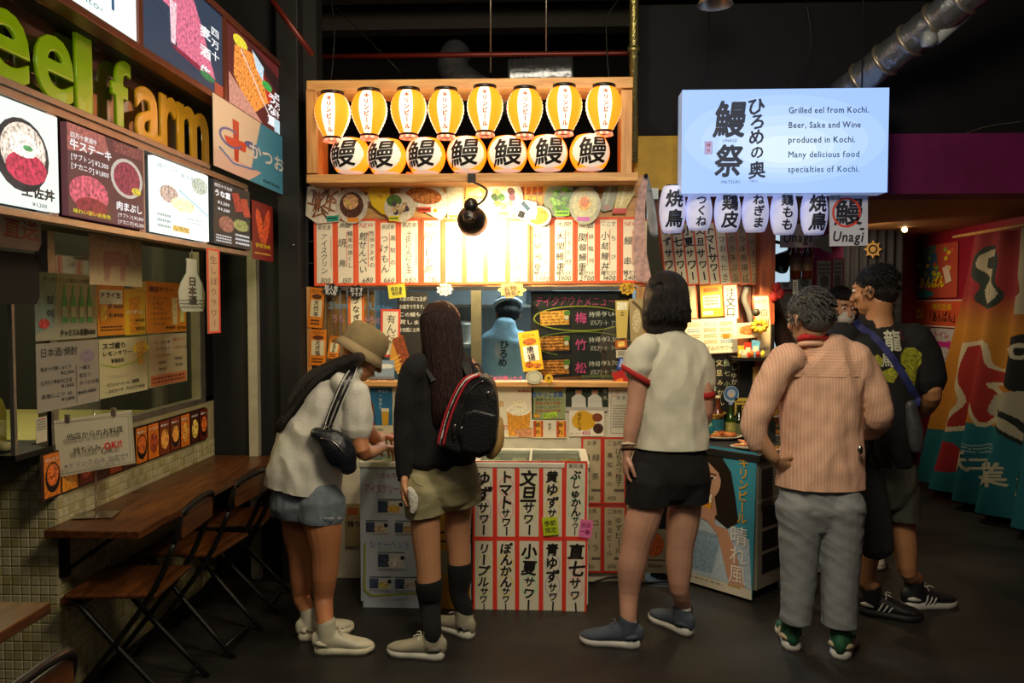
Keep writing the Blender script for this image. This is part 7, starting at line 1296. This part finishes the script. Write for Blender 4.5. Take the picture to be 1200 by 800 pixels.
b = MB(); b.tube([PY(474+8*math.cos(a), 562+2.5*math.sin(a), 3.5+.03*math.sin(a)) for a in [k*.7854 for k in range(9)]], .0028, 6); b.build('bracelet', m_iron, p)
b = MB(); b.loft(W([(480, 572, 3, 2), (484, 582, 6, 3), (485, 594, 5, 2), (483, 600, 3, 1.5)], 3.405), 10, sub=2); o = b.build('paper_tissue', mat('white_tissue', '#d4d0c4', .9, bump=.8, bscale=60)); tag(o, 'crumpled white tissue in the hand of the woman in black', 'tissue')
# backpack
t = thing('backpack', PY(548, 520, 3.36), 'black backpack with red and white piping worn by the woman', 'backpack')
OUT = [(515, 521), (519, 503), (526, 481), (536, 458), (546, 444), (557, 439), (569, 441), (578, 450), (582, 468), (583, 498), (581, 520), (574, 532), (562, 537), (545, 533), (528, 528)]
m_bp = mat('black_leather', '#101013', .42, var=.1, bump=.25, bscale=140)
b = MB(); b.prism([PY(x, y, 3.30) for x, y in OUT], (0, .14, 0)); bo = solid('shell', b, m_bp, t, .006, 7, folds(.003, (14, 14, 14), 5))
PK = [(541, 528), (541, 500), (544, 484), (556, 480), (581, 486), (581, 512), (574, 528), (560, 532)]
b = MB(); b.prism([PY(x, y, 3.275) for x, y in PK], (0, .05, 0)); po = solid('front_pocket', b, m_bp, t, .006, 5); 
b = MB(); b.tube([PY(x, y, 3.292) for x, y in ((541, 522), (541, 500), (545, 486), (556, 482), (578, 487))], .0022, 6, sub=4); b.build('zip', m_steel, po)
b = MB(); b.tube([PY(x, y, 3.293) for x, y in ((531, 515), (537, 490), (546, 466), (556, 452), (567, 446))], .0025, 6, sub=4); b.build('zip', m_steel, bo)
for k, (c_, dx, yy) in enumerate((('#a81c28', -1, 3.325), ('#d8d4cc', 2.2, 3.306), ('#a81c28', 5.4, 3.296))): b = MB(); b.tube([PY(x+dx, y+dx*.2, yy) for x, y in ((514, 521), (518, 503), (525, 481), (535, 458), (545, 444), (557, 438.5))], .005, 8, sub=4); b.build('piping', mat('piping'+c_, c_, .6), bo)
for x, y in ((533, 505), (541, 508)): b = MB(); b.loft(W([(x, y-7, 1.6, 1), (x, y, 2.4, 1.2), (x, y+7, 1.5, 1)], 3.282), 8); b.build('zip_pull', m_steel, bo)
b = MB(); b.ell(PY(572, 461, 3.288), (.006, .003, .009)); b.build('emblem', m_steel, bo)
b = MB(); b.tube([PY(552, 441, 3.4), PY(554, 428, 3.42), PY(562, 428, 3.42), PY(566, 440, 3.4)], .006, 8, sub=3); b.build('handle', m_bp, t)
for x in (500, 545): b = MB(); strap(b, [PY(x+10, 446, 3.44), PY(x, 425, 3.5), PY(x-1, 417, 3.58), PY(x, 424, 3.68)], .035, .006); b.build('strap', m_bp, t)
b = MB(); b.loft(W([(586, 491, 3, 3), (585, 505, 6, 6), (581, 520, 9, 8), (575, 532, 7, 6)], 3.42), 12, sub=3); o = b.build('tan_pouch', mat('tan_leather', '#a8844a', .6, bump=.3)); tag(o, 'tan leather pouch poking out behind the black backpack', 'pouch')
# ---------- 3: woman in the ringer tee ----------
p = person(780, 3.6, 'woman in white red-trimmed tee and black shorts standing at the stall corner')
mn = mat('slate_mesh', '#46505e', .85, bump=.5, bscale=260); mfo = mat('foam_white', '#c4c2bc', .6); 
a1 = shoe(p, PZ(749, 758, 0), PZ(697, 753, 0), mn, mfo, mn, .262, Wd_=1.08, lace='#59616e'); a2 = shoe(p, PZ(809, 745, 0), PZ(760, 722, 0), mn, mfo, mn, .262, Wd_=1.05, lace='#59616e')
b = MB()
b.loft(W([(762, 580, 20, 21), (752, 612, 20.5), (745, 640, 17), (740, 664, 16.5), (737, 695, 12)], 3.58)+[(*(a1+UP*.04), .037), (*a1, .036)], 16, sub=3)
b.loft(W([(804, 580, 19, 21), (800, 612, 19.5), (797, 640, 16), (796, 662, 15.5), (796, 690, 11.5)], 3.66)+[(*(a2+UP*.04), .037), (*a2, .036)], 16, sub=3)
b.loft(W([(785, 566, 30, 21), (786, 530, 31, 21), (785, 480, 31, 21), (783, 432, 31, 17), (779, 402, 12, 12)], 3.61), 18, sub=2)
b.loft(W([(750, 415, 13), (748, 445, 12), (745, 475, 10.5), (740, 500, 9.5), (737, 518, 7), (735, 530, 6.4)], 3.55), 14, sub=3); hand(b, PY(734.5, 532, 3.55), (-.05, .12, -1), (1, .1, 0), -1, L=.17, curl=20)
b.loft(W([(818, 415, 3.62, 13), (824, 455, 3.6, 11), (825, 490, 3.64, 9.5), (818, 488, 3.82, 7.5), (812, 478, 3.92, 6.4)]), 12, sub=3); hand(b, PY(811, 477, 3.94), (-.2, 1, .2), (-.3, 0, -1), 1, L=.17)
M3 = hm(PY(779, 353, 3.62), 18, 5, 0, 1.0); head(b, M3, PY(780, 392, 3.61), .047)
solid('body', b, sk3, p, .0048, 2); face(M3, p)
b = MB(); b.loft(W([(787, 532, 43, 31), (787, 505, 41, 29), (787, 470, 41, 28), (785, 435, 42, 28), (782, 408, 40, 23), (780, 393, 24, 18), (779, 384, 15, 14)], 3.61), 24, sub=3)
b.loft(W([(758, 406, 16), (750, 418, 16.5), (748, 430, 17)], 3.56), 16, sub=3); b.loft(W([(810, 410, 15), (821, 430, 15), (823, 450, 13.5)], 3.61), 16, sub=3)
m_ring = mat('white_jersey', '#c9c6b4', .85, var=.04, scale=5, bump=.25, bscale=180)
tee3 = solid('ringer_tee', b, m_ring, p, .0065, 3, folds(.016, (9, 8, 3.5), 31, .0022), [(PY(787, 524, 3.61), DN)], thick=.003)
m_rib = mat('red_rib', '#a01c1c', .85)
b = MB(); b.loft(W([(746.5, 436, 18.2), (745.5, 443, 18.4)], 3.56), 24, cap=False); b.v = [(v[0], v[1], v[2]-(v[0]-PY(746, 440, 3.56).x)*.45) for v in b.v]; b.build('sleeve_trim', m_rib, tee3)
b = MB(); b.loft(W([(823.5, 459, 14.4), (824, 466, 14)], 3.61), 20, cap=False); b.build('sleeve_trim', m_rib, tee3)
m_bs = mat('black_shorts', '#0d0c0e', .9, var=.1, bump=.25, bscale=160)
b = MB(); b.loft(W([(786, 516, 37, 26), (785, 545, 45, 31), (784, 560, 47, 31)], 3.61), 22, sub=2); b.loft(W([(762, 562, 28, 29), (759, 592, 26, 28)], 3.59), 18); b.loft(W([(805, 562, 27, 29), (805, 588, 25, 27)], 3.64), 18)
solid('black_shorts', b, m_bs, p, .0065, 3, folds(.006, (9, 9, 6), 41), [(PY(784, 588, 3.61), DN)], thick=.004)
hb3 = hairm('hair_bob_black', '#0f0b0a')
def lock3():
    t = random.uniform(-1, 1); y = 3.62-.1*math.sqrt(1-t*t*.8); e = random.uniform(-4, 3); return [PY(779+t*9, 324+abs(t)*4, y+.03), PY(779+t*22, 340, y), PY(779+t*27, 360, y-.005), PY(779+t*27, 384+e+t*3, y+.01)]
b = MB(); b.ell(M3 @ Vector((0, -.02, .035)), (.089, .104, .093), M3.to_3x3().normalized(), 20, 14); b.loft(W([(778, 344, 24, 26), (779, 362, 26, 26), (779, 382, 26, 22), (779, 388, 22, 16)], 3.61), 22, sub=3); solid('hair', b, hb3, p, .006, 5, folds(.004, (38, 38, 3), 8, 0)); b = MB(); strands(b, 620, lambda: over(M3, .11, .104, (0, 0)), .0034); b.build('hair_strands', hb3, p)['kind'] = 'stuff'
for i, (y, c, r) in enumerate(((521, '#c8b8a0', 7.6), (526, '#4a2c1c', 7.8))): b = MB(); b.tube([PY(736+r*math.cos(a), y+1.5*math.sin(a), 3.55+r*.0038*math.sin(a)) for a in [k*.7854 for k in range(9)]], .006, 8); b.build('bracelet', mat('bracelet%d' % i, c, .6), p)
for a_ in (a1, a2): sock(p, a_, mat('white_sock', '#c9c6c0', .9), .03, .0385)
# ---------- 4: grey-haired man in striped shirt ----------
p = person(962, 3.5, 'grey-haired man in pink striped shirt and pale grey trousers with hand on hip')
mgn = mat('green_mesh', '#1f5a3c', .8, bump=.4, bscale=200); mtn = mat('tan_suede', '#a89878', .8)
a1 = shoe(p, PZ(929, 763, 0), PZ(929, 763, 0)+Vector((.05, .3, 0)), mgn, mfo, mtn, .27, Wd_=1.1, lace='#c8b8a8', stripes=2); a2 = shoe(p, PZ(984, 773, 0), PZ(984, 773, 0)+Vector((.14, .3, 0)), mgn, mfo, mtn, .27, Wd_=1.1, lace='#c8b8a8', stripes=2)
b = MB()
b.loft(W([(938, 600, 20, 22), (936, 650, 16), (933, 700, 12)], 3.54)+[(*(a1+UP*.05), .038), (*a1, .038)], 14, sub=3); b.loft(W([(986, 600, 20, 22), (984, 650, 16), (983, 705, 12)], 3.48)+[(*(a2+UP*.05), .038), (*a2, .038)], 14, sub=3)
b.loft(W([(962, 590, 36, 24), (962, 545, 36, 24), (962, 490, 36, 23), (961, 436, 36, 18), (954, 408, 12, 12)], 3.53), 18, sub=2)
b.loft(W([(912, 430, 13), (896, 465, 11.5), (886, 492, 10.5), (890, 512, 9.5), (900, 527, 8.5), (906, 535, 7.5)], 3.46), 14, sub=3); hand(b, PY(907, 536, 3.47), (.75, .25, -.62), (.3, .6, .5), -1, L=.178, curl=18)
b.loft(W([(1012, 430, 3.53, 13), (1028, 468, 3.52, 11.5), (1028, 492, 3.56, 10), (1014, 502, 3.72, 8.5), (1000, 500, 3.82, 7)]), 14, sub=3); hand(b, PY(999, 500, 3.83), (-.5, .9, .1), (0, -.2, -1), 1, L=.178)
M4 = hm(PY(948, 372, 3.52), 24, 16, 0, 1.0); head(b, M4, PY(952, 404, 3.53), .05)
solid('body', b, sk4, p, .0048, 2); face(M4, p)
def stripe_shirt(name, base, line, axis, per):
    m = mat(name, base, .85, var=.05, scale=6, bump=.2, bscale=160, stripes=(axis, per, line, .3)); return m
m_st = stripe_shirt('pink_stripe_cotton', '#d5a488', '#dfb8a0', 0, .0125)
b = MB(); b.loft(W([(962, 575, 50, 35), (962, 545, 48, 34), (962, 510, 46, 32), (962, 470, 47, 31), (962, 435, 50, 28), (959, 415, 42, 22), (954, 409, 20, 16)], 3.53), 26, sub=3)
b.loft(W([(924, 420, 19, 20), (910, 438, 17), (896, 465, 16.5), (885, 490, 15.5), (885, 505, 14), (888, 516, 12.5)], 3.47), 18, sub=3)
b.loft(W([(1000, 420, 3.52, 19), (1015, 440, 3.52, 17), (1026, 468, 3.52, 16.5), (1028, 490, 3.55, 15.5), (1018, 500, 3.66, 14)]), 18, sub=3)
def hemcut(): return [(PY(962, 569, 3.53), Vector((0, 0, -1)))]
sh = solid('striped_shirt', b, m_st, p, .0065, 3, folds(.019, (9, 8, 3.2), 51, .003), hemcut(), thick=.003)
tr4 = (bvh(sh), 3.5)
yk = dec_poly(tr4, [[(930, 413), (940, 409), (960, 407), (980, 409), (994, 413), (1001, 424), (1003, 440), (924, 440), (926, 424)]], stripe_shirt('pink_yoke_stripe', '#d5a488', '#dfb8a0', 2, .0125), sh, 'yoke')
b = MB(); b.tube([PY(952+16*math.cos(a), 405+3*math.sin(a), 3.53+.065*math.sin(a)) for a in [k*.5236 for k in range(13)]], .012, 8); b.build('collar', stripe_shirt('pink_yoke_stripe', '', '', 0, 1), sh)
b = MB(); b.tube([PY(954+17*math.cos(a), 397+3*math.sin(a), 3.53+.068*math.sin(a)) for a in [k*.5236 for k in range(13)]], .014, 8); b.build('scarf', mat('red_scarf', '#a81c1c', .8, var=.6, scale=60), p)
m_gp = mat('grey_trousers', '#85888a', .85, var=.06, scale=6, bump=.2, bscale=160)
b = MB(); b.loft(W([(962, 556, 42, 28), (962, 580, 46, 30), (962, 596, 48, 32)], 3.53), 24, sub=2); b.loft(W([(938, 590, 27, 29), (937, 640, 22, 23), (935, 690, 18.5, 20), (932, 732, 17, 19)], 3.53), 20, sub=3); b.loft(W([(985, 590, 27, 29), (985, 640, 23, 23), (984, 690, 20, 21), (984, 738, 19.5, 20)], 3.50), 20, sub=3)
def pf(c):
    return .008*(1-2*abs(noise.noise(Vector((c.x*4+3, c.y*4, c.z*17+c.x*9)))))*min(1, max(.35, (c.z-.2)*1.8))+.002*noise.noise(c*25)
solid('grey_trousers', b, m_gp, p, .0065, 3, pf, [(PY(957, 731, 3.5), DN)], thick=.003)
hg = hairm('hair_grey', '#4d4c49'); 
def short(M, m, parent, n=500, s=1.0, ln=.02):
    q = M.to_3x3(); qn = q.normalized(); b = MB(); b.ell(M @ Vector((0, -.02, .04)), (.083*s, .098*s, .083*s), qn, 26, 16); b.ell(M @ Vector((0, -.05, -.02)), (.072*s, .062*s, .06*s), qn, 18, 12)
    c = M @ Vector((0, -.02, .035))
    for _ in range(n):
        th = random.uniform(0, 6.28); ph = random.uniform(0, 2.0); d = Vector((math.sin(ph)*math.cos(th), math.sin(ph)*math.sin(th), math.cos(ph)))
        if d.y > .55 and d.z < .35: continue
        a_ = c+qn @ Vector((d.x*.081*s, d.y*.096*s, d.z*.083*s-.02*(ph > 1.6))); e = a_+(qn @ (Vector((d.x*.4, d.y*.4-.3, -.9+d.z*.9)))).normalized()*ln*random.uniform(.6, 1.3)+(a_-c).normalized()*.006; b.tube([a_, a_.lerp(e, .5)+(a_-c).normalized()*.003, e], .0024, 4, cap=True)
    return b.build('hair', m, parent)
short(M4, hg, p, 900, 1.02, .016)
b = MB(); b.ell(PY(1008, 527, 3.40), (.012, .01, .02)); o = b.build('belt_pouch', m_steel); tag(o, 'small silver key charm hanging at the hip of the striped shirt', 'charm')
# ---------- 5: tall man in black tee ----------
p = person(1038, 4.0, 'tall man in black tee with yellow back print and olive shorts')
mbw = mat('black_trainer', '#15161a', .6, bump=.3); mwh = mat('white_trainer', '#b8b8b4', .5)
a1 = shoe(p, PZ(1060, 713, 0), PZ(1094, 708, 0)+Vector((0, -.03, 0)), mbw, mwh, mwh, .28, stripes=3, lace='#c8c8c8'); a2 = shoe(p, PZ(1008, 718, 0), PZ(1038, 722, 0), mbw, mbw, mwh, .275, stripes=3, lace='#c8c8c8')
b = MB()
b.loft(W([(1056, 590, 14.5, 16), (1058, 620, 14), (1061, 645, 13), (1064, 670, 10)], 4.02)+[(*(a1+UP*.05), .04), (*a1, .04)], 14, sub=3); b.loft(W([(1026, 590, 13.5, 16), (1020, 625, 13), (1017, 655, 12), (1015, 682, 9)], 3.98)+[(*(a2+UP*.05), .038), (*a2, .038)], 14, sub=3)
b.loft(W([(1038, 566, 26, 20), (1038, 520, 26, 20), (1036, 450, 32, 20), (1032, 412, 34, 16), (1028, 388, 14, 13)], 4.0), 18, sub=2)
b.loft(W([(1080, 405, 3.98, 14), (1087, 440, 3.96, 12), (1092, 462, 3.96, 11), (1084, 478, 4.08, 9.5), (1070, 484, 4.2, 8), (1058, 482, 4.3, 7)]), 14, sub=3); hand(b, PY(1057, 482, 4.31), (-.6, .8, 0), (-.2, 0, -1), -1, L=.185)
b.loft(W([(984, 405, 4.02, 14), (978, 440, 4.05, 12), (984, 465, 4.15, 10), (996, 470, 4.3, 8)]), 14, sub=3); hand(b, PY(997, 470, 4.31), (.3, .9, 0), (0, 0, -1), 1, L=.185)
M5 = hm(PY(1024, 340, 4.0), 48, 10, 0, 1.03); head(b, M5, PY(1030, 382, 4.0), .058)
solid('body', b, sk5, p, .005, 2); face(M5, p)
b = MB(); b.loft(W([(1038, 548, 33, 27), (1038, 520, 33, 27), (1037, 480, 36, 28), (1035, 440, 44, 28), (1033, 408, 51, 25), (1030, 392, 40, 21), (1028, 384, 18, 16)], 4.0), 24, sub=3)
b.loft(W([(1070, 398, 20), (1083, 415, 19), (1088, 445, 18.5)], 3.97), 18, sub=3); b.loft(W([(988, 398, 20), (979, 415, 18), (976, 445, 17)], 4.03), 18, sub=3)
m_bt = mat('black_jersey', '#0e0d10', .85, var=.12, bump=.3, bscale=200); tee5 = solid('black_tee', b, m_bt, p, .0068, 3, folds(.009, (8, 8, 4), 61), [(PY(1038, 543, 4.0), DN)], thick=.003)
tr = (bvh(tee5), 4.0)
dec_glyph(tr, [('龍', 1036, 398, 25, .8), ('馬', 1029, 420, 17, .9)], mat('pale_print', '#b8b8a4', .7), tee5, 'lettering')
dec_poly(tr, [[(1012, 418), (1018, 413), (1024, 420), (1020, 430), (1027, 436), (1026, 446), (1016, 442), (1011, 430)], [(1044, 414), (1050, 406), (1060, 406), (1068, 412), (1069, 424), (1064, 432), (1060, 426), (1055, 436), (1062, 442), (1060, 450), (1050, 446), (1044, 438), (1050, 430), (1044, 424)], [(1024, 432), (1034, 428), (1040, 436), (1034, 446), (1026, 444)]], mat('yellow_print', '#8a8a20', .7, var=.6, scale=90), tee5, 'print')
dec_glyph(tr, [('く', 1047, 388, 6, 1), ('ら', 1048, 395, 6, 1)], mat('pink_print', '#7a2440', .7), tee5, 'small_lettering')
m_ol = mat('olive_canvas', '#4c4d44', .9, var=.12, bump=.3, bscale=180)
b = MB(); b.loft(W([(1038, 530, 31, 26), (1039, 560, 34, 28), (1040, 572, 34, 28)], 4.0), 22, sub=2); b.loft(W([(1055, 570, 20, 24), (1057, 612, 19, 21)], 4.01), 18); b.loft(W([(1024, 570, 20, 24), (1022, 612, 19, 21)], 3.99), 18)
solid('olive_shorts', b, m_ol, p, .0068, 3, folds(.007, (9, 9, 7), 71), [(PY(1040, 608, 4.0), DN)], thick=.004)
hbk = hairm('hair_short_black', '#0c0a0c'); short(M5, hbk, p, 700, 1.0, .02)
for a_ in (a1, a2): sock(p, a_, mat('black_ankle_sock', '#101012', .9), .035, .041)
t = thing('crossbody_pouch', PY(1072, 520, 3.86), 'grey crossbody pouch on a blue strap across the black tee', 'bag')
tr2 = BVHTree.FromPolygons([v.co.copy() for v in tee5.data.vertices], [tuple(q.vertices) for q in tee5.data.polygons])
pts = []
for k in range(9):
    x, y = 1001+(1064-1001)*k/8, 376+(466-376)*(k/8)**1.15; q = PY(x, y, 4.0); h_, n_, i_, d_ = tr2.ray_cast(Vector((q.x, 3, q.z)), Vector((0, 1, 0))); pts.append((h_ if h_ is not None else q)-Vector((0, .008, 0)))
b = MB(); strap(b, pts+[PY(1069, 478, 3.84)], .032, .003); b.build('strap', mat('blue_webbing', '#1f2560', .7), t)
b = MB(); b.loft(W([(1068, 474, 6, 5), (1070, 490, 8, 7), (1073, 510, 9, 8), (1074, 525, 7, 6)], 3.85), 14, sub=3); solid('body', b, mat('grey_ripstop', '#3a3c40', .5, var=.3, scale=40), t, .006, 2, folds(.004, (14, 14, 10), 2))
t = thing('tote_bag', PY(1026, 645, 3.8), 'limp dark cloth tote hanging beside the olive shorts', 'bag')
b = MB(); b.loft(W([(1018, 535, 8, 4), (1019, 550, 12, 7), (1022, 580, 17, 9), (1025, 615, 21, 11), (1026, 642, 20, 10), (1026, 648, 16, 7)], 3.82), 18, sub=3); solid('sack', b, mat('charcoal_cloth', '#1b1b1c', .95, bump=.3), t, .007, 3, folds(.012, (12, 12, 3), 13))
for x in (1012, 1022): b = MB(); strap(b, [PY(x, 545, 3.78), PY(x-1, 520, 3.8), PY(x+2, 500, 3.86)], .02); b.build('handle', mat('charcoal_cloth'), t)
# ---------- 6: masked woman beyond ----------
p = person(988, 4.85, 'woman in a white face mask looking out between the two men')
m6 = mat('white_trainer'); a1 = shoe(p, PZ(972, 660, 0), PZ(958, 674, 0), m6, mfo, m6, .24); a2 = shoe(p, PZ(1024, 655, 0), PZ(1030, 670, 0), m6, mfo, m6, .24)
b = MB(); b.loft(W([(982, 540, 17, 18), (978, 600, 12)], 4.85)+[(*(a1+UP*.05), .035), (*a1, .035)], 12, sub=3); b.loft(W([(1004, 540, 17, 18), (1014, 600, 12)], 4.85)+[(*(a2+UP*.05), .035), (*a2, .035)], 12, sub=3)
b.loft(W([(993, 545, 30, 22), (992, 480, 28, 20), (992, 420, 30, 19), (990, 392, 14, 12)], 4.87), 16, sub=2)
for s_ in (-1, 1): b.loft(W([(992+s_*28, 412, 10), (992+s_*33, 450, 8.5), (992+s_*30, 480, 7), (992+s_*22, 500, 5.5)], 4.8), 12, sub=2); hand(b, PY(992+s_*21, 502, 4.78), (-s_*.5, -.6, -.2), (0, 0, -1), s_, L=.16)
M6 = hm(PY(986, 360, 4.8), 190, 12, 0, .97); head(b, M6, PY(990, 392, 4.86), .045); solid('body', b, sk2, p, .006, 2); face(M6, p)
b = MB(); b.loft(W([(993, 548, 33, 24), (992, 480, 30, 22), (992, 420, 34, 21), (991, 400, 26, 17), (990, 391, 14, 13)], 4.87), 20, sub=3); [b.loft(W([(992+s_*22, 406, 13), (992+s_*30, 425, 12), (992+s_*33, 445, 11)], 4.83), 14, sub=2) for s_ in (-1, 1)]; solid('blouse', b, mat('cream_blouse', '#c0b8a4', .85), p, .008, 3, folds(.006))
b = MB(); b.loft(W([(993, 540, 33, 24), (993, 600, 42, 30), (993, 622, 44, 32)], 4.87), 20, sub=3); solid('long_skirt', b, mat('dark_skirt', '#1d1a1e', .9), p, .01, 3, folds(.008))
q = M6.to_3x3().normalized(); b = MB(); b.ell(M6 @ Vector((0, .052, -.045)), (.056, .056, .05), q, 18, 12); b.build('face_mask', mat('mask_white', '#c9c4bc', .8, bump=.2), p)
b = MB(); b.ell(M6 @ Vector((0, -.03, .035)), (.088, .088, .09), q, 22, 14); b.ell(M6 @ Vector((0, .05, .078)), (.068, .04, .028), q, 14, 9); [b.loft([(*(M6 @ Vector((s_*.075, .02, .04))), .022), (*(M6 @ Vector((s_*.085, .0, -.04))), .026), (*(M6 @ Vector((s_*.085, .0, -.12))), .022), (*(M6 @ Vector((s_*.08, 0, -.18))), .01)], 12, sub=3) for s_ in (-1, 1)]; b.build('hair', hb1, p)
# ---------- 7: cook behind the glass ----------
p = person(592, 5.25, 'cook in a blue tee bending with back turned behind the stall glass')
b = MB(); b.loft(W([(592, 520, 20, 17), (592, 470, 21, 17), (591, 430, 22, 17), (590, 402, 17, 13), (592, 384, 10, 10)], 5.25), 16, sub=2)
for s_ in (-1, 1): b.loft(W([(592+s_*18, 398, 8), (592+s_*24, 425, 7), (592+s_*20, 446, 6), (592+s_*10, 452, 5)], 5.3), 12, sub=2); hand(b, PY(592+s_*9, 453, 5.36), (-s_*.5, .8, -.2), (0, 0, -1), s_, L=.175); b.loft(W([(592+s_*11, 520, 14), (592+s_*12, 580, 10), (592+s_*12, 630, 7)], 5.25), 12, sub=2)
M7 = hm(PY(595, 368, 5.35), 10, 30, 0, 1.0); head(b, M7, PY(592, 388, 5.27)); solid('body', b, sk5, p, .007, 2); face(M7, p)
b = MB(); b.loft(W([(592, 512, 23, 19), (592, 470, 24, 19), (591, 430, 25, 19), (590, 402, 27, 19), (591, 392, 20, 16), (592, 384, 14, 13)], 5.25), 20, sub=3); [b.loft(W([(592+s_*17, 398, 11), (592+s_*23, 412, 11), (592+s_*25, 424, 10)], 5.28), 14, sub=2) for s_ in (-1, 1)]
t7 = solid('blue_tee', b, mat('blue_tee', '#8fb3c4', .85, bump=.2), p, .008, 3, folds(.006)); dec_glyph((bvh(t7), 5.25), [('ひ', 592, 403, 11, 1), ('ろ', 591, 413, 11, 1), ('め', 590, 423, 11, 1)], mat('black_ink'), t7)
b = MB(); b.loft(W([(592, 500, 22, 18), (592, 560, 24, 18), (592, 640, 22, 16)], 5.25), 16, sub=2); b.build('trousers', m_bs, p); short(M7, hb1, p, 120, 1.02)
q = M7.to_3x3().normalized(); b = MB(); b.tube([M7 @ Vector((.09*math.cos(a), -.012+.105*math.sin(a), .05)) for a in [k*.5236 for k in range(13)]], .016, 8); b.build('head_towel', mat('white_towel', '#c0ccd0', .9), p)
for s_ in (-1, 1): b = MB(); b.loft(W([(592+s_*12, 648, 5, 5), (592+s_*12, 652, 7, 16)], 5.22), 12); b.build('shoe', mbw, p)
bpy.data.objects.remove(_fo)
